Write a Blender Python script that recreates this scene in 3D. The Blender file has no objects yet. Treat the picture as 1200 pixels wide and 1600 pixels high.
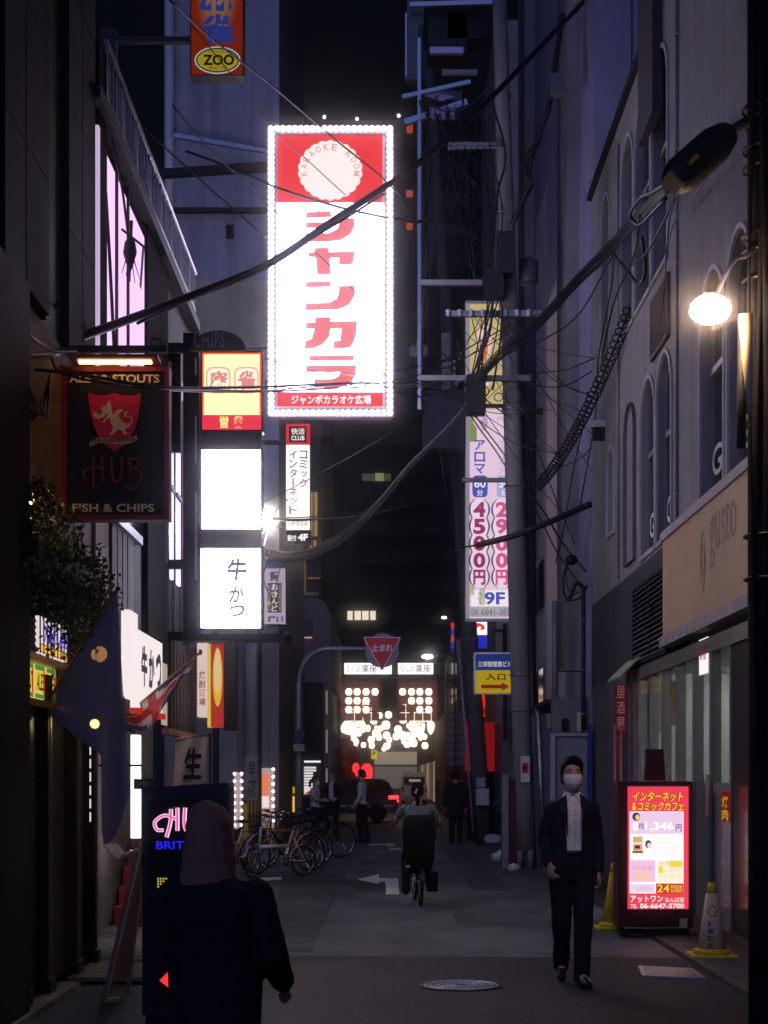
import bpy, bmesh, math, random
from mathutils import Vector, Matrix, noise
R = math.radians
rnd = random.Random(7)
SC = bpy.context.scene
COL = SC.collection

# ------------------------------------------------------------------ camera, night sky, exposure
cam = bpy.data.cameras.new('camera')
cam.sensor_fit = 'VERTICAL'; cam.sensor_height = 36.0; cam.sensor_width = 27.0
cam.lens = 56.25; cam.shift_y = 412/1600; cam.shift_x = -5/1600
cam.clip_start = 0.1; cam.clip_end = 900
camo = bpy.data.objects.new('camera', cam); COL.objects.link(camo)
camo.location = (0, 0, 1.62); camo.rotation_euler = (R(90), 0, 0)
SC.camera = camo
wd = bpy.data.worlds.new('World'); SC.world = wd; wd.use_nodes = True
nt = wd.node_tree; nt.nodes.clear()
sky = nt.nodes.new('ShaderNodeTexSky'); sky.sky_type = 'NISHITA'; sky.sun_disc = False
FILL_EL, FILL_AZ = R(27), R(13)                # direction of the added fill light: from behind the camera, a little from the left
sky.sun_elevation = FILL_EL; sky.sun_rotation = math.pi-FILL_AZ+2*FILL_AZ; sky.air_density = 1.0; sky.dust_density = 1.0; sky.ozone_density = 4.0
bg = nt.nodes.new('ShaderNodeBackground'); bg.inputs[1].default_value = 0.0011
out = nt.nodes.new('ShaderNodeOutputWorld')
nt.links.new(sky.outputs[0], bg.inputs[0]); nt.links.new(bg.outputs[0], out.inputs[0])
sun = bpy.data.lights.new('moon', 'SUN'); sun.energy = .72; sun.angle = R(50); sun.color = (.24,.36,1.0)  # soft fill added in place of unseen street light, not real moonlight
suno = bpy.data.objects.new('moon', sun); COL.objects.link(suno)
_d = Vector((math.sin(FILL_AZ)*math.cos(FILL_EL), math.cos(FILL_AZ)*math.cos(FILL_EL), -math.sin(FILL_EL)))
suno.rotation_euler = _d.to_track_quat('-Z', 'Y').to_euler()
vs = SC.view_settings; SC.display_settings.display_device = 'sRGB'
vs.view_transform = 'Standard'; vs.look = 'None'; vs.exposure = 0.0; vs.gamma = 1.0; vs.use_curve_mapping = False
SC.render.engine = 'CYCLES'
cy = SC.cycles
cy.use_denoising = True; cy.denoiser = 'OPENIMAGEDENOISE'; cy.use_adaptive_sampling = False
cy.max_bounces = 6; cy.diffuse_bounces = 3; cy.glossy_bounces = 3; cy.transmission_bounces = 4; cy.transparent_max_bounces = 8
cy.sample_clamp_indirect = 4.0; cy.caustics_reflective = False; cy.caustics_refractive = False
cy.use_light_tree = True

# ------------------------------------------------------------------ helpers
F = 2500.0; CX = 605.0; HY = 1212.0; EYE = 1.62
def P(px, py, Y): return Vector(((px-CX)/F*Y, Y, EYE+(HY-py)/F*Y))      # a place in the street: sight line and distance
def XP(px, Y): return (px-CX)/F*Y
def ZP(py, Y): return EYE+(HY-py)/F*Y
def YG(py): return F*EYE/(py-HY)
def YW(px, xw): return xw*F/(px-CX)

MATS = {}
def mat(name, col, rough=0.65, metal=0.0, var=0.25, scale=5.0, bump=0.0, spec=0.2, coat=0.0):
    if name in MATS: return MATS[name]
    m = bpy.data.materials.new(name); m.use_nodes = True
    n = m.node_tree; b = n.nodes['Principled BSDF']
    b.inputs['Roughness'].default_value = rough; b.inputs['Metallic'].default_value = metal
    b.inputs['Specular IOR Level'].default_value = spec
    if coat: b.inputs['Coat Weight'].default_value = coat
    tc = n.nodes.new('ShaderNodeTexCoord')
    nz = n.nodes.new('ShaderNodeTexNoise'); nz.inputs['Scale'].default_value = scale; nz.inputs['Detail'].default_value = 6; nz.inputs['Roughness'].default_value = .65
    n.links.new(tc.outputs['Object'], nz.inputs['Vector'])
    cr = n.nodes.new('ShaderNodeValToRGB')
    cr.color_ramp.elements[0].position = .3; cr.color_ramp.elements[1].position = .75
    cr.color_ramp.elements[0].color = (*[c*(1-var) for c in col], 1); cr.color_ramp.elements[1].color = (*[min(1, c*(1+var)) for c in col], 1)
    n.links.new(nz.outputs['Fac'], cr.inputs['Fac']); n.links.new(cr.outputs['Color'], b.inputs['Base Color'])
    if var > 0:
        mr = n.nodes.new('ShaderNodeMapRange'); mr.inputs['To Min'].default_value = max(.02, rough-.12); mr.inputs['To Max'].default_value = min(1, rough+.12)
        n.links.new(nz.outputs['Fac'], mr.inputs['Value']); n.links.new(mr.outputs['Result'], b.inputs['Roughness'])
    if bump:
        nb = n.nodes.new('ShaderNodeTexNoise'); nb.inputs['Scale'].default_value = scale*9; nb.inputs['Detail'].default_value = 4
        n.links.new(tc.outputs['Object'], nb.inputs['Vector'])
        bp = n.nodes.new('ShaderNodeBump'); bp.inputs['Strength'].default_value = bump; bp.inputs['Distance'].default_value = .02
        n.links.new(nb.outputs['Fac'], bp.inputs['Height']); n.links.new(bp.outputs['Normal'], b.inputs['Normal'])
    MATS[name] = m; return m
def wallmat(name, col, rough=.8, streak=.35, bump=.15):
    """painted render with rain streaks and blotches"""
    if name in MATS: return MATS[name]
    m = mat(name, col, rough, 0, .18, 1.3, bump, .12)
    n = m.node_tree; b = n.nodes['Principled BSDF']
    src = b.inputs['Base Color'].links[0].from_socket
    tc = n.nodes.new('ShaderNodeTexCoord'); mp = n.nodes.new('ShaderNodeMapping'); mp.inputs['Scale'].default_value = (3.0, 3.0, .16)
    nz = n.nodes.new('ShaderNodeTexNoise'); nz.inputs['Scale'].default_value = 1.6; nz.inputs['Detail'].default_value = 8
    n.links.new(tc.outputs['Object'], mp.inputs[0]); n.links.new(mp.outputs[0], nz.inputs['Vector'])
    mr = n.nodes.new('ShaderNodeMapRange'); mr.inputs['From Min'].default_value = .35; mr.inputs['From Max'].default_value = .7
    mr.inputs['To Min'].default_value = 1-streak; mr.inputs['To Max'].default_value = 1.0
    n.links.new(nz.outputs['Fac'], mr.inputs['Value'])
    mx = n.nodes.new('ShaderNodeMix'); mx.data_type = 'RGBA'; mx.blend_type = 'MULTIPLY'; mx.inputs[0].default_value = 1
    n.links.new(src, mx.inputs[6]); n.links.new(mr.outputs['Result'], mx.inputs[7]); n.links.new(mx.outputs[2], b.inputs['Base Color'])
    return m
def em(name, col, s=1.0, sample=False):
    if name in MATS: return MATS[name]
    m = bpy.data.materials.new(name); m.use_nodes = True; n = m.node_tree; n.nodes.clear()
    e = n.nodes.new('ShaderNodeEmission'); e.inputs[0].default_value = (*col, 1); e.inputs[1].default_value = s
    o = n.nodes.new('ShaderNodeOutputMaterial'); n.links.new(e.outputs[0], o.inputs[0])
    m.cycles.emission_sampling = 'FRONT_BACK' if sample else 'NONE'
    MATS[name] = m; return m
def glassmat(name, tint=(.02, .025, .03), rough=.08, alpha=.55):
    """window glass: reflects, lets part of the room through"""
    if name in MATS: return MATS[name]
    m = bpy.data.materials.new(name); m.use_nodes = True; n = m.node_tree; b = n.nodes['Principled BSDF']
    b.inputs['Base Color'].default_value = (*tint, 1); b.inputs['Roughness'].default_value = rough; b.inputs['Specular IOR Level'].default_value = .7
    t = n.nodes.new('ShaderNodeBsdfTransparent'); mx = n.nodes.new('ShaderNodeMixShader'); mx.inputs[0].default_value = alpha
    n.links.new(t.outputs[0], mx.inputs[1]); n.links.new(b.outputs[0], mx.inputs[2]); n.links.new(mx.outputs[0], n.nodes['Material Output'].inputs[0])
    MATS[name] = m; return m

class MB:
    def __init__(s): s.v = []; s.f = []; s.sm = []
    def add(s, vs, fs, smooth=False):
        k = len(s.v); s.v += [tuple(p) for p in vs]; s.f += [tuple(i+k for i in f) for f in fs]; s.sm += [smooth]*len(fs); return s
    def box(s, x0, x1, y0, y1, z0, z1, bev=0.0):
        if x0 > x1: x0, x1 = x1, x0
        if y0 > y1: y0, y1 = y1, y0
        if z0 > z1: z0, z1 = z1, z0
        if bev <= 0:
            return s.add([(x0,y0,z0),(x1,y0,z0),(x1,y1,z0),(x0,y1,z0),(x0,y0,z1),(x1,y0,z1),(x1,y1,z1),(x0,y1,z1)],
                  [(0,3,2,1),(4,5,6,7),(0,1,5,4),(1,2,6,5),(2,3,7,6),(3,0,4,7)])
        b = bmesh.new(); bmesh.ops.create_cube(b, size=1)
        for v in b.verts: v.co = Vector(((x0+x1)/2+v.co.x*(x1-x0), (y0+y1)/2+v.co.y*(y1-y0), (z0+z1)/2+v.co.z*(z1-z0)))
        bmesh.ops.bevel(b, geom=list(b.edges), offset=bev, segments=2, affect='EDGES', profile=.5)
        b.verts.index_update(); s.add([v.co[:] for v in b.verts], [tuple(v.index for v in f.verts) for f in b.faces]); b.free(); return s
    def obox(s, c, ax, ay, az):
        """box from centre and three half-axis vectors"""
        c = Vector(c); ax = Vector(ax); ay = Vector(ay); az = Vector(az); vs = []
        for k in (-1, 1):
            for (i, j) in ((-1,-1),(1,-1),(1,1),(-1,1)): vs.append(c+ax*i+ay*j+az*k)
        return s.add(vs, [(0,3,2,1),(4,5,6,7),(0,1,5,4),(1,2,6,5),(2,3,7,6),(3,0,4,7)])
    def bar(s, a, b, w, d=None, up=(0,0,1)):
        a = Vector(a); b = Vector(b); t = (b-a); L = t.length; t.normalize(); u = Vector(up)
        if abs(t.dot(u)) > .95: u = Vector((0,1,0))
        x = t.cross(u).normalized(); y = x.cross(t)
        return s.obox((a+b)/2, x*w/2, t*L/2, y*(d or w)/2)
    def tube(s, pts, r, n=8, cap=True, smooth=True):
        pts = [Vector(p) for p in pts]; rs = r if isinstance(r, (list, tuple)) else [r]*len(pts)
        vs = []; fs = []; up = None
        for i, p in enumerate(pts):
            t = (pts[min(i+1, len(pts)-1)]-pts[max(i-1, 0)])
            t = t.normalized() if t.length > 1e-9 else Vector((0,0,1))
            if up is None: up = Vector((0,0,1)) if abs(t.z) < .9 else Vector((0,1,0))
            x = t.cross(up)
            if x.length < 1e-6: x = t.cross(Vector((1,0,0)))
            x.normalize(); y = x.cross(t).normalized(); up = y
            for k in range(n):
                a = 2*math.pi*k/n; vs.append(p+(x*math.cos(a)+y*math.sin(a))*rs[i])
        for i in range(len(pts)-1):
            for k in range(n): fs.append((i*n+k, i*n+(k+1)%n, (i+1)*n+(k+1)%n, (i+1)*n+k))
        if cap: fs += [tuple(range(n-1, -1, -1)), tuple(range((len(pts)-1)*n, len(pts)*n))]
        return s.add(vs, fs, smooth)
    def lathe(s, c, prof, n=20, axis='z'):
        """prof: (radius, height) pairs along the axis through c"""
        vs = []; fs = []; c = Vector(c)
        for (r, h) in prof:
            for k in range(n):
                a = 2*math.pi*k/n; u, w = r*math.cos(a), r*math.sin(a)
                vs.append(c+(Vector((u, w, h)) if axis == 'z' else Vector((u, h, w)) if axis == 'y' else Vector((h, u, w))))
        for i in range(len(prof)-1):
            for k in range(n): fs.append((i*n+k, i*n+(k+1)%n, (i+1)*n+(k+1)%n, (i+1)*n+k))
        if prof[0][0] > 1e-5: fs.append(tuple(range(n-1, -1, -1)))
        if prof[-1][0] > 1e-5: fs.append(tuple(range((len(prof)-1)*n, len(prof)*n)))
        return s.add(vs, fs, True)
    def ell(s, c, rx, ry, rz, n=12, m=8):
        vs = []; fs = []; c = Vector(c)
        for i in range(m+1):
            t = math.pi*i/m
            for k in range(n):
                a = 2*math.pi*k/n; vs.append(c+Vector((rx*math.sin(t)*math.cos(a), ry*math.sin(t)*math.sin(a), rz*math.cos(t))))
        for i in range(m):
            for k in range(n): fs.append((i*n+k, (i+1)*n+k, (i+1)*n+(k+1)%n, i*n+(k+1)%n))
        return s.add(vs, fs, True)
    def torus(s, c, R0, r, axis='y', n=32, m=8, a0=0, a1=2*math.pi):
        vs = []; fs = []; c = Vector(c); full = abs(a1-a0-2*math.pi) < 1e-6; N = n if full else n+1
        for i in range(N):
            a = a0+(a1-a0)*i/n
            for k in range(m):
                b = 2*math.pi*k/m; q = R0+r*math.cos(b); h = r*math.sin(b)
                p = (q*math.cos(a), h, q*math.sin(a)) if axis == 'y' else (q*math.cos(a), q*math.sin(a), h) if axis == 'z' else (h, q*math.cos(a), q*math.sin(a))
                vs.append(c+Vector(p))
        for i in range(n):
            for k in range(m): fs.append((i*m+k, i*m+(k+1)%m, ((i+1)%N)*m+(k+1)%m, ((i+1)%N)*m+k))
        return s.add(vs, fs, True)
    def poly(s, pts, thick=None):
        """flat polygon (3-D points); thick: vector to extrude along"""
        pts = [Vector(p) for p in pts]; n = len(pts)
        if thick is None: return s.add(pts, [tuple(range(n))])
        t = Vector(thick)
        return s.add(pts+[p+t for p in pts], [tuple(range(n)), tuple(range(2*n-1, n-1, -1))]+[(i, n+i, n+(i+1)%n, (i+1)%n) for i in range(n)])
    def build(s, name, m, parent=None, kind=None, label=None):
        me = bpy.data.meshes.new(name); me.from_pydata([tuple(v) for v in s.v], [], s.f)
        if any(s.sm): me.polygons.foreach_set('use_smooth', s.sm)
        if s.v and not any(s.sm):
            pass
        me.materials.append(m); me.update()
        return link(name, me, parent, kind, label)
def link(name, me, parent=None, kind=None, label=None):
    o = bpy.data.objects.new(name, me); COL.objects.link(o)
    if parent is not None:
        o.parent = parent; w = Vector((0,0,0)); q = parent
        while q is not None: w += q.location; q = q.parent
        o.location = -w
    if kind: o['kind'] = kind
    if label: o['label'] = label
    return o
def thing(name, label, cat, loc=(0,0,0), group=None):
    o = bpy.data.objects.new(name, None); COL.objects.link(o); o.location = loc; o.empty_display_size = .2
    return tag(o, label, cat, group)
def tag(o, label, cat, group=None):
    o['label'] = label; o['category'] = cat
    if group: o['group'] = group
    return o
def struct(name, mb, m): return mb.build(name, m, None, 'structure')
def copy_tree(o, parent=None):
    c = o.copy(); COL.objects.link(c); c.parent = parent
    for ch in [x for x in CHILD(o)]: copy_tree(ch, c)
    return c
def CHILD(o): return list(o.children)
def put(o, loc, rz=0, sc=1.0):
    o.location = loc; o.rotation_euler = (0, 0, rz); o.scale = (sc, sc, sc); return o
def B(x0, x1, y0, y1, z0, z1, bev=0): return MB().box(x0, x1, y0, y1, z0, z1, bev)

# ------------------------------------------------------------------ lettering (Blender's own built-in font)
_gl = {}
WORK = bpy.data.scenes.new('work')          # scratch scene: keeps evaluation cheap, removed at the end
def evaluated(o):
    WORK.collection.objects.link(o)
    with bpy.context.temp_override(scene=WORK, view_layer=WORK.view_layers[0]):
        dg = bpy.context.evaluated_depsgraph_get(); dg.update()
        return bpy.data.meshes.new_from_object(o.evaluated_get(dg))
def glyphs(s, bold=0.0, lsp=1.0):
    key = (s, bold, lsp)
    if key in _gl: return _gl[key]
    c = bpy.data.curves.new('t', 'FONT'); c.body = s; c.offset = bold; c.resolution_u = 3; c.space_line = .95; c.space_character = lsp
    o = bpy.data.objects.new('t', c); m = evaluated(o)
    vs = [(v.co.x, v.co.y) for v in m.vertices]; fs = [tuple(p.vertices) for p in m.polygons]
    bpy.data.objects.remove(o); bpy.data.curves.remove(c); bpy.data.meshes.remove(m)
    _gl[key] = (vs, fs); return vs, fs
def tmesh(mb, s, org, u, v, bold=0.0, slant=0.0, lsp=1.0, keep=None):
    """fit the glyphs' own bounds to the parallelogram org + a*u + b*v"""
    vs, fs = glyphs(s, bold, lsp)
    if not vs: return mb
    x0 = min(p[0] for p in vs); x1 = max(p[0] for p in vs); y0 = min(p[1] for p in vs); y1 = max(p[1] for p in vs)
    if keep: y0, y1 = keep
    org = Vector(org); u = Vector(u); v = Vector(v)
    return mb.add([org+u*((x-x0)/max(1e-6, x1-x0)+slant*(y-y0)/max(1e-6, y1-y0))+v*((y-y0)/max(1e-6, y1-y0)) for x, y in vs], fs)
def tpx(mb, s, px0, py0, px1, py1, Y, bold=0.0, slant=0.0, lsp=1.0):
    a = P(px0, py1, Y); b = P(px1, py1, Y); c = P(px0, py0, Y)
    return tmesh(mb, s, a, b-a, c-a, bold, slant, lsp)
def tcol(mb, s, px0, py0, px1, py1, Y, bold=0.0, gap=.06):
    """vertical writing, one glyph under another"""
    n = len(s); h = (py1-py0)/n
    for i, ch in enumerate(s):
        a0 = py0+i*h+h*gap; a1 = py0+(i+1)*h-h*gap; m0, m1 = px0, px1
        if ch == ' ': continue
        if ch == 'ー':
            w = (px1-px0)*.16; mb.poly([P((px0+px1)/2-w/2, a0, Y), P((px0+px1)/2+w/2, a0, Y), P((px0+px1)/2+w/2, a1, Y), P((px0+px1)/2-w/2, a1, Y)]); continue
        if ch in 'ッャュョっ、,・': d = (px1-px0)*.2; m0 += d; a0 += h*.18; a1 -= h*.12
        tpx(mb, ch, m0, a0, m1, a1, Y, bold)
    return mb
def rect(px0, py0, px1, py1, Y, mb=None):
    return (mb or MB()).poly([P(px0, py1, Y), P(px1, py1, Y), P(px1, py0, Y), P(px0, py0, Y)])
def pbox(px0, py0, px1, py1, Y0, Y1, mb=None, bev=0):
    """a box whose front face, at distance Y0, spans the given sight lines"""
    a = P(px0, py1, Y0); b = P(px1, py0, Y0)
    return (mb or MB()).box(a.x, b.x, Y0, Y1, a.z, b.z, bev)
def smooth_path(pts, n=8):
    pts = [Vector(p) for p in pts]
    if len(pts) < 3: return pts
    q = [pts[0]*2-pts[1]]+pts+[pts[-1]*2-pts[-2]]; o = []
    for i in range(1, len(q)-2):
        for k in range(n):
            t = k/n; a, b, c, d = q[i-1], q[i], q[i+1], q[i+2]
            o.append(.5*((2*b)+(c-a)*t+(2*a-5*b+4*c-d)*t*t+(3*b-a-3*c+d)*t*t*t))
    return o+[pts[-1]]

# common materials
BLACK = mat('black_metal', (.010,.010,.012), .6, .1, .2)
DARK = mat('dark_metal', (.022,.022,.026), .55, .3, .3)
STEEL = mat('galvanised_steel', (.32,.33,.35), .42, .85, .25, 8)
CHROME = mat('chrome', (.6,.6,.62), .18, 1, .05)
CONC = wallmat('pole_concrete', (.20,.19,.18), .85, .4, .3)
RUBBER = mat('rubber', (.015,.015,.016), .75, 0, .2)
CABLE = mat('cable_sheath', (.012,.012,.015), .5, 0, .3)
# ------------------------------------------------------------------ ground
ASPH = mat('asphalt', (.098,.100,.108), .62, 0, .35, 2.2, .6, .22)
def asphalt_extra(m, s1, lo, hi):
    n = m.node_tree; b = n.nodes['Principled BSDF']; src = b.inputs['Base Color'].links[0].from_socket
    tc = n.nodes.new('ShaderNodeTexCoord'); nz = n.nodes.new('ShaderNodeTexNoise'); nz.inputs['Scale'].default_value = s1; nz.inputs['Detail'].default_value = 3
    mp = n.nodes.new('ShaderNodeMapping'); mp.inputs['Scale'].default_value = (1.0, .45, 1); n.links.new(tc.outputs['Object'], mp.inputs[0])
    n.links.new(mp.outputs[0], nz.inputs['Vector'])
    mr = n.nodes.new('ShaderNodeMapRange'); mr.inputs['From Min'].default_value = .35; mr.inputs['From Max'].default_value = .65; mr.inputs['To Min'].default_value = lo; mr.inputs['To Max'].default_value = hi
    n.links.new(nz.outputs['Fac'], mr.inputs['Value'])
    sp = n.nodes.new('ShaderNodeTexNoise'); sp.inputs['Scale'].default_value = 160; sp.inputs['Detail'].default_value = 1
    n.links.new(tc.outputs['Object'], sp.inputs['Vector'])
    m2 = n.nodes.new('ShaderNodeMapRange'); m2.inputs['From Min'].default_value = .3; m2.inputs['From Max'].default_value = .7; m2.inputs['To Min'].default_value = .55; m2.inputs['To Max'].default_value = 1.5
    n.links.new(sp.outputs['Fac'], m2.inputs['Value'])
    mm = n.nodes.new('ShaderNodeMath'); mm.operation = 'MULTIPLY'; n.links.new(mr.outputs[0], mm.inputs[0]); n.links.new(m2.outputs[0], mm.inputs[1])
    wn = n.nodes.new('ShaderNodeTexNoise'); wn.inputs['Scale'].default_value = 1.3; n.links.new(tc.outputs['Object'], wn.inputs['Vector'])
    va = n.nodes.new('ShaderNodeVectorMath'); va.operation = 'MULTIPLY_ADD'; va.inputs[1].default_value = (.9,.9,.9); n.links.new(wn.outputs['Color'], va.inputs[0]); n.links.new(tc.outputs['Object'], va.inputs[2])
    vo = n.nodes.new('ShaderNodeTexVoronoi'); vo.feature = 'DISTANCE_TO_EDGE'; vo.inputs['Scale'].default_value = .42; n.links.new(va.outputs[0], vo.inputs['Vector'])
    ck = n.nodes.new('ShaderNodeMapRange'); ck.inputs['From Min'].default_value = .0; ck.inputs['From Max'].default_value = .012; ck.inputs['To Min'].default_value = .35; ck.inputs['To Max'].default_value = 1; n.links.new(vo.outputs['Distance'], ck.inputs['Value'])
    m3 = n.nodes.new('ShaderNodeMath'); m3.operation = 'MULTIPLY'; n.links.new(mm.outputs[0], m3.inputs[0]); n.links.new(ck.outputs[0], m3.inputs[1]); mm = m3
    mx = n.nodes.new('ShaderNodeMix'); mx.data_type = 'RGBA'; mx.blend_type = 'MULTIPLY'; mx.inputs[0].default_value = 1
    n.links.new(src, mx.inputs[6]); n.links.new(mm.outputs[0], mx.inputs[7]); n.links.new(mx.outputs[2], b.inputs['Base Color'])
asphalt_extra(ASPH, .8, .65, 1.3)
struct('ground', MB().poly([(-300,-60,-.01),(300,-60,-.01),(300,500,-.01),(-300,500,-.01)]), mat('ground_asphalt', (.045,.045,.05), .8, 0, .3, 1))
struct('road', MB().poly([(-6,-8,0),(5,-8,0),(5,140,0),(-6,140,0)]), ASPH)
struct('cross_street', MB().poly([(-60,47,.004),(60,47,.004),(60,61,.004),(-60,61,.004)]), mat('asphalt_cross', (.04,.04,.044), .55, 0, .35, 2, .4))
ASPH2 = mat('asphalt_patch', (.034,.034,.037), .72, 0, .4, 3, .6, .18); asphalt_extra(ASPH2, 1.1, .7, 1.3)
struct('road_patch', MB().poly([(-2.6,-4,.004),(2.75,-4,.004),(2.75,14.2,.004),(-2.6,14.45,.004)]), ASPH2)
TRM = mat('asphalt_trench', (.082,.083,.090), .75, 0, .35, 4, .5, .15); asphalt_extra(TRM, 1.5, .8, 1.2)
for (x0, x1, y0, y1) in ((-1.5,-.7,14.6,33),(.75,1.9,17.2,19.6),(1.2,1.75,22.5,36),(-.5,.6,29.0,31.2)): struct('road_trench_patch', MB().poly([(x0,y0,.002),(x1,y0+.1,.002),(x1+.05,y1,.002),(x0+.04,y1-.1,.002)]), TRM)
TILEM = mat('pavement_tile', (.085,.075,.07), .6, 0, .35, 3, .2)
pv = struct('pavement', MB().box(2.62, 3.3, 6, 26, -.02, .012), mat('pavement_joint', (.03,.028,.026), .9, 0, .2))
tb = MB().box(-.143,.143,-.143,.143,0,.012,.004); tme = None
for i in range(2):
    for j in range(24):
        y = 10.2+j*.3; x = 2.80+i*.3
        if tme is None: o = tb.build('tile', TILEM, pv); tme = o.data
        else: o = link('tile', tme, pv)
        o.location = (x, y, .012+rnd.uniform(-.002,.002)); o.rotation_euler = (rnd.uniform(-.006,.006), rnd.uniform(-.006,.006), 0)
LINE = mat('road_paint', (.80,.76,.74), .7, 0, .15, 9)
# ------------------------------------------------------------------ right: cafe building along X = 3.3
XR = 3.3
def yr(px): return YW(px, XR)
CAFEW = wallmat('cafe_render', (.27,.265,.28), .82, .22, .2)
CAFED = wallmat('cafe_dark_render', (.07,.07,.085), .8, .3, .2)
cafe = thing('cafe_building', 'long grey rendered building with arched windows and glass cafe front on the street', 'building', (XR, 10, 0))
# upper wall, built as strips round the openings (a real wall thickness of 0.25)
# openings on the wall: (y0,y1,z0,z1,arch)
ops = []
def wop(pxa, pxb, pytop_a, pybot_a):
    """opening from sight lines: far edge pxa, near edge pxb; top and bottom read at the far edge"""
    ya, yb = yr(pxa), yr(pxb); return [yb, ya, ZP(pybot_a, ya), ZP(pytop_a, ya)]
lowA = [wop(1002,1024,605,892), wop(1027,1050,575,880)]
lowN = [wop(1096,1132,470,826), wop(1140,1172,430,790)]
lowB = [wop(978,994,643,890)]
Z0, Z1 = 4.35, 10.9
def arched(mb_frame, mb_glass, y0, y1, z0, z1, x, arch=True, w=.045):
    """frame profile and pane of an arched sash window in the plane X = x"""
    r = (y1-y0)/2; zc = z1-r if arch else z1; pts = [(y0, z0), (y1, z0)]
    if arch: pts += [((y0+y1)/2+r*math.cos(a), zc+r*math.sin(a)) for a in [math.pi*k/12 for k in range(13)]]
    else: pts += [(y1, z1), (y0, z1)]
    ring = [Vector((x, p[0], p[1])) for p in pts]
    mb_glass.poly(ring)
    for i in range(len(ring)):
        a, b = ring[i], ring[(i+1) % len(ring)]
        mb_frame.bar(a, b, w, .09, up=(1,0,0))
    return pts
def wall_with(mb, x, t, ylo, yhi, zlo, zhi, openings):
    """wall slab X in [x, x+t] with arched/rect openings cut as real holes (front sheet + reveals)"""
    bm = bmesh.new()
    outer = [(ylo,zlo),(yhi,zlo),(yhi,zhi),(ylo,zhi)]
    from mathutils.geometry import tessellate_polygon
    loops = [[Vector((y, z, 0)) for y, z in outer]]
    for op in openings: loops.append([Vector((y, z, 0)) for y, z in op])
    flat = [p for l in loops for p in l]
    tris = tessellate_polygon(loops)
    k = [Vector((x, p.x, p.y)) for p in flat]
    mb.add(k, [tuple(t_) for t_ in tris])
    for l in loops[1:]:
        n = len(l); a = [Vector((x, p.x, p.y)) for p in l]; b = [Vector((x+t, p.x, p.y)) for p in l]
        mb.add(a+b, [(i, (i+1) % n, n+(i+1) % n, n+i) for i in range(n)])
    bm.free()
def arch_loop(y0, y1, z0, z1, arch=True):
    r = (y1-y0)/2
    if not arch: return [(y0,z0),(y1,z0),(y1,z1),(y0,z1)]
    return [(y0,z0),(y1,z0)]+[((y0+y1)/2+r*math.cos(math.pi*k/12), z1-r+r*math.sin(math.pi*k/12)) for k in range(13)]
WINFR = mat('window_frame_grey', (.22,.21,.22), .45, .4, .2)
WGL = glassmat('dark_glass', (.012,.014,.02), .06, .8)
wins = []
# first floor
for (a, b) in ((1002,1024),(1028,1050)): wins.append((yr(b), yr(a), 4.45, 6.62, True, 'a'))
wins.append((yr(1172), yr(1140), 4.50, 6.72, True, 'n')); wins.append((yr(1132), yr(1096), 4.50, 6.72, True, 'n'))
wins.append((yr(960), yr(950), 5.2, 6.42, True, 's'))
# second floor
for (a, b) in ((1021,1044),(994,1017),(972,990),(940,953)): wins.append((yr(b), yr(a), 7.75, 10.35, True, 'u'))
w = MB(); wall_with(w, XR, .25, 9.5, 25.8, 4.35, 10.9, [arch_loop(*q[:5]) for q in wins])
w.box(XR+.25, XR+6, 9.5, 25.8, 10.72, 10.9); w.box(XR+.0, XR+6, 25.75, 25.8, 0, 10.9)
w.build('upper_wall', CAFEW, cafe)
B(XR-.07, XR+.3, 20.4, 25.85, 10.9, 11.0).build('roof_edge', DARK, cafe)
B(XR, XR+6, 9.5, 20.3, 10.91, 19).build('tower_wall', CAFED, cafe)
B(XR-.12, XR, 19.2, 20.3, 9.6, 19).build('pilaster', mat('pilaster_dark', (.05,.05,.06), .7, 0, .3), cafe)
ROOMD = mat('dark_room', (.02,.02,.022), .9, 0, .2)
B(XR+.9, XR+.95, 9.5, 25.7, 4.4, 10.7).build('room_back', ROOMD, cafe)
for (y0, y1, z0, z1, ar, kk) in wins:
    fr, gl = MB(), MB(); arched(fr, gl, y0+.03, y1-.03, z0+.03, z1-.03, XR+.13, ar)
    f = fr.build('window', WINFR, cafe); gl.build('pane', WGL, f)
    zb = z0+(z1-z0)*.58
    s_ = MB().box(XR+.08, XR+.18, y0+.05, y1-.05, zb, zb+.07); s_.build('sash_rail', WINFR, f)
    B(XR-.03, XR+.03, y0-.05, y1+.05, z0-.06, z0).build('sill', mat('sill_stone', (.34,.32,.32), .7, 0, .2), f)
    # moulding round the arch
    lp = arch_loop(y0-.04, y1+.04, z0, z1+.04, ar); m_ = MB()
    for i in range(1, len(lp)-(0 if ar else 0)):
        a, b = lp[i], lp[(i+1) % len(lp)]
        if a[1] <= z0+1e-6 and b[1] <= z0+1e-6: continue
        m_.bar((XR-.012, *a), (XR-.012, *b), .05, .03, up=(1,0,0))
    m_.build('moulding', mat('moulding_light', (.42,.40,.41), .6, 0, .15), f)
    if kk in 'an':
        # film lettering on the lower sash
        tm = MB(); yy1, yy0 = y1-.06, y0+.06
        tmesh(tm, 'GUS' if kk == 'a' else 'GU', (XR+.10, yy1, z0+.22), (0, yy0-yy1, 0), (0, 0, .32), .02)
        tm.build('lettering', mat('film_white', (.5,.5,.52), .6, 0, .1), f)
        B(XR+.5, XR+.53, y0+.1, y1-.15, z0+.1, z0+.75).build('poster', em('dim_poster%d' % len(f.name), (.16,.05,.035), .35), f)
# blind niche on the wall
nb = MB(); arched(nb, MB(), yr(994), yr(979), 4.5, 6.65, XR-.004, True, .02); nb.build('blind_arch', mat('niche_line', (.12,.115,.12), .8, 0, .2), cafe)
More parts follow.
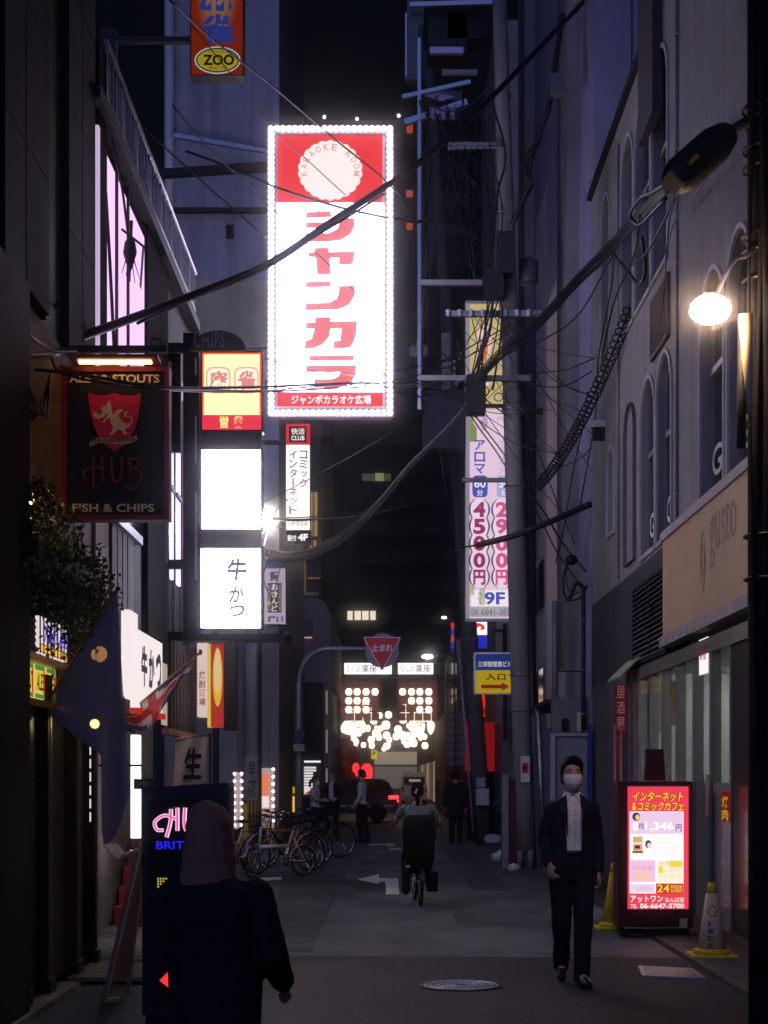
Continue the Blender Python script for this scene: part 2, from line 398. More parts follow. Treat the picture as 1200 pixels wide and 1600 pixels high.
# louvred vents
VENT = mat('vent_slat', (.26,.26,.28), .5, .5, .2)
def louvre(y0, y1, z0, z1, n, nm, lab):
    v = MB()
    for (a, b, c, d) in ((y0, y1, z0-.04, z0), (y0, y1, z1, z1+.04), (y0-.04, y0, z0-.04, z1+.04), (y1, y1+.04, z0-.04, z1+.04)): v.box(XR-.05, XR-.004, a, b, c, d)
    v.box(XR-.012, XR-.006, y0, y1, z0, z1)
    r_ = v.build(nm, DARK, cafe, None, lab); me = None
    for i in range(n):
        z = z0+(i+.5)*(z1-z0)/n
        if me is None:
            o = MB().obox((0,0,0), (.028,0,.018), (0,(y1-y0)/2,0), (.003,0,-.004)).build('slat', VENT, r_); me = o.data
        else: o = link('slat', me, r_)
        o.location = (XR-.03-0, (y0+y1)/2, z)
        o.location = Vector(o.location)
    return r_
louvre(yr(1018.5), yr(994), ZP(1040, yr(994))+.02, ZP(925, yr(994)), 15, 'louvre_vent', None)
louvre(yr(1046), yr(1020), ZP(1040, yr(994))+.02, ZP(925, yr(994)), 15, 'louvre_vent', None)
louvre(yr(1047), yr(1022), ZP(560, yr(1022)), ZP(475, yr(1022)), 14, 'louvre_vent', None)
# dark band wall below (first floor spandrel)
B(XR-.005, XR+.25, yr(1047), 25.8, 3.02, 4.35).build('spandrel', CAFED, cafe)
B(XR-.012, XR+.25, 21.4, 25.8, 0, 3.02).build('ground_wall', wallmat('cafe_plum_render', (.13,.12,.15), .8, .3, .2), cafe)
# blank fascia board, light box switched off
fb = thing('fascia_sign', 'blank tan cafe fascia board with faint spoon mark above the glass front', 'sign', (XR, 15, 3))
ya, yb = yr(1049), yr(1168)
zt, zb = ZP(847, ya), ZP(996, ya)
B(XR-.10, XR-.004, 9.8, ya, zb, zt).build('board', mat('fascia_tan', (.56,.40,.24), .5, 0, .12, 2), fb)
B(XR-.13, XR, 9.8, ya+.03, zt, zt+.10).build('top_rail', mat('rail_lilac', (.42,.38,.41), .6, 0, .2), fb)
B(XR-.14, XR, 9.8, ya+.03, zb-.12, zb).build('bottom_rail', mat('rail_grey', (.36,.33,.33), .6, .1, .3), fb)
gm = mat('faded_print', (.33,.25,.19), .6, 0, .2)
t_ = MB(); yy = yr(1125); tmesh(t_, 'gusto', (XR-.104, yy, zb+.42), (0, yr(1168)-yy, 0), (0, 0, .6), .0); t_.build('lettering', gm, fb)
t_ = MB(); yc = yr(1114)
for rr in ((.30,.055),(.16,.035)):
    pts = [(XR-.104, yc+rr[1]*2.2*math.cos(a), (zb+zt)/2+.02+rr[0]*math.sin(a)) for a in [2*math.pi*k/24 for k in range(25)]]
    for i in range(24): t_.bar(pts[i], pts[i+1], .02, .002, up=(1,0,0))
t_.build('emblem', mat('faded_yellow', (.5,.34,.10), .6, 0, .1), fb)
# glass shop front: mullions, panes, plinth
ys0, ys1 = 9.6, 21.4; zh = 3.02
B(XR-.06, XR+.2, ys0, ys1, zh-.16, zh-.004).build('head_rail', mat('shop_alu', (.20,.19,.18), .45, .6, .25), cafe)
B(XR-.05, XR+.2, ys0, ys1, 0, .13).build('plinth', mat('plinth_stone', (.10,.07,.065), .6, 0, .3), cafe)
mull = [yr(p) for p in (975,988,1003,1021,1041,1063,1090,1117,1149,1192)]+[12.9, 11.6, 10.3]
ALU = MATS['shop_alu']; SHOPG = glassmat('shop_glass', (.05,.06,.055), .06, .22)
mme = None
for y in mull:
    if mme is None: o = B(-.05,.06,-.028,.028,.13,zh-.16).build('mullion', ALU, cafe); mme = o.data
    else: o = link('mullion', mme, cafe)
    o.location = (XR-cafe.location.x, y-cafe.location.y, 0)
for i in range(len(mull)-1):
    if i == 7: continue
    B(XR-.034, XR-.026, mull[i+1]+.029, mull[i]-.029, .13, zh-.16).build('pane', SHOPG, cafe)
B(XR-.04, XR-.02, mull[8]+.029, mull[7]-.029, .13, zh-.16).build('door_leaf', SHOPG, cafe)
B(XR-.03, XR+.2, 9.6, yr(1150), .13, zh-.17).build('pier', mat('pier_dark', (.028,.024,.024), .6, 0, .3), cafe)
# interior seen through the glass
B(XR+.2, XR+3.4, 9.6, 21.38, -.005, .02).build('shop_floor', mat('shop_floor', (.16,.14,.12), .5, 0, .2), cafe)
B(XR+3.4, XR+3.45, 9.6, 21.38, 0, 3.0).build('shop_back_wall', wallmat('shop_back', (.46,.48,.47), .8, .2), cafe)
B(XR+.25, XR+3.4, 9.6, 21.38, 2.98, 3.01).build('shop_ceiling', mat('shop_ceiling', (.3,.3,.29), .8, 0, .1), cafe)
B(XR+.25, XR+3.4, 21.33, 21.38, 0, 2.98).build('shop_end_wall', mat('shop_end', (.42,.43,.42), .8, 0, .15), cafe)
FROST = mat('frost_film', (.30,.34,.34), .6, 0, .12, 3)
for i in range(len(mull)-1):
    if i in (5, 6, 7): B(XR-.024, XR-.020, mull[i+1]+.029, mull[i]-.029, .14, 1.55).build('frosted_film', FROST, cafe)
for k, (pa, pb) in enumerate(((976,986),(1006,1018),(1024,1040),(1044,1062))):
    B(XR+.55, XR+.57, YW(pb,XR+.55), YW(pa,XR+.55), ZP(1132,22), ZP(1068,22)).build('lit_panel', em('shop_amber', (1.0,.42,.14), .55, True), cafe)
    B(XR+.53, XR+.548, YW(pb,XR+.55), YW(pa,XR+.55), ZP(1101,22)-.012, ZP(1101,22)+.012).build('panel_bar', DARK, cafe)
for yy_ in (14.6,16.6,18.6,20.3): B(XR+1.5, XR+1.56, yy_-.5, yy_+.5, 2.90, 2.94).build('tube_lamp', em('shop_tube', (.90,1.0,.96), 75, True), cafe)
# posters on the glass
def wall_poster(y1, y0, z0, z1, m, nm, x=XR-.052): return B(x-.006, x, y0, y1, z0, z1).build(nm, m, cafe)
yq = yr(1100); o = wall_poster(yr(1101), yr(1115), ZP(1055,16.6), ZP(1000,16.6), em('notice_lit', (1,.86,.88), 1.1), 'lit_notice')
t_ = MB(); tmesh(t_, '営業\n時間', (XR-.062, yr(1103), ZP(1034,16.6)), (0, yr(1113)-yr(1103), 0), (0,0,.16), .01); t_.build('lettering', em('ink_red_dark', (.25,.02,.02), .5), o)
B(XR-.044, XR-.036, yr(1117)+.03, yr(1109), ZP(1275,16.4), ZP(1210,16.4)).build('paper_notice', mat('paper_pink', (.42,.30,.27), .7, 0, .3, 20), cafe)
o = B(XR-.052, XR-.044, yr(1150), yr(1136), ZP(1420,15.2), ZP(1235,15.2)).build('menu_strip', mat('menu_print', (.30,.27,.33), .6, 0, .6, 14), cafe)
t_ = MB()
for i, ch in enumerate('焼肉'): tmesh(t_, ch, (XR-.062, yr(1138), ZP(1262+i*20,15.3)), (0, yr(1148)-yr(1138), 0), (0,0,.11), .02)
t_.build('lettering', em('menu_yellow', (.8,.5,.03), .55), o)
B(XR-.057, XR-.053, yr(1149.5), yr(1136.5), ZP(1284,15.2), ZP(1237,15.2)).build('heading', em('menu_red', (.55,.02,.03), .25), o)
# ------------------------------------------------------------------ right: tall metal-clad building beyond
XB = 3.35
LAV = wallmat('lavender_cladding', (.27,.27,.40), .7, .12, .08)
tall = thing('metal_clad_building', 'tall pale lilac clad building rising behind the cafe roof', 'building', (XB, 26, 0))
B(XB, XB+9, 26.0, 41, 0, 26).build('wall', LAV, tall)
PAN = wallmat('lilac_panel', (.30,.29,.42), .65, .12, .05)
pme = None
for i in range(7):                                # cladding sheets of the face above the cafe roof
    o = B(XB+.02+i*.62, XB+.62+i*.62-.015, 25.95, 26.0-.002, 10.95, 25.9).build('cladding_panel', PAN, tall) if pme is None else link('cladding_panel', pme, tall)
    if pme is None: pme = o.data; base = o.location.copy()
    o.location = base+Vector((i*.62, 0, 0))
COR = mat('corrugated_cream', (.52,.44,.40), .55, .15, .12, 3)
def corrugated(x, y0, y1, z0, z1, n, m, nm):
    q = MB(); h = (y1-y0)/n
    for i in range(n): q.box(x-.025, x+.0, y0+i*h, y0+i*h+h*.55, z0, z1)
    q.box(x-.008, x+.004, y0, y1, z0, z1); return q.build(nm, m, tall)
corrugated(XB-.03, YW(880,XB), YW(858,XB), 2.6, 11.3, 14, COR, 'corrugated_strip')
corrugated(XB-.002, YW(856,XB), YW(838,XB), 3.2, 14, 9, mat('corrugated_grey', (.30,.28,.30), .5, .3, .15, 3), 'corrugated_strip')
for pxa, pxb, zt in ((905,889,26),(835,826,26)):
    B(XB-.22, XB-.002, YW(pxa,XB), YW(pxb,XB), 0, zt).build('pilaster', wallmat('pilaster_grey', (.20,.185,.20), .7, .25), tall)
B(XB-.32, XB-.0, YW(903,XB), YW(890,XB), ZP(1085,27), ZP(1040,27)).build('meter_box', mat('meter_box', (.28,.26,.25), .6, .2, .2), tall)
B(XB-.75, XB-.0, YW(925,XB), YW(880,XB), ZP(1098,26), ZP(1092,26)).build('canopy_slab', DARK, tall)
for k, (pa, pb, z0, z1) in enumerate(((853,846,3.0,3.9),(842,836,3.0,3.9),(853,846,5.2,6.2),(842,836,5.2,6.2))):
    B(XB-.06, XB-.03, YW(pa,XB), YW(pb,XB), z0, z1).build('window', glassmat('g2', (.03,.03,.04), .1, .9), tall)
# grey steel hoarding standing out towards the road
hd = thing('steel_hoarding', 'grey steel hoarding door with pale frame behind the walking man', 'door', (2.95, 25.2, 0))
HG = wallmat('hoarding_grey', (.21,.21,.23), .55, .2, .05)
B(XP(868,25.2), XP(918,25.2), 25.25, 25.3, .04, ZP(1150,25.2)).build('panel', HG, hd)
PFR = mat('hoarding_frame', (.32,.31,.33), .45, .5, .15)
B(XP(860,25.2), XP(868,25.2)-.003, 25.2, 25.3, 0, ZP(1146,25.2)).build('frame_post', PFR, hd)
B(XP(868,25.2), XP(918,25.2), 25.2, 25.32, ZP(1150,25.2), ZP(1145,25.2)).build('frame_head', PFR, hd)
B(XP(918,25.2), XP(925,25.2), 25.19, 25.3, 0, ZP(1133,25.2)).build('blue_post', mat('blue_paint', (.02,.045,.22), .5, .1, .2), hd)
wb = thing('wall_annex', 'low grey rendered annex wall with small openings above the steel hoarding', 'wall', (3.0, 25.6, 0))
B(XP(862,25.6), XR-.02, 25.5, 25.74, 2.31, ZP(1090,25.6)).build('wall', wallmat('annex_grey', (.17,.165,.175), .8, .3), wb)
B(XP(876,25.6), XP(886,25.6), 25.46, 25.497, ZP(1143,25.6), ZP(1123,25.6)).build('hatch', BLACK, wb)
B(XP(900,25.6), XP(906,25.6), 25.44, 25.497, ZP(1143,25.6), ZP(1113,25.6)).build('light_fitting', mat('fitting_cream', (.45,.38,.28), .5, 0, .1), wb)
# ------------------------------------------------------------------ right: beige building before the crossing, red one after
be = thing('beige_shop_building', 'beige panelled shop building with dark doorways beyond the concrete pole', 'building', (3.0, 41, 0))
BEI = wallmat('beige_panel', (.42,.36,.32), .7, .25, .1)
B(2.78, 9, 41.02, 47, 2.9, 21).build('upper_wall', BEI, be)
B(2.9, 9, 41.03, 47, 0, 2.9).build('ground_wall', wallmat('beige_low', (.30,.25,.22), .7, .3), be)
for k in range(4): B(2.76, 2.9, 41.3+k*1.5, 41.55+k*1.5, 0, 2.9).build('pier', BEI, be)
for k in range(3):
    f = B(2.84, 2.88, 41.62+k*1.5, 42.72+k*1.5, .05, 2.6).build('shutter_door', glassmat('g3', (.04,.045,.04), .15, .75), be)
    B(2.80, 2.84, 41.62+k*1.5, 42.72+k*1.5, 2.2, 2.45).build('lit_transom', em('transom', (1,.86,.66), .28), f)
for k in range(4): B(2.765, 2.778, 41.2+k*1.45, 42.4+k*1.45, 8, 20).build('corrugated_strip', mat('beige_sheet', (.33,.30,.28), .6, .2, .2), be)
rb = thing('red_restaurant_sign', 'glowing red restaurant sign board above the beige shop doors', 'sign', (2.7, 42, 2.6))
B(2.0, 2.75, 41.0, 41.06, ZP(1205,41), ZP(1128,41)).build('lower_board', em('red_glow_low', (.40,.012,.018), .45, True), rb)
B(2.05, 2.5, 40.9, 40.98, ZP(1120,41), ZP(1085,41)).build('upper_board', em('red_glow', (1.0,.03,.02), .9, True), rb)
t_ = MB(); tcol(t_, '酒場', 750, 1090, 758, 1118, 40.89, .02); t_.build('lettering', em('red_dark_ink', (.25,.0,.0), .4), rb)
MB().box(2.06,2.74,41.07,41.12,0,ZP(1205,41)).build('bracket_panel', BLACK, rb)
rd = thing('red_brick_building', 'corner building with red tiled base and pale bands across the side street', 'building', (3.2, 64, 0))
B(2.75, 9, 62, 76, 3.6, 7.0).build('upper_wall', wallmat('corner_grey', (.20,.19,.19), .7, .3), rd)
B(2.72, 9, 62, 76, 0, 3.6).build('ground_wall', mat('corner_red', (.30,.035,.035), .6, 0, .3, 2), rd)
bme = None
for r_ in range(7):
    for c_ in range(2):
        o = B(0, .42, 61.93, 61.998, 0, .26, .01).build('tile', mat('pale_tile', (.36,.25,.21), .55, 0, .3, 1.5), rd) if bme is None else link('tile', bme, rd)
        if bme is None: bme = o.data; b0 = o.location.copy()
        o.location = b0+Vector((2.30+c_*.45+(.0), 0, 2.0+r_*.30))
B(2.26, 2.75, 62.0, 76, 0, 4.1).build('tiled_pier', mat('pier_red', (.20,.03,.03), .6, 0, .3, 2), rd)
for k in range(4): B(2.70, 2.748, 62.6+k*3, 64.6+k*3, 4.6, 6.4).build('window', glassmat('g4', (.05,.05,.055), .1, .8), rd)
# ------------------------------------------------------------------ left: pub building, X = -2.5, from 8.6 to 13.4
XL = -2.5
def yl(px): return YW(px, XL)
pub = thing('pub_building', 'dark pub front with timber posts and stained glass transoms at the street edge', 'building', (XL, 11, 0))
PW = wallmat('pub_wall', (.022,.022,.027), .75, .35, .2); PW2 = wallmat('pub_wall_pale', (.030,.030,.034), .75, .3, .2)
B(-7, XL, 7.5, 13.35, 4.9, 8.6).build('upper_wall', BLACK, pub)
pubpan = [(-14, 20, 0), (20.8, 58, 1), (98, 119, 2), (119.6, 140, 2)]
for (a, b, k) in pubpan:
    y0, y1 = yl(a), yl(b)
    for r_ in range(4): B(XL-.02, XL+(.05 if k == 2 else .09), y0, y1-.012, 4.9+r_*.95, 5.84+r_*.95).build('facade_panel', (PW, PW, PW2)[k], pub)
B(XL+.0, XL+.055, yl(60), yl(62.5), 4.9, 8.5).build('drain_pipe', DARK, pub)
# column with cable loops nearest the camera
B(XL-.02, XL+.12, 8.0, yl(19), 0, 4.88).build('corner_pier', wallmat('pier_wall', (.020,.020,.024), .7, .4, .2), pub)
WOOD = mat('dark_timber', (.035,.022,.015), .5, 0, .4, 3, .2)
B(-7, XL-1.0, 8, 13.35, 0, 4.9).build('inner_wall', mat('inner_brown', (.05,.035,.03), .8, 0, .3), pub)
B(XL-1.0, XL+.02, 8, 13.35, 3.35, 4.88).build('upper_fascia', mat('fascia_brown', (.15,.095,.065), .7, 0, .3), pub)
for px, w_ in ((30,.10),(66,.16),(112,.20),(140,.12)):
    y = yl(px); f = B(XL-.10, XL+.06, y-w_/2, y+w_/2, 0, 2.35, .008).build('post', WOOD, pub)
    B(XL-.04, XL+.066, y-.012, y+.012, .25, 2.2).build('brass_strip', mat('brass', (.45,.30,.08), .35, .9, .2), f)
    B(XL-.12, XL+.08, y-w_/2-.02, y+w_/2+.02, 0, .16).build('post_base', DARK, f)
for (a, b) in ((38,60),(74,104),(120,134)):
    y0, y1 = yl(a), yl(b); f = B(XL-.06, XL-.02, y0, y1, .1, 2.3).build('door_panel', WOOD, pub)
    for r_ in range(3): B(XL-.02, XL-.008, y0+.05, y1-.05, .2+r_*.7, .8+r_*.7).build('door_inset', mat('door_inset', (.022,.015,.012), .35, 0, .3), f)
# stained glass transoms
SG = [em('stain_yellow', (1,.72,.12), .75), em('stain_green', (.16,.42,.12), .5), em('stain_red', (.8,.08,.03), .6)]
tz0, tz1 = ZP(1095, 11.6), ZP(1042, 11.6)
for i, (a, b) in enumerate(((30,44),(48,62),(66,80))):
    y0, y1 = yl(a), yl(b)
    f = B(XL+.0, XL+.03, y0, y1, tz0, tz1).build('transom_pane', SG[0], pub)
    B(XL+.031, XL+.036, y0, y1, tz1-.04, tz1-.005).build('green_band', SG[1], f)
    B(XL+.031, XL+.036, y0, y1, tz0+.005, tz0+.035).build('green_band', SG[1], f)
    B(XL+.031, XL+.036, y1-.02, y1, tz0+.036, tz1-.041).build('red_edge', SG[2], f)
    t_ = MB(); tmesh(t_, ('STOUT','ALES','BEER')[i], (XL+.038, y0+.02, tz0+.06), (0, y1-y0-.05, 0), (0,0,tz1-tz0-.12), .02); t_.build('lettering', mat('stain_ink', (.02,.01,.0), .8, 0, 0), f)
TRIM = mat('gold_trim', (.40,.24,.09), .4, .3, .2)
B(XL-.02, XL+.07, yl(22), yl(110), tz1+.01, tz1+.06).build('transom_rail', TRIM, pub)
B(XL-.02, XL+.07, yl(22), yl(110), tz0-.06, tz0-.01).build('transom_rail', TRIM, pub)
# leaded upper light with blue script
uz0, uz1 = ZP(1030, 12), ZP(975, 12)
f = B(XL+.0, XL+.03, yl(55), yl(98), uz0, uz1).build('leaded_light', em('leaded_white', (1,.86,.88), .8, True), pub)
n_ = 8
for i in range(n_+1):
    y = yl(55)+(yl(98)-yl(55))*i/n_; B(XL+.031, XL+.04, y-.004, y+.004, uz0, uz1).build('lead_came', BLACK, f)
for i in range(n_):
    y = yl(55)+(yl(98)-yl(55))*(i+.1)/n_; B(XL+.031, XL+.035, y, y+(yl(98)-yl(55))/n_*.8, uz0+.015, uz0+.06).build('yellow_quarry', SG[0], f)
for zz in (uz0+.01, uz0+.065): B(XL+.036, XL+.042, yl(55), yl(98), zz-.005, zz+.003).build('lead_came', em('stain_red', (.8,.08,.03), .6), f)
t_ = MB(); tmesh(t_, 'Real Ale', (XL+.043, yl(60), uz0+.09), (0, yl(96)-yl(60), 0), (0,.0,.13), .01, .1); t_.build('lettering', em('script_blue', (.08,.06,.75), .9), f)
for i in range(6): B(XL+.0, XL+.03, yl(104), yl(114), uz0-.02+i*.045, uz0+.0+i*.045).build('louvre_slat', mat('slat_brown', (.25,.12,.06), .5, 0, .2), pub)
for i in range(6): B(XL+.0, XL+.03, yl(32), yl(50), uz0-.02+i*.045, uz0+.0+i*.045).build('louvre_slat', mat('slat_grey', (.10,.09,.09), .5, 0, .2), pub)
# lit bill strips down the door frames
BILL = em('bill_strip', (1,.95,.95), .8)
for px, py0, py1, n_ in ((8,1125,1290,9),(129,1165,1290,6)):
    for i in range(n_):
        a = py0+(py1-py0)*i/n_; y = yl(px)
        B(XL+.061, XL+.066, y-.018, y+.018, ZP(a+(py1-py0)/n_*.7, y), ZP(a, y)).build('bill', BILL, pub)
B(XL+.061, XL+.066, yl(8)-.02, yl(8)+.02, ZP(1355, yl(8)), ZP(1300, yl(8))).build('red_bill', em('bill_red', (.9,.03,.02), .6), pub)
# ------------------------------------------------------------------ left: low restaurant building 13.4 - 20.5, with roof rail and the big purple-lit window
low = thing('restaurant_building', 'low dark restaurant building with purple lit windows and roof railing', 'building', (XL, 17, 0))
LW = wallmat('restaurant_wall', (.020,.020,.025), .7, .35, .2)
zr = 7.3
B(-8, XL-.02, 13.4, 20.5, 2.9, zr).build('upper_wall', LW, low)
B(-8, XL-.5, 13.4, 20.5, 0, 2.9).build('inner_wall', mat('entry_wall', (.14,.12,.12), .8, 0, .3), low)
B(-8, XL+.1, 13.4, 20.5, zr, zr+.12).build('roof_slab', mat('slab_dark', (.03,.03,.035), .7, 0, .3), low)
SCR = em('purple_screen', (.93,.60,1.0), 1.15, True)
for i, (a, b) in enumerate(((163,178),(179,196),(197,224))):
    f = B(XL-.02, XL+.01, yl(a), yl(b), ZP(540, yl(170)), ZP(215, yl(165))-.15).build('lit_window_panel', SCR, low)
for px in (160.5, 178.5, 196.5): B(XL-.02, XL+.035, yl(px)-.02, yl(px)+.02, 5.3, 7.25).build('window_mullion', BLACK, low)
B(XL-.02, XL+.035, yl(226), yl(258), 3.1, 7.3).build('dark_pier', mat('pier_black', (.008,.008,.010), .9, 0, .2, 5, 0, .02), low)
B(XL-.02, XL+.07, yl(141), yl(143.5), 4.9, 7.1).build('lit_edge', em('edge_lilac', (.80,.60,.95), .7), low)
B(XL-.02, XL+.05, yl(146), yl(158), 4.6, 7.9).build('dark_pier', MATS['pier_black'], low)
for i, (a, b) in enumerate(((262,270),(272.5,281),(284,291))):
    f = B(XL-.02, XL+.01, yl(a), yl(b), 3.9, 6.15).build('lit_window_panel', em('window_lilac', (.62,.46,1.0), 2.4, True), low)
    B(XL+.01, XL+.04, yl(a), yl(b), 4.9, 4.95).build('glazing_bar', BLACK, f)
B(XL-.02, XL+.06, yl(259), yl(300), 6.15, 6.30).build('pale_fascia', mat('fascia_lilac', (.45,.40,.44), .6, 0, .2), low)
for px in (261, 271, 282.5, 293): B(XL-.02, XL+.024, yl(px)-.03, yl(px)+.03, 3.2, 6.15).build('window_mullion', mat('mull_dark', (.02,.02,.03), .5, .3, .2), low)
# railing on the roof edge: rails and posts
RAIL = mat('rail_white', (.55,.52,.58), .45, .3, .15)
rl = thing('roof_railing', 'pale metal railing with thin uprights along the low restaurant roof', 'railing', (XL, 17, zr+.12))
for (z, r_) in ((8.02,.028),(7.55,.014)): MB().tube([(XL+.05, 13.95, z), (XL+.05, 20.4, z)], r_, 8).build('rail', RAIL, rl)
bm_ = None
for i in range(40):
    o = MB().tube([(0,0,zr+.12),(0,0,8.0)], .008 if i % 5 else .018, 5).build('baluster', RAIL, rl) if bm_ is None or i % 5 == 0 else link('baluster', bm_, rl)
    if bm_ is None and i: bm_ = o.data
    o.location = Vector((XL+.05, 13.98+i*.164, 0))-Vector(rl.location)
# ground floor of the restaurant: lit wall sign, pale wall, timber screen, red stair
B(XL-.48, XL-.0, yl(150), yl(170), 2.2, 4.4).build('pale_wall_strip', wallmat('pale_pink_wall', (.50,.42,.43), .7, .2), low)
BAL = mat('balcony_mesh', (.13,.13,.135), .7, .2, .35, 30)
for i, (a, b) in enumerate(((172,180),(181,188),(189,196),(197,206))):
    B(XL-.02, XL+.02, yl(a), yl(b)-.02, 2.85, 3.92).build('balcony_panel', BAL, low)
B(XL-.02, XL+.06, yl(171), yl(214), 3.92, 4.0).build('balcony_rail', STEEL, low)
B(XL-.02, XL+.0, yl(172), yl(222), 4.05, 4.9).build('dark_window', WGL, low)
for i in range(9):
    y = yl(262)+i*(yl(300)-yl(262))/8; B(XL+.0, XL+.05, y-.03, y+.03, 2.15, 3.2).build('screen_bar', mat('screen_timber', (.05,.04,.04), .5, 0, .3), low)
B(XL-.06, XL-.04, yl(260), yl(302), 2.2, 3.18).build('screen_backlight', em('screen_glow', (1,.75,.62), .45), low)
B(XL-.02, XL+.07, yl(255), yl(303), 2.08, 2.15).build('screen_rail', mat('screen_rail', (.30,.16,.14), .6, 0, .2), low)
wsg = thing('wall_sign', 'white backlit restaurant wall sign with brush writing beside the union flag', 'sign', (XL, 16, 2.4))
f1 = B(XL+.02, XL+.10, yl(186), yl(199), 2.35, 3.17); f1.build('side_light_box', em('wall_sign_white', (1,.88,.88), .95, True), wsg)
B(XL+.02, XL+.10, yl(200), yl(239), 2.28, 3.03).build('light_box', MATS['wall_sign_white'], wsg)
t_ = MB()
for i, ch in enumerate('牛かつ'):
    y0 = yl(203)+i*(yl(238)-yl(203))/3; tmesh(t_, ch, (XL+.104, y0+.04, 2.5), (0, (yl(238)-yl(203))/3-.1, 0), (0,0,.40), .05)
t_.build('lettering', em('brush_ink', (.10,.08,.13), .5), wsg)
B(XL+.02, XL+.13, yl(199), yl(240), 2.22, 2.275).build('red_rail', em('red_rail', (.8,.05,.02), .5), wsg)
B(XL-.46, XL-.44, yl(205), yl(213), .1, 2.1).build('lit_doorway', em('doorway_cream', (1,.80,.55), .55, True), low)
B(XL-.20, XL-.12, yl(234), yl(238), .6, 2.05).build('door_tube_light', em('tube_white', (1,.93,.93), 2.2, True), low)
st = thing('red_staircase', 'red lit staircase with slanted handrail in the restaurant entrance', 'stairs', (XL, 17.6, 0))
RS = mat('red_stair', (.42,.05,.05), .5, 0, .2)
for i in range(6): B(XL-.45, XL+.06, 17.3+i*.30, 17.6+i*.30-.004, .0+i*.20, .20+i*.20).build('step', RS, st)
for y in (0, .62): MB().bar((XL+.08, 17.2+y, .55), (XL+.08, 18.7+y*.6, 2.1), .04).build('handrail', RS, st)
# deck / wooden threshold in front of the pub
dk = thing('slatted_step', 'worn slatted timber step in front of the pub door', 'step', (-2.2, 13, 0))
sl = None
for i in range(10):
    o = B(-.34,.34,-.045,.045,.02,.06,.006).build('slat', mat('deck_wood', (.20,.16,.13), .7, 0, .4, 6, .2), dk) if sl is None else link('slat', sl, dk)
    sl = sl or o.data; o.location = Vector((XL+.36, 12.45+i*.11, 0))-Vector(dk.location)
for x in (XL+.1, XL+.6): B(x-.03, x+.03, 12.4, 13.5, 0, .02).build('bearer', WOOD, dk)
B(XL+.0, XL+.16, 8.5, 12.2, -.01, .05).build('kerb_stone', mat('kerb_pale', (.22,.20,.17), .7, 0, .3, 4), pub)
# ------------------------------------------------------------------ left: tall building whose side wall faces us at Y = 35
YB = 35.0
ltb = thing('lilac_concrete_building', 'tall pale concrete building with ledges, side wall facing down the street', 'building', (-3.5, YB, 0))
LCW = wallmat('lilac_concrete', (.32,.31,.38), .8, .30, .15)
xe = XP(436, YB); xw = XP(264, YB)
B(xw-.1, xe, YB, 45.5, 4.9, 24).build('side_wall', LCW, ltb)
for (p0, p1, cc) in ((258,330,0),(440,545,1)):
    B(xw+.12, xe-.002, YB-.09, YB-.002, ZP(p1,YB), ZP(p0,YB)).build('ledge_band', LCW if cc == 0 else wallmat('beige_band', (.40,.34,.26), .8, .25), ltb)
B(xw+.12, XP(430,YB), YB-.16, YB-.0, ZP(334,YB), ZP(328,YB)).build('ledge_lip', DARK, ltb)
MB().tube([(xw+.02, YB-.12, 4.9), (xw+.02, YB-.12, 24)], .11, 10).build('downpipe', mat('pipe_lilac', (.52,.47,.50), .5, .1, .1), ltb)
for (a, b, c, d) in ((300,312,60,225),(352,368,340,400),(330,345,120,250)):
    B(XP(a,YB), XP(b,YB), YB-.012, YB-.002, ZP(d,YB), ZP(c,YB)).build('wall_patch', wallmat('patch_lilac', (.29,.265,.31), .8, .3), ltb)
me_ = None
for i in range(7): # small vent grille
    o = B(XP(353,YB), XP(366,YB), YB-.05, YB-.014, ZP(373,YB)+i*.045, ZP(373,YB)+i*.045+.02).build('vent_slat', BLACK, ltb)
B(xw-.1, xe, YB, 45.5, 0, 4.88).build('ground_wall', wallmat('brown_low', (.24,.19,.18), .75, .3), ltb)
SHU = mat('shutter_grey', (.17,.165,.17), .5, .4, .2)
for (a, b) in ((338,372),(405,420),(422,434)):
    f = B(XP(a,YB), XP(b,YB), YB-.05, YB-.002, .05, ZP(1108,YB)).build('shutter', SHU, ltb)
    for k in range(5):
        x = XP(a,YB)+(XP(b,YB)-XP(a,YB))*(k+.5)/5; B(x-.012, x+.012, YB-.075, YB-.051, .05, ZP(1108,YB)).build('shutter_rib', SHU, f)
MB().bar((xw+.2, YB-.7, ZP(232,YB)), (xe+.1, YB-.4, ZP(252,YB)), .09).build('sign_bracket', STEEL, ltb)
# ------------------------------------------------------------------ left: tan corner building across the side street and the dark one above it
YT = 61.5
tan = thing('tan_corner_building', 'tan panelled corner building with rounded upper corner across the side street', 'building', (-4, YT, 0))
TANM = wallmat('tan_panel', (.30,.215,.185), .75, .15, .05)
xr_ = XP(517, YT); zt_ = ZP(935, YT); zb_ = ZP(1066, YT)
pts = [(XP(300,YT), zb_), (xr_, zb_)]+[(xr_-.6+.6*math.cos(a), zt_-.9+.9*math.sin(a)) for a in [math.pi/2*k/8 for k in range(9)]]+[(XP(300,YT), zt_)]
MB().poly([(x, YT, z) for x, z in pts], (0, 14, 0)).build('upper_wall', TANM, tan)
for px in (455, 476, 497): B(XP(px,YT)-.012, XP(px,YT)+.012, YT-.012, YT-.002, zb_, zt_-.05).build('panel_joint', mat('joint_brown', (.10,.07,.06), .8, 0, .1), tan)
for py in (1005, 1036): B(XP(400,YT), XP(513,YT), YT-.012, YT-.002, ZP(py,YT)-.012, ZP(py,YT)+.012).build('panel_joint', MATS['joint_brown'], tan)
pts = [(XP(444,YT),ZP(996,YT)),(XP(488,YT),ZP(996,YT)),(XP(489,YT),ZP(972,YT)),(XP(484,YT),ZP(967,YT)),(XP(444,YT),ZP(967,YT))]
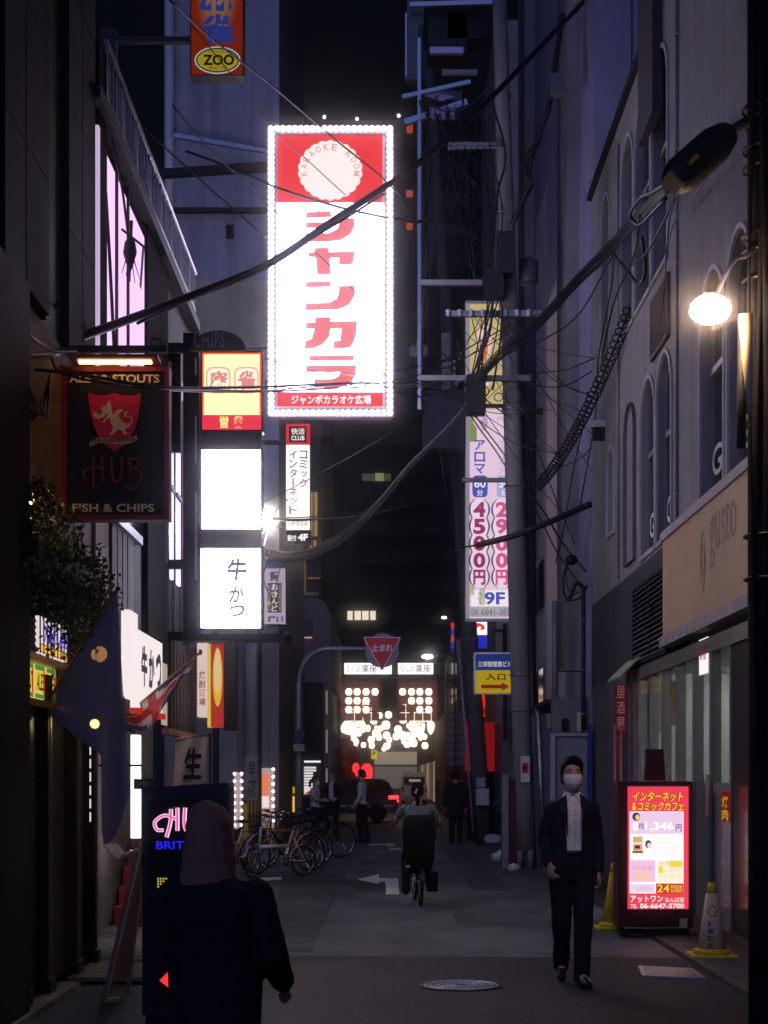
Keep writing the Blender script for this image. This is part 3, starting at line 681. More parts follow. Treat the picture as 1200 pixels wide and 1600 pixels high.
MB().poly([(x, YT-.1, z) for x, z in pts], (0,.085,0)).build('blank_sign_panel', mat('panel_brown', (.10,.085,.08), .5, 0, .2), tan)
MB().box(XP(452,YT), XP(488,YT), YT-.14, YT-.11, ZP(997.5,YT), ZP(996,YT)).build('pink_edge_light', em('pink_tube', (1,.45,.42), .8), tan)
B(XP(300,YT), xr_-.2, YT+.6, 75, 0, zb_-.002).build('ground_wall', mat('shop_dark', (.06,.045,.04), .7, 0, .3), tan)
B(XP(440,YT), XP(461,YT), YT+.3, YT+.34, ZP(1134,YT), ZP(1072,YT)).build('lit_window', em('amber_window', (1,.40,.12), .75, True), tan)
B(XP(440,YT), XP(461,YT), YT+.2, YT+.28, ZP(1141,YT), ZP(1136,YT)).build('red_sill', em('sill_red', (.7,.10,.06), .5), tan)
B(XP(440,YT), XP(463,YT), YT+.3, YT+.34, ZP(1250,YT), ZP(1150,YT)).build('lit_shopfront', em('cream_shop', (.9,.62,.42), .30, True), tan)
for k, (a, b, c, d, cc) in enumerate(((448,458,1148,1162,'a'),(447,462,1178,1190,'b'),(450,461,1196,1240,'b'))):
    B(XP(a,YT), XP(b,YT), YT+.1, YT+.2, ZP(d,YT), ZP(c,YT)).build('shop_light', em('shop_light_'+cc, (1,.80,.55) if cc == 'a' else (1,.70,.5), 3.0 if cc == 'a' else .7), tan)
for (a, b) in ((505,509),(512,517)): B(XP(a,YT), XP(b,YT), YT-.02, YT+.2, 0, zb_-.002).build('pier', TANM, tan)
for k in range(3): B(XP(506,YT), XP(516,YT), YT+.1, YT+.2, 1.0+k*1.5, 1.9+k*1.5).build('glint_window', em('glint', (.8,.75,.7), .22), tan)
dk2 = thing('dark_office_building', 'dark office block with amber stair windows above the tan corner building', 'building', (-5, 66, 0))
B(-16, XP(503,66), 66, 80, 0, ZP(560,66)).build('wall', wallmat('office_dark', (.035,.035,.045), .7, .3), dk2)
for (a, b, c, d) in ((438,446,770,825),(484,496,770,838),(484,494,845,866),(452,478,868,928),(460,500,902,905)):
    f = B(XP(a,66), XP(b,66), 65.9, 65.99, ZP(d,66), ZP(c,66)).build('window', em('amber_dim' if c < 860 else 'amber_faint', (1,.55,.2), .30 if c < 860 else .10), dk2)
    B((XP(a,66)+XP(b,66))/2-.03, (XP(a,66)+XP(b,66))/2+.03, 65.84, 65.89, ZP(d,66), ZP(c,66)).build('frame', BLACK, f)
B(XP(445,66), XP(498,66), 65.4, 65.99, ZP(933,66), ZP(928,66)).build('lit_ledge', mat('ledge_amber', (.5,.36,.18), .6, 0, .2), dk2)  # amber base colour stands in for light on the ledge
# ------------------------------------------------------------------ far tower
tw = thing('distant_tower', 'dark high-rise tower far down the street with few lit windows', 'building', (0, 170, 0))
YF = 170.0
B(XP(425,YF), XP(790,YF), YF, YF+20, 0, ZP(188,YF)).build('wall', wallmat('tower_dark', (.007,.008,.011), .8, .2), tw)
TM = mat('tower_window_dark', (.010,.011,.015), .3, 0, .3, 5, 0, .1)
tme = None; sx = XP(605+24,YF)-XP(605,YF)
for r_ in range(18):
    for c_ in range(13):
        o = B(0, sx*.72, YF-.12, YF-.02, 0, 1.7).build('window', TM, tw) if tme is None else link('window', tme, tw)
        if tme is None: tme = o.data; b0 = o.location.copy()
        o.location = b0+Vector((XP(440+c_*25,YF), 0, ZP(200,YF)-2.2-r_*3.15))
for (a, b, c, d, k) in ((543,551,955,969,'cream'),(554,564,955,969,'cream'),(566,576,955,969,'cream'),(578.5,587,955,969,'cream'),
                        (586,600,740,752,'dimw'),(566,585,741,752,'dimw2'),(601,611,741,752,'dimw2'),
                        (635,645,198,209,'redw'),(635,645,299,309,'redw'),(635,645,350,360,'redw')):
    colr = {'cream': ((1,.88,.70), 1.1), 'dimw': ((.75,.66,.36), .35), 'dimw2': ((.5,.5,.42), .12), 'redw': ((.9,.16,.05), .45)}[k]
    B(XP(a,YF), XP(b,YF), YF-.3, YF-.14, ZP(d,YF), ZP(c,YF)).build('lit_window', em('tower_'+k, *colr), tw)
for px, py in ((507,184),(558,187),(623,182)):
    MB().ell(P(px, py, YF)+Vector((0,-.2,0)), .18, .18, .18, 10, 6).build('roof_light', em('roof_light', (.9,.95,1), 3), tw)

# ------------------------------------------------------------------ conduits on the cafe wall
for (px, z0_, z1_, lab) in ((1060,4.4,10.8,'thin grey conduit running up the cafe wall between the window groups'),(968,4.4,10.6,'thin grey conduit beside the farthest arched windows')):
    o = thing('wall_conduit', lab, 'pipe', (XR, yr(px), z0_)); MB().tube([(XR-.02, yr(px), z0_), (XR-.02, yr(px), z1_)], .018, 8).build('pipe', CAFEW, o)
    for k in range(5): B(XR-.045, XR-.002, yr(px)-.03, yr(px)+.03, z0_+.4+k*1.3, z0_+.43+k*1.3).build('clip', STEEL, o)
# ------------------------------------------------------------------ karaoke sign (both faces lit), bulbs round the edge
YK = 24.0
ks = thing('karaoke_sign', 'huge white and red karaoke sign with a bulb border hanging over the street', 'sign', P(515, 652, YK))
KW = em('karaoke_white', (.72,.68,1.0), 10.5, True); KR = em('karaoke_red', (.93,.045,.055), .92, True); KO = em('karaoke_coral', (.90,.16,.15), .92)
fr = MB(); x0, x1 = XP(421,YK), XP(612,YK); z0, z1 = ZP(648,YK), ZP(201,YK)
fr.box(x0, x1, YK+.02, YK+.36, z0, z1); fr.build('cabinet', mat('sign_cabinet', (.45,.43,.45), .5, .2, .1), ks)
pbox(433, 317, 598, 612, YK-.02, YK+.019).build('face_panel', KW, ks)
pbox(433, 211, 598, 316.6, YK-.02, YK+.019).build('red_panel', KR, ks)
pbox(433, 612.4, 598, 634, YK-.02, YK+.019).build('name_strip', KR, ks)
B(x0+.1, x1-.1, YK+.361, YK+.38, z0+.1, z1-.1).build('rear_panel', KW, ks)
def kz(x, y, d=-.026): return P(390+x/3.077, 160+y/3.077, YK)+Vector((0, d, 0))
# scalloped badge, plain, with its arched words
c = Vector((388, 330)); N = 22; pts = []
for i in range(N*6):
    a = 2*math.pi*i/(N*6); r_ = 1+.055*abs(math.sin(a*N/2)); pts.append(kz(c.x+148*r_*math.cos(a), c.y-138*r_*math.sin(a)))
MB().poly(pts).build('badge', em('badge_white', (1,.84,.82), 1.05), ks)
t_ = MB(); s_ = 'KARAOKE ROOM'
for i, ch in enumerate(s_):
    if ch == ' ': continue
    a = R(188-i*(196/(len(s_)-1))); cx, cyy = c.x+128*math.cos(a), c.y-112*math.sin(a); ta = a-math.pi/2
    u = Vector((math.cos(ta), -math.sin(ta)))*24; v = Vector((math.cos(a), -math.sin(a)))*32
    o0 = kz(cx-u.x/2-v.x/2, cyy-u.y/2-v.y/2, -.03)
    t_ = MB(); tmesh(t_, ch, o0, kz(cx+u.x/2-v.x/2, cyy+u.y/2-v.y/2, -.03)-o0, kz(cx-u.x/2+v.x/2, cyy-u.y/2+v.y/2, -.03)-o0, .02)
    t_.build('badge_letter', em('badge_ink', (.85,.42,.36), .9), ks)
KANA = {
 'ji': [[(270,530),(390,525),(395,555),(272,560)],[(270,580),(378,577),(378,605),(270,608)],
        [(436,562),(505,558),(505,600),(485,638),(440,665),(380,672),(270,673),(268,634),(385,630),(425,608)],
        [(437,522),(458,518),(466,548),(446,552)],[(472,515),(494,511),(502,541),(481,545)]],
 'ya': [[(312,702),(380,700),(383,722),(507,718),(500,768),(488,783),(428,783),(432,750),(386,752),(392,830),(325,830),(318,748),(284,746),(284,724),(314,722)]],
 'n': [[(270,865),(393,862),(390,890),(270,893)],[(430,885),(507,882),(507,930),(480,975),(430,998),(270,1003),(270,968),(380,965),(420,945),(428,920)]],
 'ka': [[(317,1035),(388,1033),(390,1055),(518,1052),(515,1110),(500,1160),(480,1183),(405,1187),(403,1150),(435,1146),(442,1090),(390,1090),(383,1130),(350,1168),(300,1187),(263,1187),(268,1150),(298,1138),(312,1090),(270,1090),(270,1062),(315,1060)]],
 'ra': [[(286,1220),(500,1218),(500,1243),(286,1246)],[(272,1268),(513,1265),(510,1310),(490,1350),(450,1370),(400,1373),(310,1373),(310,1335),(400,1331),(425,1320),(437,1299),(272,1300)]]}
for k in KANA:
    q = MB()
    for pl in KANA[k]: q.poly([kz(*p) for p in pl])
    q.build('kana_letter', KO, ks)
t_ = MB(); tpx(t_, 'ジャンボカラオケ広場', 455, 617, 580, 632, YK-.03, .03); t_.build('lettering', em('white_print', (1,.93,.93), 1.0), ks)
bm_ = None; BUL = em('bulb', (1.0,.80,.92), 13, True)
nb_ = 0
def bulb(p):
    global bm_, nb_
    o = MB().ell((0,0,0), .043, .043, .043, 8, 6).build('bulb', BUL, ks) if bm_ is None else link('bulb', bm_, ks)
    bm_ = bm_ or o.data; o.location = Vector(p)-Vector(ks.location)
for i in range(21):
    t = i/20
    for py in (203, 646): bulb(P(424+(609-424)*t, py, YK)+Vector((0,-.05,0)))
for i in range(1, 50):
    t = i/50
    for px in (424, 609): bulb(P(px, 203+(646-203)*t, YK)+Vector((0,-.05,0)))
for (a, b, c_, d) in ((421,196.5,612.5,209.5),(421,639.5,612.5,652),(417.5,196.5,430.5,652),(602.5,196.5,615.5,652)):
    pbox(a, b, c_, d, YK-.004 if a != 421 else YK-.007, YK+.03).build('bulb_channel', mat('channel_lilac', (.10,.085,.11), .5, .1, .05), ks)
for z in (z0+.5, z1-.5): MB().bar((x0, YK+.19, z), (-4.2, YK+.6, z), .12, .12).build('bracket', DARK, ks)
MB().bar((-4.2, YK+.6, 0), (-4.2, YK+.6, z1), .2, .2).build('support_post', DARK, ks)
# ------------------------------------------------------------------ stack of three light boxes
YS = 18.0
def lightbox(name, label, cat, px0, py0, px1, py1, Y, D, face, frame=BLACK, fw=3, back=True):
    r_ = thing(name, label, cat, P((px0+px1)/2, py1, Y))
    pbox(px0-fw, py0-fw, px1+fw, py1+fw, Y+.0, Y+D).build('cabinet', frame, r_)
    if face: pbox(px0, py0, px1, py1, Y-.012, Y-.001).build('face_panel', face, r_)
    if face and back: 
        a = P(px0, py1, Y); b = P(px1, py0, Y); B(a.x, b.x, Y+D+.001, Y+D+.012, a.z, b.z).build('rear_panel', face, r_)
    return r_
WHT = em('sign_white', (.84,.78,1.0), 12.0, True)
lb = lightbox('gyukatsu_light_box', 'lowest white light box of the stack with brush written 牛かつ', 'sign', 314, 857, 407, 981, YS, .22, WHT)
t_ = MB(); INK = em('soft_ink', (.12,.08,.08), .45)
for ch, a in (('牛',(352,872,384,907)),('か',(357,916,380,942)),('つ',(355,945,381,964))): tpx(t_, ch, a[0], a[1], a[2], a[3], YS-.016, .04, .12)
t_.build('lettering', INK, lb)
t_ = MB(); tcol(t_, 'もと村', 333, 908, 343, 972, YS-.016, 0); t_.build('small_lettering', em('faint_ink', (.55,.45,.46), .8), lb)
lb2 = lightbox('blank_light_box', 'blank glowing white light box in the middle of the sign stack', 'sign', 315, 703, 407, 826, YS, .22, WHT)
lb3 = lightbox('mahjong_light_box', 'yellow and red 麻雀 light box topping the sign stack', 'sign', 316, 551, 408, 671, YS, .22, None)
pbox(316, 551, 408, 648, YS-.012, YS-.001).build('face_panel', em('mj_yellow', (1,.78,.38), 1.5, True), lb3)
pbox(316, 648.3, 408, 671, YS-.012, YS-.001).build('red_band', em('mj_red', (.9,.03,.08), .9, True), lb3)
for (a, b, c_, d) in ((316,551,318.5,648),(405.5,551,408,648),(318.6,551,405.4,553.5)): pbox(a, b, c_, d, YS-.018, YS-.013).build('red_border', em('mj_border', (1,.12,.03), 1), lb3)
for (a, b) in ((322,360),(366,404)):
    q = MB(); n_ = 16; cxx, cyy = (a+b)/2, 594
    q.poly([P(cxx+19.5*math.copysign(abs(math.cos(t))**.5, math.cos(t)), cyy-21*math.copysign(abs(math.sin(t))**.5, math.sin(t)), YS-.016) for t in [2*math.pi*k/48 for k in range(48)]])
    q.build('halo', em('mj_halo', (.95,.45,.30), .95), lb3)
    q = MB(); q.poly([P(cxx+17*math.copysign(abs(math.cos(t))**.5, math.cos(t)), cyy-18.5*math.copysign(abs(math.sin(t))**.5, math.sin(t)), YS-.019) for t in [2*math.pi*k/48 for k in range(48)]])
    q.build('plate', em('mj_plate', (1,.86,.70), 1.15), lb3)
t_ = MB(); tpx(t_, '麻', 327, 579, 356, 609, YS-.022, .04); tpx(t_, '雀', 371, 579, 400, 609, YS-.022, .04); t_.build('lettering', em('mj_ink', (.88,.28,.25), .9), lb3)
t_ = MB(); tpx(t_, '営', 343, 650, 357, 669, YS-.022, .04); tpx(t_, '業', 364, 650, 380, 669, YS-.022, .04); t_.build('small_lettering', em('mj_yel_ink', (1,.72,.25), 1.1), lb3)
sp = thing('sign_gantry', 'black steel gantry carrying the three stacked light boxes', 'sign post', P(297, 992, YS))
pbox(286, 520, 311, 992, YS+.02, YS+.2).build('post', BLACK, sp)
pbox(285, 990, 445, 1001, YS-.05, YS+.25).build('base_beam', mat('beam_grey', (.05,.05,.055), .5, .5, .2), sp)
MB().ell(P(449, 995, YS)+Vector((0,.1,0)), .055, .055, .055).build('beam_end', BLACK, sp)
for (a, b) in ((674,700),(829,854)): pbox(313, a, 408, b, YS+.02, YS+.2).build('spacer_box', mat('spacer', (.02,.02,.025), .5, .2, .2), sp)
a = P(286, 992, YS); 
for py in (540, 880, 993): B(XL-.3, a.x, YS+.06, YS+.16, ZP(py,YS)-.05, ZP(py,YS)+.05).build('wall_bracket', BLACK, sp)
B(-2.75, -2.35, YS+.21, YS+.3, ZP(700,YS), ZP(540,YS)).build('wall_plate', BLACK, sp)
for (a, b) in ((560,585),(650,725),(770,905)): pbox(304.5, a, 307, b, YS+.0, YS+.018).build('edge_trim', STEEL, sp)
# arched CHIPS board above the stack
ch_ = thing('arched_chips_sign', 'dark arched board lettered CHIPS behind the top of the sign stack', 'sign', P(340, 548, 17.5))
pts = [P(298, 548, 17.5), P(384, 548, 17.5)]+[P(341-43*math.cos(math.pi*k/14)*-1, 546-30*math.sin(math.pi*k/14), 17.5) for k in range(0, 15)]
MB().poly(pts, (0,.05,0)).build('board', mat('chips_board', (.02,.02,.03), .6, 0, .2), ch_)
t_ = MB(); tpx(t_, 'CHIPS', 303, 518, 351, 543, 17.49, 0, 0, 1.2); t_.build('lettering', mat('chips_ink', (.16,.15,.18), .6, 0, .2), ch_)
# ------------------------------------------------------------------ ZOO mahjong sign, top
YZ = 20.0
zo = thing('zoo_mahjong_sign', 'orange mahjong sign with blue characters and yellow ZOO oval at the top', 'sign', P(338, 118, YZ))
pbox(297, -120, 381, 118, YZ+.012, YZ+.25).build('cabinet', BLACK, zo)
ZF = bpy.data.materials.new('zoo_face'); ZF.use_nodes = True; n = ZF.node_tree; n.nodes.clear()
e_ = n.nodes.new('ShaderNodeEmission'); o_ = n.nodes.new('ShaderNodeOutputMaterial'); tc = n.nodes.new('ShaderNodeTexCoord'); gr = n.nodes.new('ShaderNodeTexGradient'); gr.gradient_type = 'SPHERICAL'
mp = n.nodes.new('ShaderNodeMapping'); mp.inputs['Location'].default_value = (-.5*2.0,-.5,-.62*2.0); mp.inputs['Scale'].default_value = (2.0,1,2.0); cr = n.nodes.new('ShaderNodeValToRGB')
cr.color_ramp.elements[0].color = (.42,.035,.01,1); cr.color_ramp.elements[1].color = (.62,.48,.30,1); cr.color_ramp.elements[1].position = .7
n.links.new(tc.outputs['Generated'], mp.inputs[0]); n.links.new(mp.outputs[0], gr.inputs[0]); n.links.new(gr.outputs['Fac'], cr.inputs[0]); n.links.new(cr.outputs[0], e_.inputs[0]); e_.inputs[1].default_value = .33; n.links.new(e_.outputs[0], o_.inputs[0])
pbox(299, -118, 379, 116, YZ-.002, YZ+.011).build('printed_face', ZF, zo)
t_ = MB(); tpx(t_, '麻', 311, -42, 369, 18, YZ-.008, .03); tpx(t_, '雀', 312, 22, 368, 68, YZ-.008, .035); t_.build('lettering', em('zoo_blue', (.015,.035,.20), .8), zo)
def oval(cx, cy_, rx, ry, Y, n=40): return [P(cx+rx*math.cos(2*math.pi*k/n), cy_+ry*math.sin(2*math.pi*k/n), Y) for k in range(n)]
MB().poly(oval(340,94,36,21.5,YZ-.008)).build('oval_rim', em('zoo_rim', (.5,.5,.52), .8), zo)
MB().poly(oval(340,94,34,19.5,YZ-.011)).build('oval_dark', em('zoo_green', (.01,.06,.03), .7), zo)
MB().poly(oval(340,94,31.5,17,YZ-.014)).build('oval_yellow', em('zoo_yellow', (.50,.38,.02), .6), zo)
t_ = MB(); tpx(t_, 'ZOO', 317, 85, 366, 102, YZ-.018, .04); t_.build('oval_lettering', em('zoo_ink', (.01,.012,.01), .3), zo)
t_ = MB(); tpx(t_, 'MAHJONG', 326, 79, 354, 83.5, YZ-.018); tpx(t_, 'SINCE 1988', 327, 104, 354, 108, YZ-.018); t_.build('small_lettering', MATS['zoo_ink'], zo)
B(-6, XP(297,YZ), YZ+.08, YZ+.18, ZP(60,YZ), ZP(52,YZ)).build('bracket', DARK, zo); B(-3.6, -3.4, YZ+.05, YZ+.2, 7.4, ZP(40,YZ)).build('support_post', DARK, zo)
# ------------------------------------------------------------------ internet cafe sign and pawn shop sign
YC = 33.0
kc = lightbox('internet_cafe_sign', 'tall white net cafe sign with red head and black 4F foot', 'sign', 447, 695, 484, 828, YC, .25, em('kc_white', (1,.90,.90), 1.15, True), DARK, 1, False)
pbox(447, 662, 484, 694.5, YC-.012, YC+.2).build('red_head', em('kc_red', (.75,.02,.04), .8, True), kc)
pbox(451.5, 666, 479, 691, YC-.02, YC-.013).build('black_plate', em('kc_black', (.01,.01,.012), .5), kc)
t_ = MB(); tpx(t_, '快活', 455, 669, 476, 679, YC-.026, .02); tpx(t_, 'CLUB', 455, 681, 476, 688, YC-.026, .03); t_.build('head_lettering', em('white_print', (1,.93,.93), 1.0), kc)
t_ = MB(); tcol(t_, 'コミック', 468, 703, 480, 762, YC-.018, .008); tcol(t_, 'インターネット', 452, 703, 464, 804, YC-.018, .008); t_.build('lettering', em('navy_ink', (.05,.05,.16), .7), kc)
t_ = MB(); tpx(t_, '24時間営業', 450, 813, 481, 822, YC-.018, .01); t_.build('small_lettering', em('faint_gold', (.55,.45,.30), .8), kc)
pbox(447, 828.5, 486, 850, YC-.012, YC+.2).build('black_foot', em('kc_foot', (.012,.012,.016), .5), kc)
t_ = MB(); tpx(t_, '受付', 449, 836, 463, 845, YC-.018, .015); tpx(t_, '4F', 465.5, 834, 481, 845, YC-.018, .04); t_.build('foot_lettering', em('white_print', (1,.93,.93), 1.0), kc)
for py in (690, 820): B(-2.6, XP(447,YC), YC+.06, YC+.14, ZP(py,YC)-.04, ZP(py,YC)+.04).build('bracket', DARK, kc)
B(-2.75, -2.6, YC+.0, YC+.2, 0, ZP(660,YC)).build('support_post', DARK, kc)
YA = 27.0
pw = lightbox('pawn_shop_sign', 'small lilac pawn shop sign with black name panel below the cable bundle', 'sign', 413, 888, 446, 975, YA, .18, em('pawn_lilac', (.62,.50,.64), .62, True), DARK, .8)
t_ = MB(); tpx(t_, '質', 421, 893, 436, 908, YA-.018, .03); t_.build('lettering', em('pawn_ink', (.10,.02,.06), .5), pw)
pbox(418, 911, 440, 957, YA-.018, YA-.013).build('name_plate', em('pawn_plate', (.03,.04,.06), .5), pw)
t_ = MB(); tcol(t_, 'あきんど', 424, 912, 434, 956, YA-.024, .03); t_.build('name_lettering', em('pawn_white', (.8,.76,.74), .8), pw)
for s_, a_ in (('高価買取質', 435.5), ('信用第一店', 418.5)): t_ = MB(); tcol(t_, s_, a_, 913, a_+3.8, 955, YA-.024); t_.build('small_lettering', em('pawn_gold', (.5,.42,.2), .8), pw)
t_ = MB(); tpx(t_, '┏', 419, 963, 430, 972, YA-.018, .03); t_.build('mark', MATS['pawn_ink'], pw)
t_ = MB(); tpx(t_, '11', 432, 963, 442, 972, YA-.018, .03); t_.build('number', em('pawn_blue', (.05,.03,.25), .7), pw)
B(-2.9, XP(413,YA), YA+.05, YA+.12, ZP(895,YA)-.03, ZP(895,YA)+.03).build('bracket', DARK, pw)
B(-2.95, -2.85, YA+.0, YA+.16, 0, ZP(885,YA)).build('support_post', DARK, pw)
# slim white tube sign at the corner
ts = thing('slim_corner_sign', 'slim white vertical light sign with red tip at the building corner', 'sign', P(438, 1062, 44))
pbox(436.5, 990, 445, 1056, 44, 44.15).build('face_panel', em('slim_white', (1,.88,.90), 1.6, True), ts)
pbox(437, 975, 444, 989.5, 44, 44.15).build('red_tip', em('slim_red', (.85,.05,.06), .9), ts)
pbox(428, 972, 436, 1064, 44.0, 44.5).build('side_cabinet', STEEL, ts); MB().bar(P(432,1064,44.2), P(432,1400,44.2)*1, .06).build('pole', DARK, ts)
# ------------------------------------------------------------------ aroma massage sign on the right
YO = 34.0
ar = thing('aroma_price_sign', 'tall pink and lime backlit massage price sign beside the concrete pole', 'sign', P(765, 970, YO))
pbox(727, 470, 806, 970, YO+.03, YO+.3).build('cabinet', mat('aroma_cabinet', (.5,.46,.5), .5, .2, .1), ar)
PK = em('aroma_pink', (.92,.68,.84), .85, True); YL = em('aroma_yellow', (.90,.72,.34), .6, True); LM = em('aroma_lime', (.46,.58,.20), .45)
pbox(734, 640, 805, 966, YO+.0, YO+.028).build('face_panel', PK, ar)
pbox(734, 475, 805, 639.6, YO+.0, YO+.028).build('upper_panel', YL, ar)
pbox(728, 474, 733.6, 966, YO+.0, YO+.028).build('edge_strip', em('aroma_edge', (.58,.52,.66), .45), ar)
def blob(cx, cy_, rx, ry, m, nm, d=.004, k=.12):
    pts = [P(cx+rx*(1+k*math.sin(3*t+cx))*math.cos(t), cy_+ry*(1+k*math.cos(2*t+cy_))*math.sin(t), YO)+Vector((0,-d,0)) for t in [2*math.pi*i/28 for i in range(28)]]
    return MB().poly(pts).build(nm, m, ar)
pbox(734, 642, 745, 690, YO-.004, YO-.001).build('lime_patch', LM, ar)
for (a, b, c_, d) in ((749,905,758,945),(734,915,741,930)): pbox(a, b, c_, d, YO-.004, YO-.001).build('lime_patch', em('aroma_lime2', (.72,.76,.42), .6), ar)
pbox(734, 948, 805, 964, YO-.004, YO-.001).build('lime_footer', em('aroma_lime3', (.62,.66,.52), .62), ar)
pbox(736, 922, 803, 947, YO-.004, YO-.001).build('white_patch', em('aroma_white', (.95,.86,.95), .95), ar)
blob(757, 535, 12, 30, em('aroma_petal', (.95,.62,.62), .9), 'petal'); blob(757, 545, 5, 20, em('aroma_orange', (.75,.22,.06), .8), 'petal', .008)
blob(752, 658, 12, 16, em('aroma_petal2', (.86,.62,.80), .8), 'petal', .008); blob(750, 600, 13, 9, em('aroma_petal', (.95,.62,.62), .9), 'petal'); blob(757, 662, 5, 10, em('aroma_lilac', (.62,.5,.72), .7), 'petal', .012)
BLU = em('aroma_blue', (.06,.08,.48), .85)
t_ = MB(); tcol(t_, 'アロマ', 741, 686, 758, 742, YO-.008, .02, .08); t_.build('lettering', BLU, ar)
t_ = MB(); tcol(t_, 'ボディケア', 777, 686, 794, 742, YO-.008, .0, .08); t_.build('lettering', em('aroma_blue_faint', (.42,.42,.80), .9), ar)
for px in (738, 776):
    pts = [P(px+12+12*math.copysign(abs(math.cos(t))**.4, math.cos(t)), 760+17*math.copysign(abs(math.sin(t))**.4, math.sin(t)), YO)+Vector((0,-.008,0)) for t in [2*math.pi*k/32 for k in range(32)]]
    f = MB().poly(pts).build('minute_badge', BLU if px == 738 else MATS['aroma_blue_faint'], ar)
    t_ = MB(); tpx(t_, '60' if px == 738 else '30', px+3, 748, px+21, 762, YO-.012, .02); tpx(t_, '分', px+7, 765, px+17, 775, YO-.012, .02); t_.build('badge_lettering', em('aroma_white', (.95,.86,.95), .95), f)
for px, s_, mi in ((749, '4500円', em('aroma_magenta', (.36,.03,.16), .75)), (784, '2900円', em('aroma_rose', (.72,.10,.30), .85))):
    q = MB(); q2 = MB(); t_ = MB()
    for i, ch in enumerate(s_):
        cy_ = 796+i*26.5; q.poly(oval(px, cy_, 15.5, 18, YO-.006, 28)); q2.poly(oval(px, cy_, 14, 16.5, YO-.010-i*.0004, 28))
    for k_, mb_ in enumerate((q,)): pass
    mo = MB(); mi_ = MB()
    for rr, mb_, d in ((16.6, mo, .006), (14.0, mi_, .009)):
        L_, R_ = [], []
        for i in range(0, 81):
            py = 779+i*(140/80); ph = ((py-796)/26.5); wv = rr*(.74+.26*abs(math.cos(math.pi*ph))) 
            if i < 5 or i > 75: wv *= (.45, .7, .84, .93, .98)[min(i, 80-i) if min(i, 80-i) < 5 else 4]
            L_.append(P(px-wv, py, YO)+Vector((0,-d,0))); R_.append(P(px+wv, py, YO)+Vector((0,-d,0)))
        mb_.poly(L_+R_[::-1])
    mo.build('price_outline', em('aroma_navy', (.05,.06,.16), .6), ar); mi_.build('price_plate', em('aroma_plate', (.95,.74,.90), .9), ar)
    for i, ch in enumerate(s_): tpx(t_, ch, px-9.5, 784+i*26.5, px+9.5, 808+i*26.5, YO-.014, .04)
    t_.build('price_lettering', mi, ar)
t_ = MB(); tpx(t_, '9F', 757, 925, 789, 945, YO-.008, .03); tcol(t_, '当ビル', 747, 924, 753, 945, YO-.008); t_.build('floor_lettering', BLU, ar)
t_ = MB(); tpx(t_, '06 6641-3833', 736, 951, 803, 962, YO-.008, .02); t_.build('phone_lettering', em('aroma_phone', (.28,.14,.55), .8), ar)
t_ = MB()
for (s_, a, b) in (('e',782,790),('lo',778,790),('ko',778,790),('ro',778,790)):
    py = {'e':535,'lo':577,'ko':618,'ro':657}[s_]; t_ = MB(); tpx(t_, s_, a, py-6, b, py, YO-.008); t_.build('script_lettering', em('aroma_grey', (.4,.34,.4), .7), ar)
pbox(727, 966.5, 806, 971, YO-.03, YO+.029).build('bottom_trim', STEEL, ar)
for z in (ZP(640,YO), ZP(490,YO), ZP(940,YO)): B(XP(806,YO), XB, YO+.1, YO+.2, z-.05, z+.05).build('bracket', DARK, ar)
pbox(728, 631, 806, 637, YO-.06, YO-.016).build('cross_trim', DARK, ar)
# small red/blue drink sign under it, and slim red-blue one further on
dr = thing('drink_shop_sign', 'small white and blue lit sign with red swirl under the price sign', 'sign', P(752, 1013, 40))
pbox(741, 971, 761, 991.5, 40, 40.2).build('white_panel', em('dr_white', (1,.9,.9), 1.3, True), dr)
MB().poly([P(750+7.5*math.cos(t), 979+5*math.sin(t)+2*math.cos(t), 40)+Vector((0,-.01,0)) for t in [2*math.pi*k/24 for k in range(24)]]).build('swirl', em('dr_red', (.8,.03,.02), .9), dr)
MB().poly([P(749+3*math.cos(t), 981+2*math.sin(t), 40)+Vector((0,-.016,0)) for t in [2*math.pi*k/16 for k in range(16)]]).build('swirl_gap', em('dr_white', (1,.9,.9), 1.3), dr)
pbox(737, 992, 761, 1012, 40, 40.2).build('blue_panel', em('dr_blue', (.02,.03,.55), .8, True), dr)
B(XP(761,40), 2.9, 40.06, 40.14, ZP(985,40)-.04, ZP(985,40)+.04).build('bracket', DARK, dr); B(2.9, 3.0, 40.02, 40.2, 2.5, ZP(975,40)).build('support_post', DARK, dr)
rs = thing('slim_red_blue_sign', 'slim red and blue lit sign seen edge on beyond the leaning pole', 'sign', P(707, 1012, 52))
for i, k in enumerate(('r','b','r','b')): pbox(705, 973+i*10, 709.5, 982.6+i*10, 52, 52.3).build('band', em('rb_'+k, (.75,.05,.05) if k == 'r' else (.03,.05,.6), .7), rs)
MB().bar(P(711,970,52.1), P(711,1290,52.1), .05).build('pole', DARK, rs)
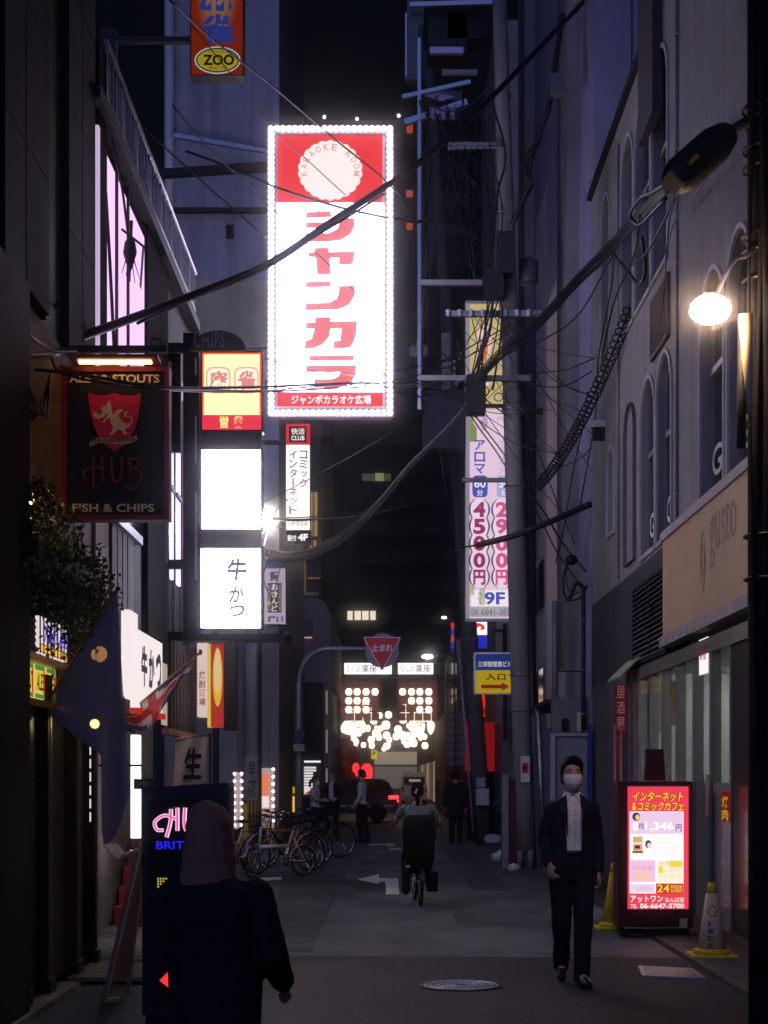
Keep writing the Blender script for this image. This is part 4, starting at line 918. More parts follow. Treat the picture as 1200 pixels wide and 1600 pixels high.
# ------------------------------------------------------------------ yellow and blue entrance arrow sign on the pole
YE = 28.6
en = thing('entrance_arrow_sign', 'blue and yellow entrance sign with red arrow fixed to the concrete pole', 'sign', P(772, 1086, YE))
def rr_px(x0, y0, x1, y1, r, Y, d, n=5):
    o = []
    for (cx, cy_, a0) in ((x1-r,y0+r,0),(x1-r,y1-r,90),(x0+r,y1-r,180),(x0+r,y0+r,270)):
        for k in range(n+1):
            a = R(a0-90+90*k/n); o.append(P(cx+r*math.cos(a), cy_+r*math.sin(a), Y)+Vector((0,d,0)))
    return o
MB().poly(rr_px(740,1019,806,1085,4,YE,0), (0,.14,0)).build('cabinet', mat('en_white', (.62,.60,.63), .4, 0, .1), en)
MB().poly(rr_px(743,1022,803,1047,3,YE,-.004)).build('blue_panel', em('en_blue', (.02,.05,.25), .55), en)
MB().poly(rr_px(743,1047.5,803,1083,3,YE,-.004)).build('yellow_panel', em('en_yellow', (.62,.42,.02), .6, True), en)
t_ = MB(); tpx(t_, '三栄御堂筋ビル', 747, 1030, 800, 1042, YE-.008, .012); t_.build('name_lettering', em('en_name', (.75,.75,.78), .75), en)
t_ = MB(); tpx(t_, '入口', 759, 1052, 790, 1063, YE-.008, .03, 0, 1.1); t_.build('lettering', em('en_ink', (.06,.05,.02), .4), en)
MB().poly([P(x, y, YE-.008) for x, y in ((752,1070),(784,1070),(784,1066),(796,1073),(784,1079),(784,1075.5),(752,1075.5))]).build('arrow', em('en_arrow', (.28,.02,.02), .55), en)
for py in (1030, 1080): MB().bar(P(800,py,YE+.07), P(822,py,YE+.07), .03).build('bracket', STEEL, en)
# ------------------------------------------------------------------ HUB hanging pub sign
YH = 12.2
hs = thing('hub_pub_sign', 'dark red framed pub sign with griffin shield, ALES & STOUTS and HUB lettering', 'sign', P(180, 812, YH))
RF = mat('pub_red', (.20,.014,.018), .45, 0, .2)
BRD = mat('pub_board', (.012,.012,.016), .55, 0, .3)
pbox(103, 578, 257, 806, YH+.01, YH+.09).build('board', BRD, hs)
for (a, b, c_, d) in ((95,572,103,812),(257,572,264,812),(103.1,572,256.9,580),(103.1,804,256.9,812)): pbox(a, b, c_, d, YH-.03, YH+.12).build('frame_bar', RF, hs)
def hp(x, y, d=0): return P(90+x/5.717, 540+y/5.717, YH)+Vector((0,d,0))
GOLD = mat('sign_gold', (.78,.62,.36), .5, 0, .1)
def serif(mb, s, px0, py0, px1, py1, Y):
    """capitals with slab serifs: the plain strokes plus thin feet and heads"""
    tpx(mb, s, px0, py0, px1, py1, Y, .022)
    return mb
t_ = MB(); serif(t_, 'ALES & STOUTS', 108, 585, 249, 598, YH-.004); t_.build('lettering', GOLD, hs)
t_ = MB(); serif(t_, 'FISH & CHIPS', 113, 787, 241, 800, YH-.004); t_.build('lettering', GOLD, hs)
sh = [(272,418),(330,440),(400,448),(460,438),(508,422),(555,438),(620,450),(690,445),(745,425),(738,520),(718,640),(690,740),(650,815),(600,880),(508,945),(420,880),(360,800),(320,700),(292,590)]
MB().poly([hp(x, y, -.002) for x, y in sh], (0,.012,0)).build('shield', mat('shield_red', (.55,.02,.045), .45, 0, .1), hs)
gr_ = [[(468,485),(480,540),(488,600),(520,615),(515,590),(545,572),(592,572),(560,600),(545,622),(560,660),(590,690),(630,700),(650,690),(655,720),(625,735),(600,745),(612,780),(632,790),(590,795),(575,760),(545,750),(520,770),(500,795),(462,797),(490,760),(498,725),(478,700),(470,665),(480,640),(440,660),(420,690),(405,690),(412,660),(450,630),(440,610),(400,650),(360,655),(325,640),(318,600),(345,588),(350,610),(380,620),(400,600),(388,560),(420,545),(440,520)],
      [(650,690),(662,660),(640,640),(605,640),(592,610),(610,592),(640,590),(628,600),(608,612),(615,626),(655,632),(676,665),(664,705)]]
for i, g in enumerate(gr_): MB().poly([hp(x, y, -.006-.002*i) for x, y in g]).build('griffin', mat('griffin_gold', (.60,.46,.24), .5, 0, .25, 40), hs)
rbn = [(285,862),(350,828),(430,822),(510,838),(590,842),(660,822),(708,798),(712,850),(650,875),(580,890),(510,882),(430,868),(360,875),(288,905)]
MB().poly([hp(x, y, -.008) for x, y in rbn]).build('ribbon', mat('ribbon_gold', (.42,.32,.18), .6, 0, .2), hs)
t_ = MB(); a_ = hp(305,872,-.012); tmesh(t_, 'THE ENGLISH PUB', a_, hp(695,858,-.012)-a_, hp(305,838,-.012)-a_, .02); t_.build('ribbon_lettering', mat('ribbon_ink', (.06,.02,.02), .7, 0, 0), hs)
HR = mat('hub_dull_red', (.16,.022,.022), .5, 0, .1)
q = MB()
def stroke(pts, w=.024): q.tube([hp(x, y, -.008) for x, y in smooth_path([Vector((x, y, 0)) for x, y in pts], 5)] if False else [hp(v.x, v.y, -.008) for v in smooth_path([Vector((x, y, 0)) for x, y in pts], 6)], w/2, 6)
stroke([(320,1000),(318,1100),(318,1200),(316,1285)]); stroke([(395,1000),(398,1100),(398,1220)]); stroke([(395,1095),(300,1095),(240,1120),(235,1180),(280,1205)])
stroke([(480,1005),(482,1130),(500,1205),(530,1220),(560,1200),(572,1130),(570,1005)]); stroke([(645,1010),(645,1195)]); stroke([(645,1015),(710,1030),(715,1080),(650,1100)]); stroke([(650,1100),(735,1130),(745,1210),(700,1270),(640,1290),(600,1260)])
q.build('name_lettering', HR, hs)
# lamp trough over the sign
pbox(112, 553, 246, 559, YH-.22, YH-.02).build('lamp_trough', RF, hs)
pbox(122, 561, 236, 566, YH-.16, YH-.10).build('lamp_tube', em('warm_tube', (1,.50,.22), 5.0, True), hs)
t_ = MB(); tpx(t_, 'BRITISH PUB', 158, 568.3, 216, 571.7, YH-.035, .02); t_.build('edge_lettering', MATS['sign_gold'], hs)
for px in (118, 240): MB().bar(P(px,557,YH-.05), P(px,575,YH-.0), .02).build('trough_arm', BLACK, hs)
MB().bar(P(62,546,YH+.05), P(262,546,YH+.05), .05).build('hanging_bar', BLACK, hs)
MB().torus(P(243,536,YH+.05), .038, .008, 'y', 20, 6).build('scroll_ring', BLACK, hs)
for px in (130, 230): MB().bar(P(px,546,YH+.05), P(px,575,YH+.05), .02).build('hanger', BLACK, hs)
# ------------------------------------------------------------------ HUB street light box
YQ = 10.4
hb = thing('hub_floor_sign', 'black standing pub sign with neon HUB logo beside the woman', 'sign', (XP(288,YQ), YQ, 0))
xa, xb = XP(222,YQ), XP(356,YQ)
hbm = mat('hub_box', (.012,.012,.014), .4, .1, .3)
pts = [(xa, 0.06), (xb, .06), (xb, 1.575), (xa, 1.54)]
MB().poly([(x, YQ, z) for x, z in pts], (0,.32,0)).build('cabinet', hbm, hb)
B(xa+.02, xb-.02, YQ+.03, YQ+.29, 0, .058).build('base', BLACK, hb)
B(xa+.04, xb-.04, YQ-.012, YQ-.001, .88, 1.47).build('screen', mat('hub_screen', (.006,.006,.008), .12, 0, .1), hb)
B(xa+.04, xb-.04, YQ-.012, YQ-.001, .12, .84).build('menu_panel', mat('hub_menu', (.008,.008,.01), .15, 0, .1), hb)
B(xb+.001, xb+.012, YQ+.01, YQ+.31, .1, 1.55).build('side_edge', mat('hub_side', (.06,.058,.062), .5, .2, .2), hb)
q = MB()
def nst(pts, w, mb, d): mb.tube([P(v.x, v.y, YQ)+Vector((0,d,0)) for v in smooth_path([Vector((x, y, 0)) for x, y in pts], 5)], w, 6)
L_ = [[(268,1264),(267,1285),(261,1308)],[(278,1262),(278,1298)],[(278,1280),(258,1274),(243,1284),(246,1296),(256,1297)],[(290,1262),(289,1285),(292,1297),(299,1297),(302,1285),(303,1262)],[(310,1262),(309,1300)],[(310,1262),(322,1266),(318,1278),(311,1280)],[(311,1280),(326,1288),(322,1305),(308,1310)]]
q1, q2 = MB(), MB()
for l in L_: nst(l, .013, q1, -.022); nst(l, .0075, q2, -.034)
q1.build('neon_outline', em('neon_white', (.80,.70,1.0), 1.3), hb); q2.build('neon_logo', em('neon_pink', (1,.10,.28), 1.1), hb)
t_ = MB(); tpx(t_, 'BRITISH', 244, 1314, 318, 1327, YQ-.016, .02); t_.build('neon_lettering', em('neon_blue', (.02,.02,.9), .9), hb)
t_ = MB()
for i in range(4):
    for j in range(4-i): t_.poly(oval(247+i*4.2, 1373+j*4.2, 1.7, 1.7, YQ-.015, 8))
t_.build('corner_ornament', em('orn_gold', (.65,.5,.12), .6), hb)
MB().poly([P(249,1532,YQ-.015), P(262,1519,YQ-.015), P(263,1543,YQ-.015)]).build('red_arrow', em('arrow_red', (1,.04,.05), 1.1), hb)
# ------------------------------------------------------------------ internet cafe street sign, right
YI = 16.0
ic = thing('internet_cafe_floor_sign', 'glowing red and white standing net cafe price sign on the road', 'sign', (XP(1025,YI), YI, 0))
MAR = mat('maroon_cabinet', (.06,.010,.014), .4, .1, .25)
ia, ib = XP(966,YI), XP(1083,YI)
sd = .34
B(ia, ib, YI, YI+sd, .10, ZP(1221,YI)).build('cabinet', MAR, ic)
B(ia+.03, ib-.03, YI+.04, YI+sd-.04, .03, .098).build('base', BLACK, ic)
for dx in (ia+.08, ib-.08):
    for dy in (.08, sd-.08): MB().lathe((dx, YI+dy, .03), [(.03,-.018),(.03,.018)], 12, 'x').build('castor', RUBBER, ic)
pbox(981, 1229, 1076, 1420, YI-.012, YI-.001).build('face_panel', em('ic_red', (.90,.05,.09), 1.0, True), ic)
pbox(984, 1268, 1068, 1396, YI-.018, YI-.013).build('white_panel', em('ic_white', (1,.80,.86), 1.35, True), ic)
for (a, b, c_, d, m_) in ((985,1269,1067,1303,em('ic_lilac', (.88,.62,.86), 1.0)),(985,1344,1024,1378,em('ic_pink', (.92,.55,.80), 1.0)),(1027,1344,1067,1378,em('ic_cream', (1,.82,.62), 1.1)),(985,1381,1023,1395,em('ic_lilac2', (.86,.70,.90), 1.0))):
    pbox(a, b, c_, d, YI-.023, YI-.019).build('info_block', m_, ic)
for (a, b, c_, d) in ((1046,1345,1066,1355),(1029,1353,1036,1364)): pbox(a, b, c_, d, YI-.027, YI-.024).build('yellow_block', em('ic_yellow_soft', (.95,.72,.08), .95), ic)
pbox(979, 1227, 1078, 1229-.2, YI-.02, YI-.001).build('chrome_trim', CHROME, ic)
pbox(1075.8, 1229, 1078, 1420, YI-.02, YI-.001).build('chrome_trim', CHROME, ic)
pbox(979, 1420.3, 1078, 1422, YI-.02, YI-.001).build('chrome_trim', CHROME, ic)
IO = em('ic_outline', (.20,.0,.02), .4); IY = em('ic_yellow', (1,.68,.03), 1.0)
for bold, m_, d, nm in ((.07, IO, .016, 'lettering_shadow'), (.022, IY, .021, 'lettering')):
    t_ = MB(); tpx(t_, 'インターネット', 988, 1237, 1066, 1252, YI-d, bold, .03); tpx(t_, 'コミックカフェ', 996, 1253, 1067, 1267, YI-d, bold, .03); tpx(t_, '&', 988, 1254, 994, 1266, YI-d, bold)
    t_.build(nm, m_, ic)
    t_ = MB(); tpx(t_, '24', 1027, 1382, 1046, 1394, YI-d-.008, bold); tpx(t_, '時間営業\n年中無休', 1048, 1383, 1066, 1395, YI-d-.008, bold*.4); t_.build(nm, m_, ic)
pbox(1025, 1380.3, 1067.8, 1396.3, YI-.0225, YI-.019).build('red_block', em('ic_red2', (.75,.03,.05), .9), ic)
for bold, m_, d in ((.05, em('ic_gold_edge', (.90,.62,.42), 1.0), .026), (.02, em('ic_num', (1,.94,.97), 1.3), .030)):
    t_ = MB(); tpx(t_, '1,346', 1008, 1284, 1053, 1299, YI-d, bold); tpx(t_, '8', 989, 1285, 997, 1298, YI-d, bold); t_.build('price_lettering', m_, ic)
t_ = MB(); tpx(t_, '時間', 998, 1286, 1006, 1296, YI-.026, .01); tpx(t_, '円', 1056, 1288, 1065, 1299, YI-.026, .02); t_.build('unit_lettering', em('ic_navy', (.20,.15,.35), .8), ic)
MB().poly(oval(994,1276,6,6.5,YI-.026,24)).build('moon_badge', em('ic_moon', (.06,.06,.16), .6), ic); MB().poly(oval(996,1277,3.4,4,YI-.029,20)).build('moon', em('ic_moon_y', (.95,.75,.2), .9), ic)
pbox(989, 1307, 1004, 1333, YI-.024, YI-.019).build('booth_photo', em('ic_photo', (.80,.45,.25), .9), ic); pbox(989.5, 1316, 1003.5, 1319, YI-.028, YI-.025).build('booth_shelf', em('ic_photo3', (1,.8,.6), 1), ic); pbox(992, 1321, 1000, 1326, YI-.028, YI-.025).build('booth_screen', em('ic_photo2', (.06,.04,.04), .5), ic); pbox(988, 1330, 1005, 1333, YI-.028, YI-.025).build('booth_desk', em('ic_photo4', (.22,.07,.03), .7), ic)
MB().poly(oval(1013,1319,5,6.5,YI-.024,20)).build('portrait_hair', em('ic_hair', (.12,.09,.14), .6), ic); MB().poly(oval(1014.5,1321,3.2,4.2,YI-.028,16)).build('portrait_face', em('ic_face', (1,.72,.66), 1), ic)
t_ = MB()
for i in range(5): tpx(t_, '広々リクライニング席でゆったり', 1022, 1309+i*6.6, 1066-(i % 2)*6, 1313.5+i*6.6, YI-.024)
t_.build('small_lettering', em('ic_small', (.62,.45,.58), .9), ic)
t_ = MB(); tpx(t_, 'OK!', 994, 1361, 1016, 1376, YI-.028, .03); t_.build('ok_lettering', em('ic_ok', (.98,.66,.22), 1.0), ic)
t_ = MB(); tpx(t_, '飲み放題', 988, 1352, 1020, 1359, YI-.028, .01); tpx(t_, 'WiFi 完備', 1030, 1346, 1045, 1352, YI-.028, .01); tpx(t_, 'シャワー', 1038, 1357, 1065, 1363, YI-.028); tpx(t_, 'ソフトクリーム', 1030, 1366, 1065, 1371, YI-.028); tpx(t_, '会員募集中', 993, 1385, 1020, 1392, YI-.028)
t_.build('small_lettering', em('ic_small2', (.72,.50,.55), .95), ic)
t_ = MB(); tpx(t_, 'アットワン', 985, 1399, 1036, 1410, YI-.016, .025); tpx(t_, 'なんば店', 1039, 1402, 1069, 1410, YI-.016, .012); tpx(t_, '06-6647-5700', 1000, 1411.5, 1069, 1419.5, YI-.016, .03); tpx(t_, 'TEL', 985, 1413, 996, 1419, YI-.016, .01)
t_.build('white_lettering', em('white_print', (1,.93,.93), 1.0), ic)
pbox(1062, 1435, 1074, 1450, YI-.01, YI-.001).build('rating_label', mat('label_cream', (.4,.36,.25), .6, 0, .2), ic)
pts = [P(1012,1170,YI), P(1038,1170,YI), P(1042,1220,YI), P(1009,1220,YI)]
MB().poly([p+Vector((0,.06,0)) for p in pts], (0,.10,0)).build('top_topper', MAR, ic)
B(ia+.05, ib-.1, YI-.03, YI-.001, .095, .105).build('chrome_trim', CHROME, ic)
# white tube lights behind the topper
ntb = thing('white_door_lights', 'pair of white strip lights on the cafe glass behind the red sign', 'light', (3.1, 18, 1.3))
# ------------------------------------------------------------------ overhead stop sign on a curved pole
YX = 37.0
so = thing('stop_sign', 'red triangular overhead stop sign on a long curved grey pole', 'traffic sign', (XP(466,YX), YX, 0))
pth = [P(466,1330,YX)]; pth[0].z = 0
pth += [P(466,1200,YX), P(466,1065,YX)]+[P(466+46*(1-math.cos(a)), 1065-52*math.sin(a), YX) for a in [math.pi/2*k/8 for k in range(1, 9)]]+[P(560,1013,YX), P(600,1013,YX)]
pth = [p+Vector((0,.13,0)) for p in pth]
MB().tube(pth, [.085]*3+[.07]*8+[.05,.045], 12).build('pole', mat('sign_pole_grey', (.30,.30,.31), .5, .5, .2), so)
def rtri(s, Y, d, cr_=4):
    C_ = [(568,996),(626,996),(597,1048)]; cen = (597, 1013); o = []
    C_ = [(cen[0]+(x-cen[0])*s, cen[1]+(y-cen[1])*s) for x, y in C_]
    for i in range(3):
        a, b, c_ = Vector(C_[i-1]), Vector(C_[i]), Vector(C_[(i+1) % 3]); u, v = (a-b).normalized()*cr_, (c_-b).normalized()*cr_
        for k in range(5):
            t = k/4; q = (b+u)*(1-t)**2+b*2*t*(1-t)+(b+v)*t*t; o.append(P(q.x, q.y, Y)+Vector((0,d,0)))
    return o
MB().poly([P(597+27*math.cos(t), 1016+27*math.sin(t), YX)+Vector((0,.03,0)) for t in [2*math.pi*k/40 for k in range(40)]], (0,.02,0)).build('backing_disc', mat('disc_grey', (.20,.19,.22), .5, .4, .15), so)
MB().poly(rtri(1.04,YX,-.03), (0,.05,0)).build('white_rim', mat('sign_white_paint', (.88,.85,.86), .35, 0, .03), so)
MB().poly(rtri(.96,YX,-.034)).build('red_face', mat('sign_red_paint', (.80,.03,.04), .4, 0, .08), so)
t_ = MB(); tpx(t_, '止まれ', 581, 1006, 614, 1018, YX-.038, .035); t_.build('lettering', MATS['sign_white_paint'], so)
MB().poly([P(467.5+8.5*math.cos(t), 1150+11*math.sin(t), YX-.1) for t in [2*math.pi*k/28 for k in range(28)]], (0,.02,0)).build('round_sign', mat('round_blue', (.035,.04,.14), .5, 0, .1), so)
B(XP(459,YX), XP(476,YX), YX-.12, YX-.1, ZP(1174,YX), ZP(1163,YX)).build('plate', mat('plate_grey', (.34,.33,.33), .5, .1, .3, 40), so)
# ------------------------------------------------------------------ arcade gate with twin white signs and lantern panels
YG_ = 76.0
gate = thing('arcade_gate', 'arcade gate with two white name boards and lantern panels across the far street', 'gate', (0, YG_, 0))
for (a, b, s_) in ((538,583,'なんば'),(622,677,'なんば')):
    f = pbox(a, 1036, b if a > 600 else 612, 1053, YG_, YG_+.5).build('name_board', em('gate_white', (1,.92,.92), 1.5, True), gate)
    t_ = MB(); tpx(t_, s_, a+3, 1040, a+24, 1050, YG_-.02); tpx(t_, '楽座', a+27, 1038, a+51, 1051, YG_-.02, .01); t_.build('lettering', em('gate_ink', (.14,.05,.10), .6), f)
pbox(527, 1053.5, 692, 1058, YG_-.05, YG_+.6).build('beam', DARK, gate)
pbox(527, 1033, 692, 1035.6, YG_-.05, YG_+.6).build('beam', DARK, gate)
MRP = mat('gate_maroon', (.22,.06,.075), .6, 0, .25); 
for (a, b) in ((528,593),(621,687)):
    n_ = 5
    for i in range(n_):
        for j in range(5):
            pbox(a+(b-a)/n_*i+.4, 1062+j*13, a+(b-a)/n_*(i+1)-.4, 1062+j*13+12.2, YG_+.55, YG_+.6).build('lattice_panel', MRP, gate)
for px in (529, 686): pbox(px-3, 1058, px+3, 1289, YG_+.1, YG_+.5).build('column', DARK, gate)
lan = thing('paper_lantern', 'round white paper lantern on the arcade gate panel', 'lantern', (0,0,0), 'lanterns of the arcade gate')
LANM = em('lantern_glow', (1.0,.76,.58), 2.3, True)
MB().lathe((0,0,0), [(.06,-.20),(.14,-.17),(.185,-.08),(.195,0),(.185,.08),(.14,.17),(.06,.20)], 14).build('shade', LANM, lan)
MB().lathe((0,0,0), [(.07,.20),(.07,.235),(.0,.235)], 10).build('top_ring', BLACK, lan); MB().lathe((0,0,0), [(.0,-.235),(.07,-.235),(.07,-.20)], 10).build('bottom_ring', BLACK, lan)
MB().tube([(0,0,.23),(0,0,.36)], .006, 5).build('hanger', BLACK, lan)
first = [True]
def lantern(px, py, Y, sc, lab=None, grp=None):
    o = lan if first[0] else copy_tree(lan); first[0] = False
    put(o, P(px, py, Y), 0, sc)
    if lab: o['label'] = lab; o['group'] = grp
for r_, py in enumerate((1081,1095,1109)):
    for px in (545,558,572,586)[:4 if r_ == 0 else 3]: lantern(px, py, YG_-.3, .84)
    for px in (629,643,656,670)[0 if r_ == 0 else (1 if r_ == 1 else 2):]: lantern(px, py, YG_-.3, .84)
rl_ = random.Random(12)
LL, LG = 'white paper lantern hanging in the arcade behind the gate', 'lanterns hanging inside the arcade'
for (px, py, Y, s_) in ((572,1099,84,1.0),(575,1108,88,1.0),(578,1119,92,1.1),(584,1126,96,1.1),(553,1120,82,1.2),(545,1124,80,1.15),(561,1128,84,1.4),(565,1135,88,1.25),(540,1138,78,1.2),(548,1141,82,1.2),
     (632,1108,90,1.35),(633,1115,88,1.3),(630,1124,94,1.2),(652,1120,82,1.3),(660,1120,84,1.3),(670,1121,79,1.2),(648,1127,90,1.5),(657,1134,86,1.3),(645,1136,92,1.3),(656,1141,84,1.2),
     (603,1133,110,1.5),(622,1140,112,1.4),(619,1151,118,1.3),(588,1146,112,1.5),(592,1152,116,1.2),(580,1156,106,1.2),(608,1156,128,1.2),(637,1150,106,1.3),(640,1156,112,1.2),(632,1158,120,1.2),(646,1161,104,1.3),(606,1164,135,1.3),(600,1170,138,1.1))+tuple((round(rl_.uniform(548,666)), round(rl_.uniform(1116,1168)), round(rl_.uniform(84,128)), round(rl_.uniform(.8,1.15),2)) for _ in range(30)): lantern(px, py, Y, s_, LL, LG)
# pointed hanging lamps under the gate
for i, (px, py) in enumerate(((541,1137),(673,1137),(553,1147),(657,1147))):
    h = thing('hanging_street_lamp', 'white faceted lamp under the arcade gate, %s' % ('outermost on the banner side','outermost on the red tiled side','inner one on the banner side','inner one on the red tiled side')[i], 'lamp', P(px, py, YG_-.6), 'faceted lamps of the arcade gate')
    MB().lathe(P(px,py,YG_-.6), [(.02,-.32),(.12,-.2),(.17,.0),(.17,.22),(.10,.28)], 8).build('shade', LANM, h); MB().tube([P(px,py,YG_-.6)+Vector((0,0,.28)), P(px,py,YG_-.6)+Vector((0,0,.7))], .012, 5).build('hanger', BLACK, h)
# arcade beyond the gate: side walls, end building, red banners
arc = thing('arcade_left_block', 'dim shop row on the red banner side of the arcade', 'building', (-3, 90, 0))
B(-7, -2.45, 78, 140, 0, 7).build('wall', wallmat('arcade_wall', (.10,.07,.065), .8, .3), arc)
for k in range(10): B(-2.44, -2.40, 80+k*5, 83.5+k*5, .2, 2.4).build('shopfront', em('arc_shop%d' % (k % 3), ((1,.55,.3),(1,.8,.6),(.9,.35,.25))[k % 3], (.12,.25,.10)[k % 3]), arc)
arr = thing('arcade_right_block', 'dim shop row on the red tiled side of the arcade', 'building', (3, 90, 0))
B(2.6, 7, 78, 140, 0, 7).build('wall', MATS['arcade_wall'], arr)
for k in range(10): B(2.55, 2.59, 80+k*5, 83.5+k*5, .2, 2.4).build('shopfront', em('arc_shop%d' % (k % 3), (1,1,1), .1), arr)
end = thing('arcade_end_building', 'pale lit shop facade closing the arcade', 'building', (0, 140, 0))
B(-4, 4, 140, 144, 0, 4.6).build('wall', wallmat('end_wall', (.30,.27,.25), .8, .3), end)
B(-1.2, 3.0, 139.9, 139.99, 2.6, 3.7).build('lit_board', em('end_board', (1,.80,.62), .25), end)
B(-1.5, 3.0, 139.9, 139.99, .5, 2.4).build('lit_window', em('end_window', (.8,.72,.66), .13), end)
for k in range(4): B(-.4+k*.8, -.3+k*.8, 139.8, 139.9, 3.75, 5.2).build('post', STEEL, end)
for i in range(7):
    bn = thing('red_banner', 'dark red lettered banner in the arcade, %s of the row' % ('first','second','third','fourth','fifth','sixth','last')[i], 'banner', (-2.2, 78+i*2.6, 2), 'red banners along the arcade')
    q = MB(); y = 78.5+i*2.6; g = 6; vs = [(-2.35+.55*k/g, y+.05*math.sin(k*1.7+i), z) for z in (1.3, 3.4) for k in range(g+1)]
    q.add(vs, [(k, k+1, g+2+k, g+1+k) for k in range(g)]); q.build('cloth', mat('banner_red', (.30,.02,.03), .7, 0, .3, 6), bn)
    t_ = MB(); tmesh(t_, '祭', (-2.22, y-.07, 2.6), (.3,0,0), (0,0,.4)); tmesh(t_, '楽', (-2.22, y-.07, 2.0), (.3,0,0), (0,0,.4)); t_.build('lettering', mat('banner_ink', (.5,.34,.32), .7, 0, .1), bn)
    MB().tube([(-2.4,y,3.42),(-1.75,y,3.42)], .015, 5).build('rod', DARK, bn)
for i, (px, py, r_) in enumerate(((556,1200,.16),(573,1206,.26),(559,1208,.12))):
    L = thing('red_lantern', 'glowing red lantern behind the dark car, %s' % ('over the car roof end','the large one','the small low one')[i], 'lantern', P(px, py, 70), 'red lanterns by the arcade')
    MB().lathe(P(px,py,70), [(r_*.4,-r_*1.4),(r_*.9,-r_*.8),(r_,0),(r_*.9,r_*.8),(r_*.4,r_*1.4)], 14).build('shade', em('red_lantern', (1,.04,.05), 1.2, True), L)
    MB().tube([P(px,py,70)+Vector((0,0,r_*1.4)), P(px,py,70)+Vector((0,0,2.5))], .012, 5).build('cord', BLACK, L)
yp = thing('parking_sign', 'small yellow parking sign with black P hanging in the arcade', 'sign', P(584, 1185, 85))
pbox(580, 1172, 589, 1186, 85, 85.1).build('plate', em('park_yellow', (.85,.62,.03), .7), yp); t_ = MB(); tpx(t_, 'P', 582, 1174, 587, 1181, 84.98, .03); t_.build('lettering', MATS['zoo_ink'], yp); MB().tube([P(584,1186,85.05), (P(584,1186,85.05).x,85.05,0)], .03, 6).build('post', DARK, yp)
# black sign tower with lit directory in front of the tan building
bt = thing('black_sign_tower', 'tall black sign tower with lit white directory at its foot', 'sign', (XP(488,56), 56, 0))
pbox(472, 1066, 506, 1190, 56, 56.4).build('blank_board', mat('tower_black', (.008,.008,.010), .6, 0, .2), bt)
B(XP(472,56), XP(506,56), 56.02, 56.38, 0, ZP(1190,56)-.002).build('lower_board', MATS['tower_black'], bt)
pbox(474, 1188.5, 501, 1191.5, 55.97, 55.999).build('lit_heading', em('dir_head', (1,.95,.95), 1.0), bt)
for i in range(9):
    w_ = rnd.uniform(.55, 1.0); pbox(472.5, 1198+i*4.3, 472.5+28*w_, 1201+i*4.3, 55.97, 55.999).build('lit_row', em('dir_row', (.95,.88,.95), .85), bt)
pbox(470.5, 1231, 500, 1247, 55.96, 55.999).build('lit_menu', em('dir_menu', (1,.72,.60), .9, True), bt)
yb_ = thing('yellow_menu_stand', 'small glowing yellow and orange menu stand with yellow cap by the bicycles', 'sign', (XP(449,40), 40, 0))
pbox(441, 1244, 460, 1271, 40, 40.1).build('menu_face', em('ymenu', (1,.55,.10), .9, True), yb_); pbox(440.3, 1243, 460.7, 1280, 40.101, 40.25).build('cabinet', DARK, yb_); pbox(440, 1229, 460, 1240, 40, 40.25).build('cap', em('ycap', (.55,.45,.01), .55), yb_)
B(XP(444,40), XP(457,40), 40.11, 40.2, 0, ZP(1280,40)).build('foot', DARK, yb_); MB().bar(P(450,1244,40.15), P(450,1239,40.15), .05).build('neck', DARK, yb_)
t_ = MB(); tpx(t_, '定食 丼\nカレー\n生ビール', 443, 1247, 458, 1268, 39.99, .01); t_.build('lettering', em('ymenu_ink', (.8,.08,.03), .7), yb_)
# bulb-bordered poster stands by the shutters
for i, (a, b, pa) in enumerate(((366,377,1207),(404,428,1200))):
    pf = thing('bulb_border_poster', ('narrow pink poster stand edged with glowing bulbs, left of the papered pole','wide red poster stand edged with glowing bulbs, right of the papered pole')[i], 'poster', (XP((a+b)/2,34), 34, 0))
    pbox(a, pa, b, 1295, 34, 34.08).build('board', em('poster_pink', (.85,.62,.62), .5, True), pf)
    B(XP(a,34), XP(b,34), 34.0, 34.08, 0, ZP(1295,34)).build('foot_board', DARK, pf)
    if i == 1:
        pbox(a, 1210, b-8, 1243, 33.97, 33.999).build('red_poster', em('poster_red', (1,.25,.12), .8, True), pf); pbox(a, 1244, b-8, 1262, 33.97, 33.999).build('white_poster', em('poster_white', (1,.84,.72), .9), pf); pbox(a, 1264, b-8, 1275, 33.97, 33.999).build('photo_poster', em('poster_photo', (.75,.35,.20), .7), pf)
        t_ = MB(); tcol(t_, '大衆', 404.5, 1213, 407.5, 1238, 33.96); t_.build('lettering', em('poster_ink', (.8,.02,.02), .8), pf)
    me_ = None
    for k in range(8):
        for px in ((b-1,) if i else (a+.5, b+.5)):
            o = MB().ell((0,0,0), .034, .034, .034, 8, 6).build('bulb', em('poster_bulb', (1,.84,.92), 3.5, True), pf) if me_ is None else link('bulb', me_, pf)
            me_ = me_ or o.data; o.location = P(px, pa+2+k*11.5, 33.93)-Vector(pf.location)
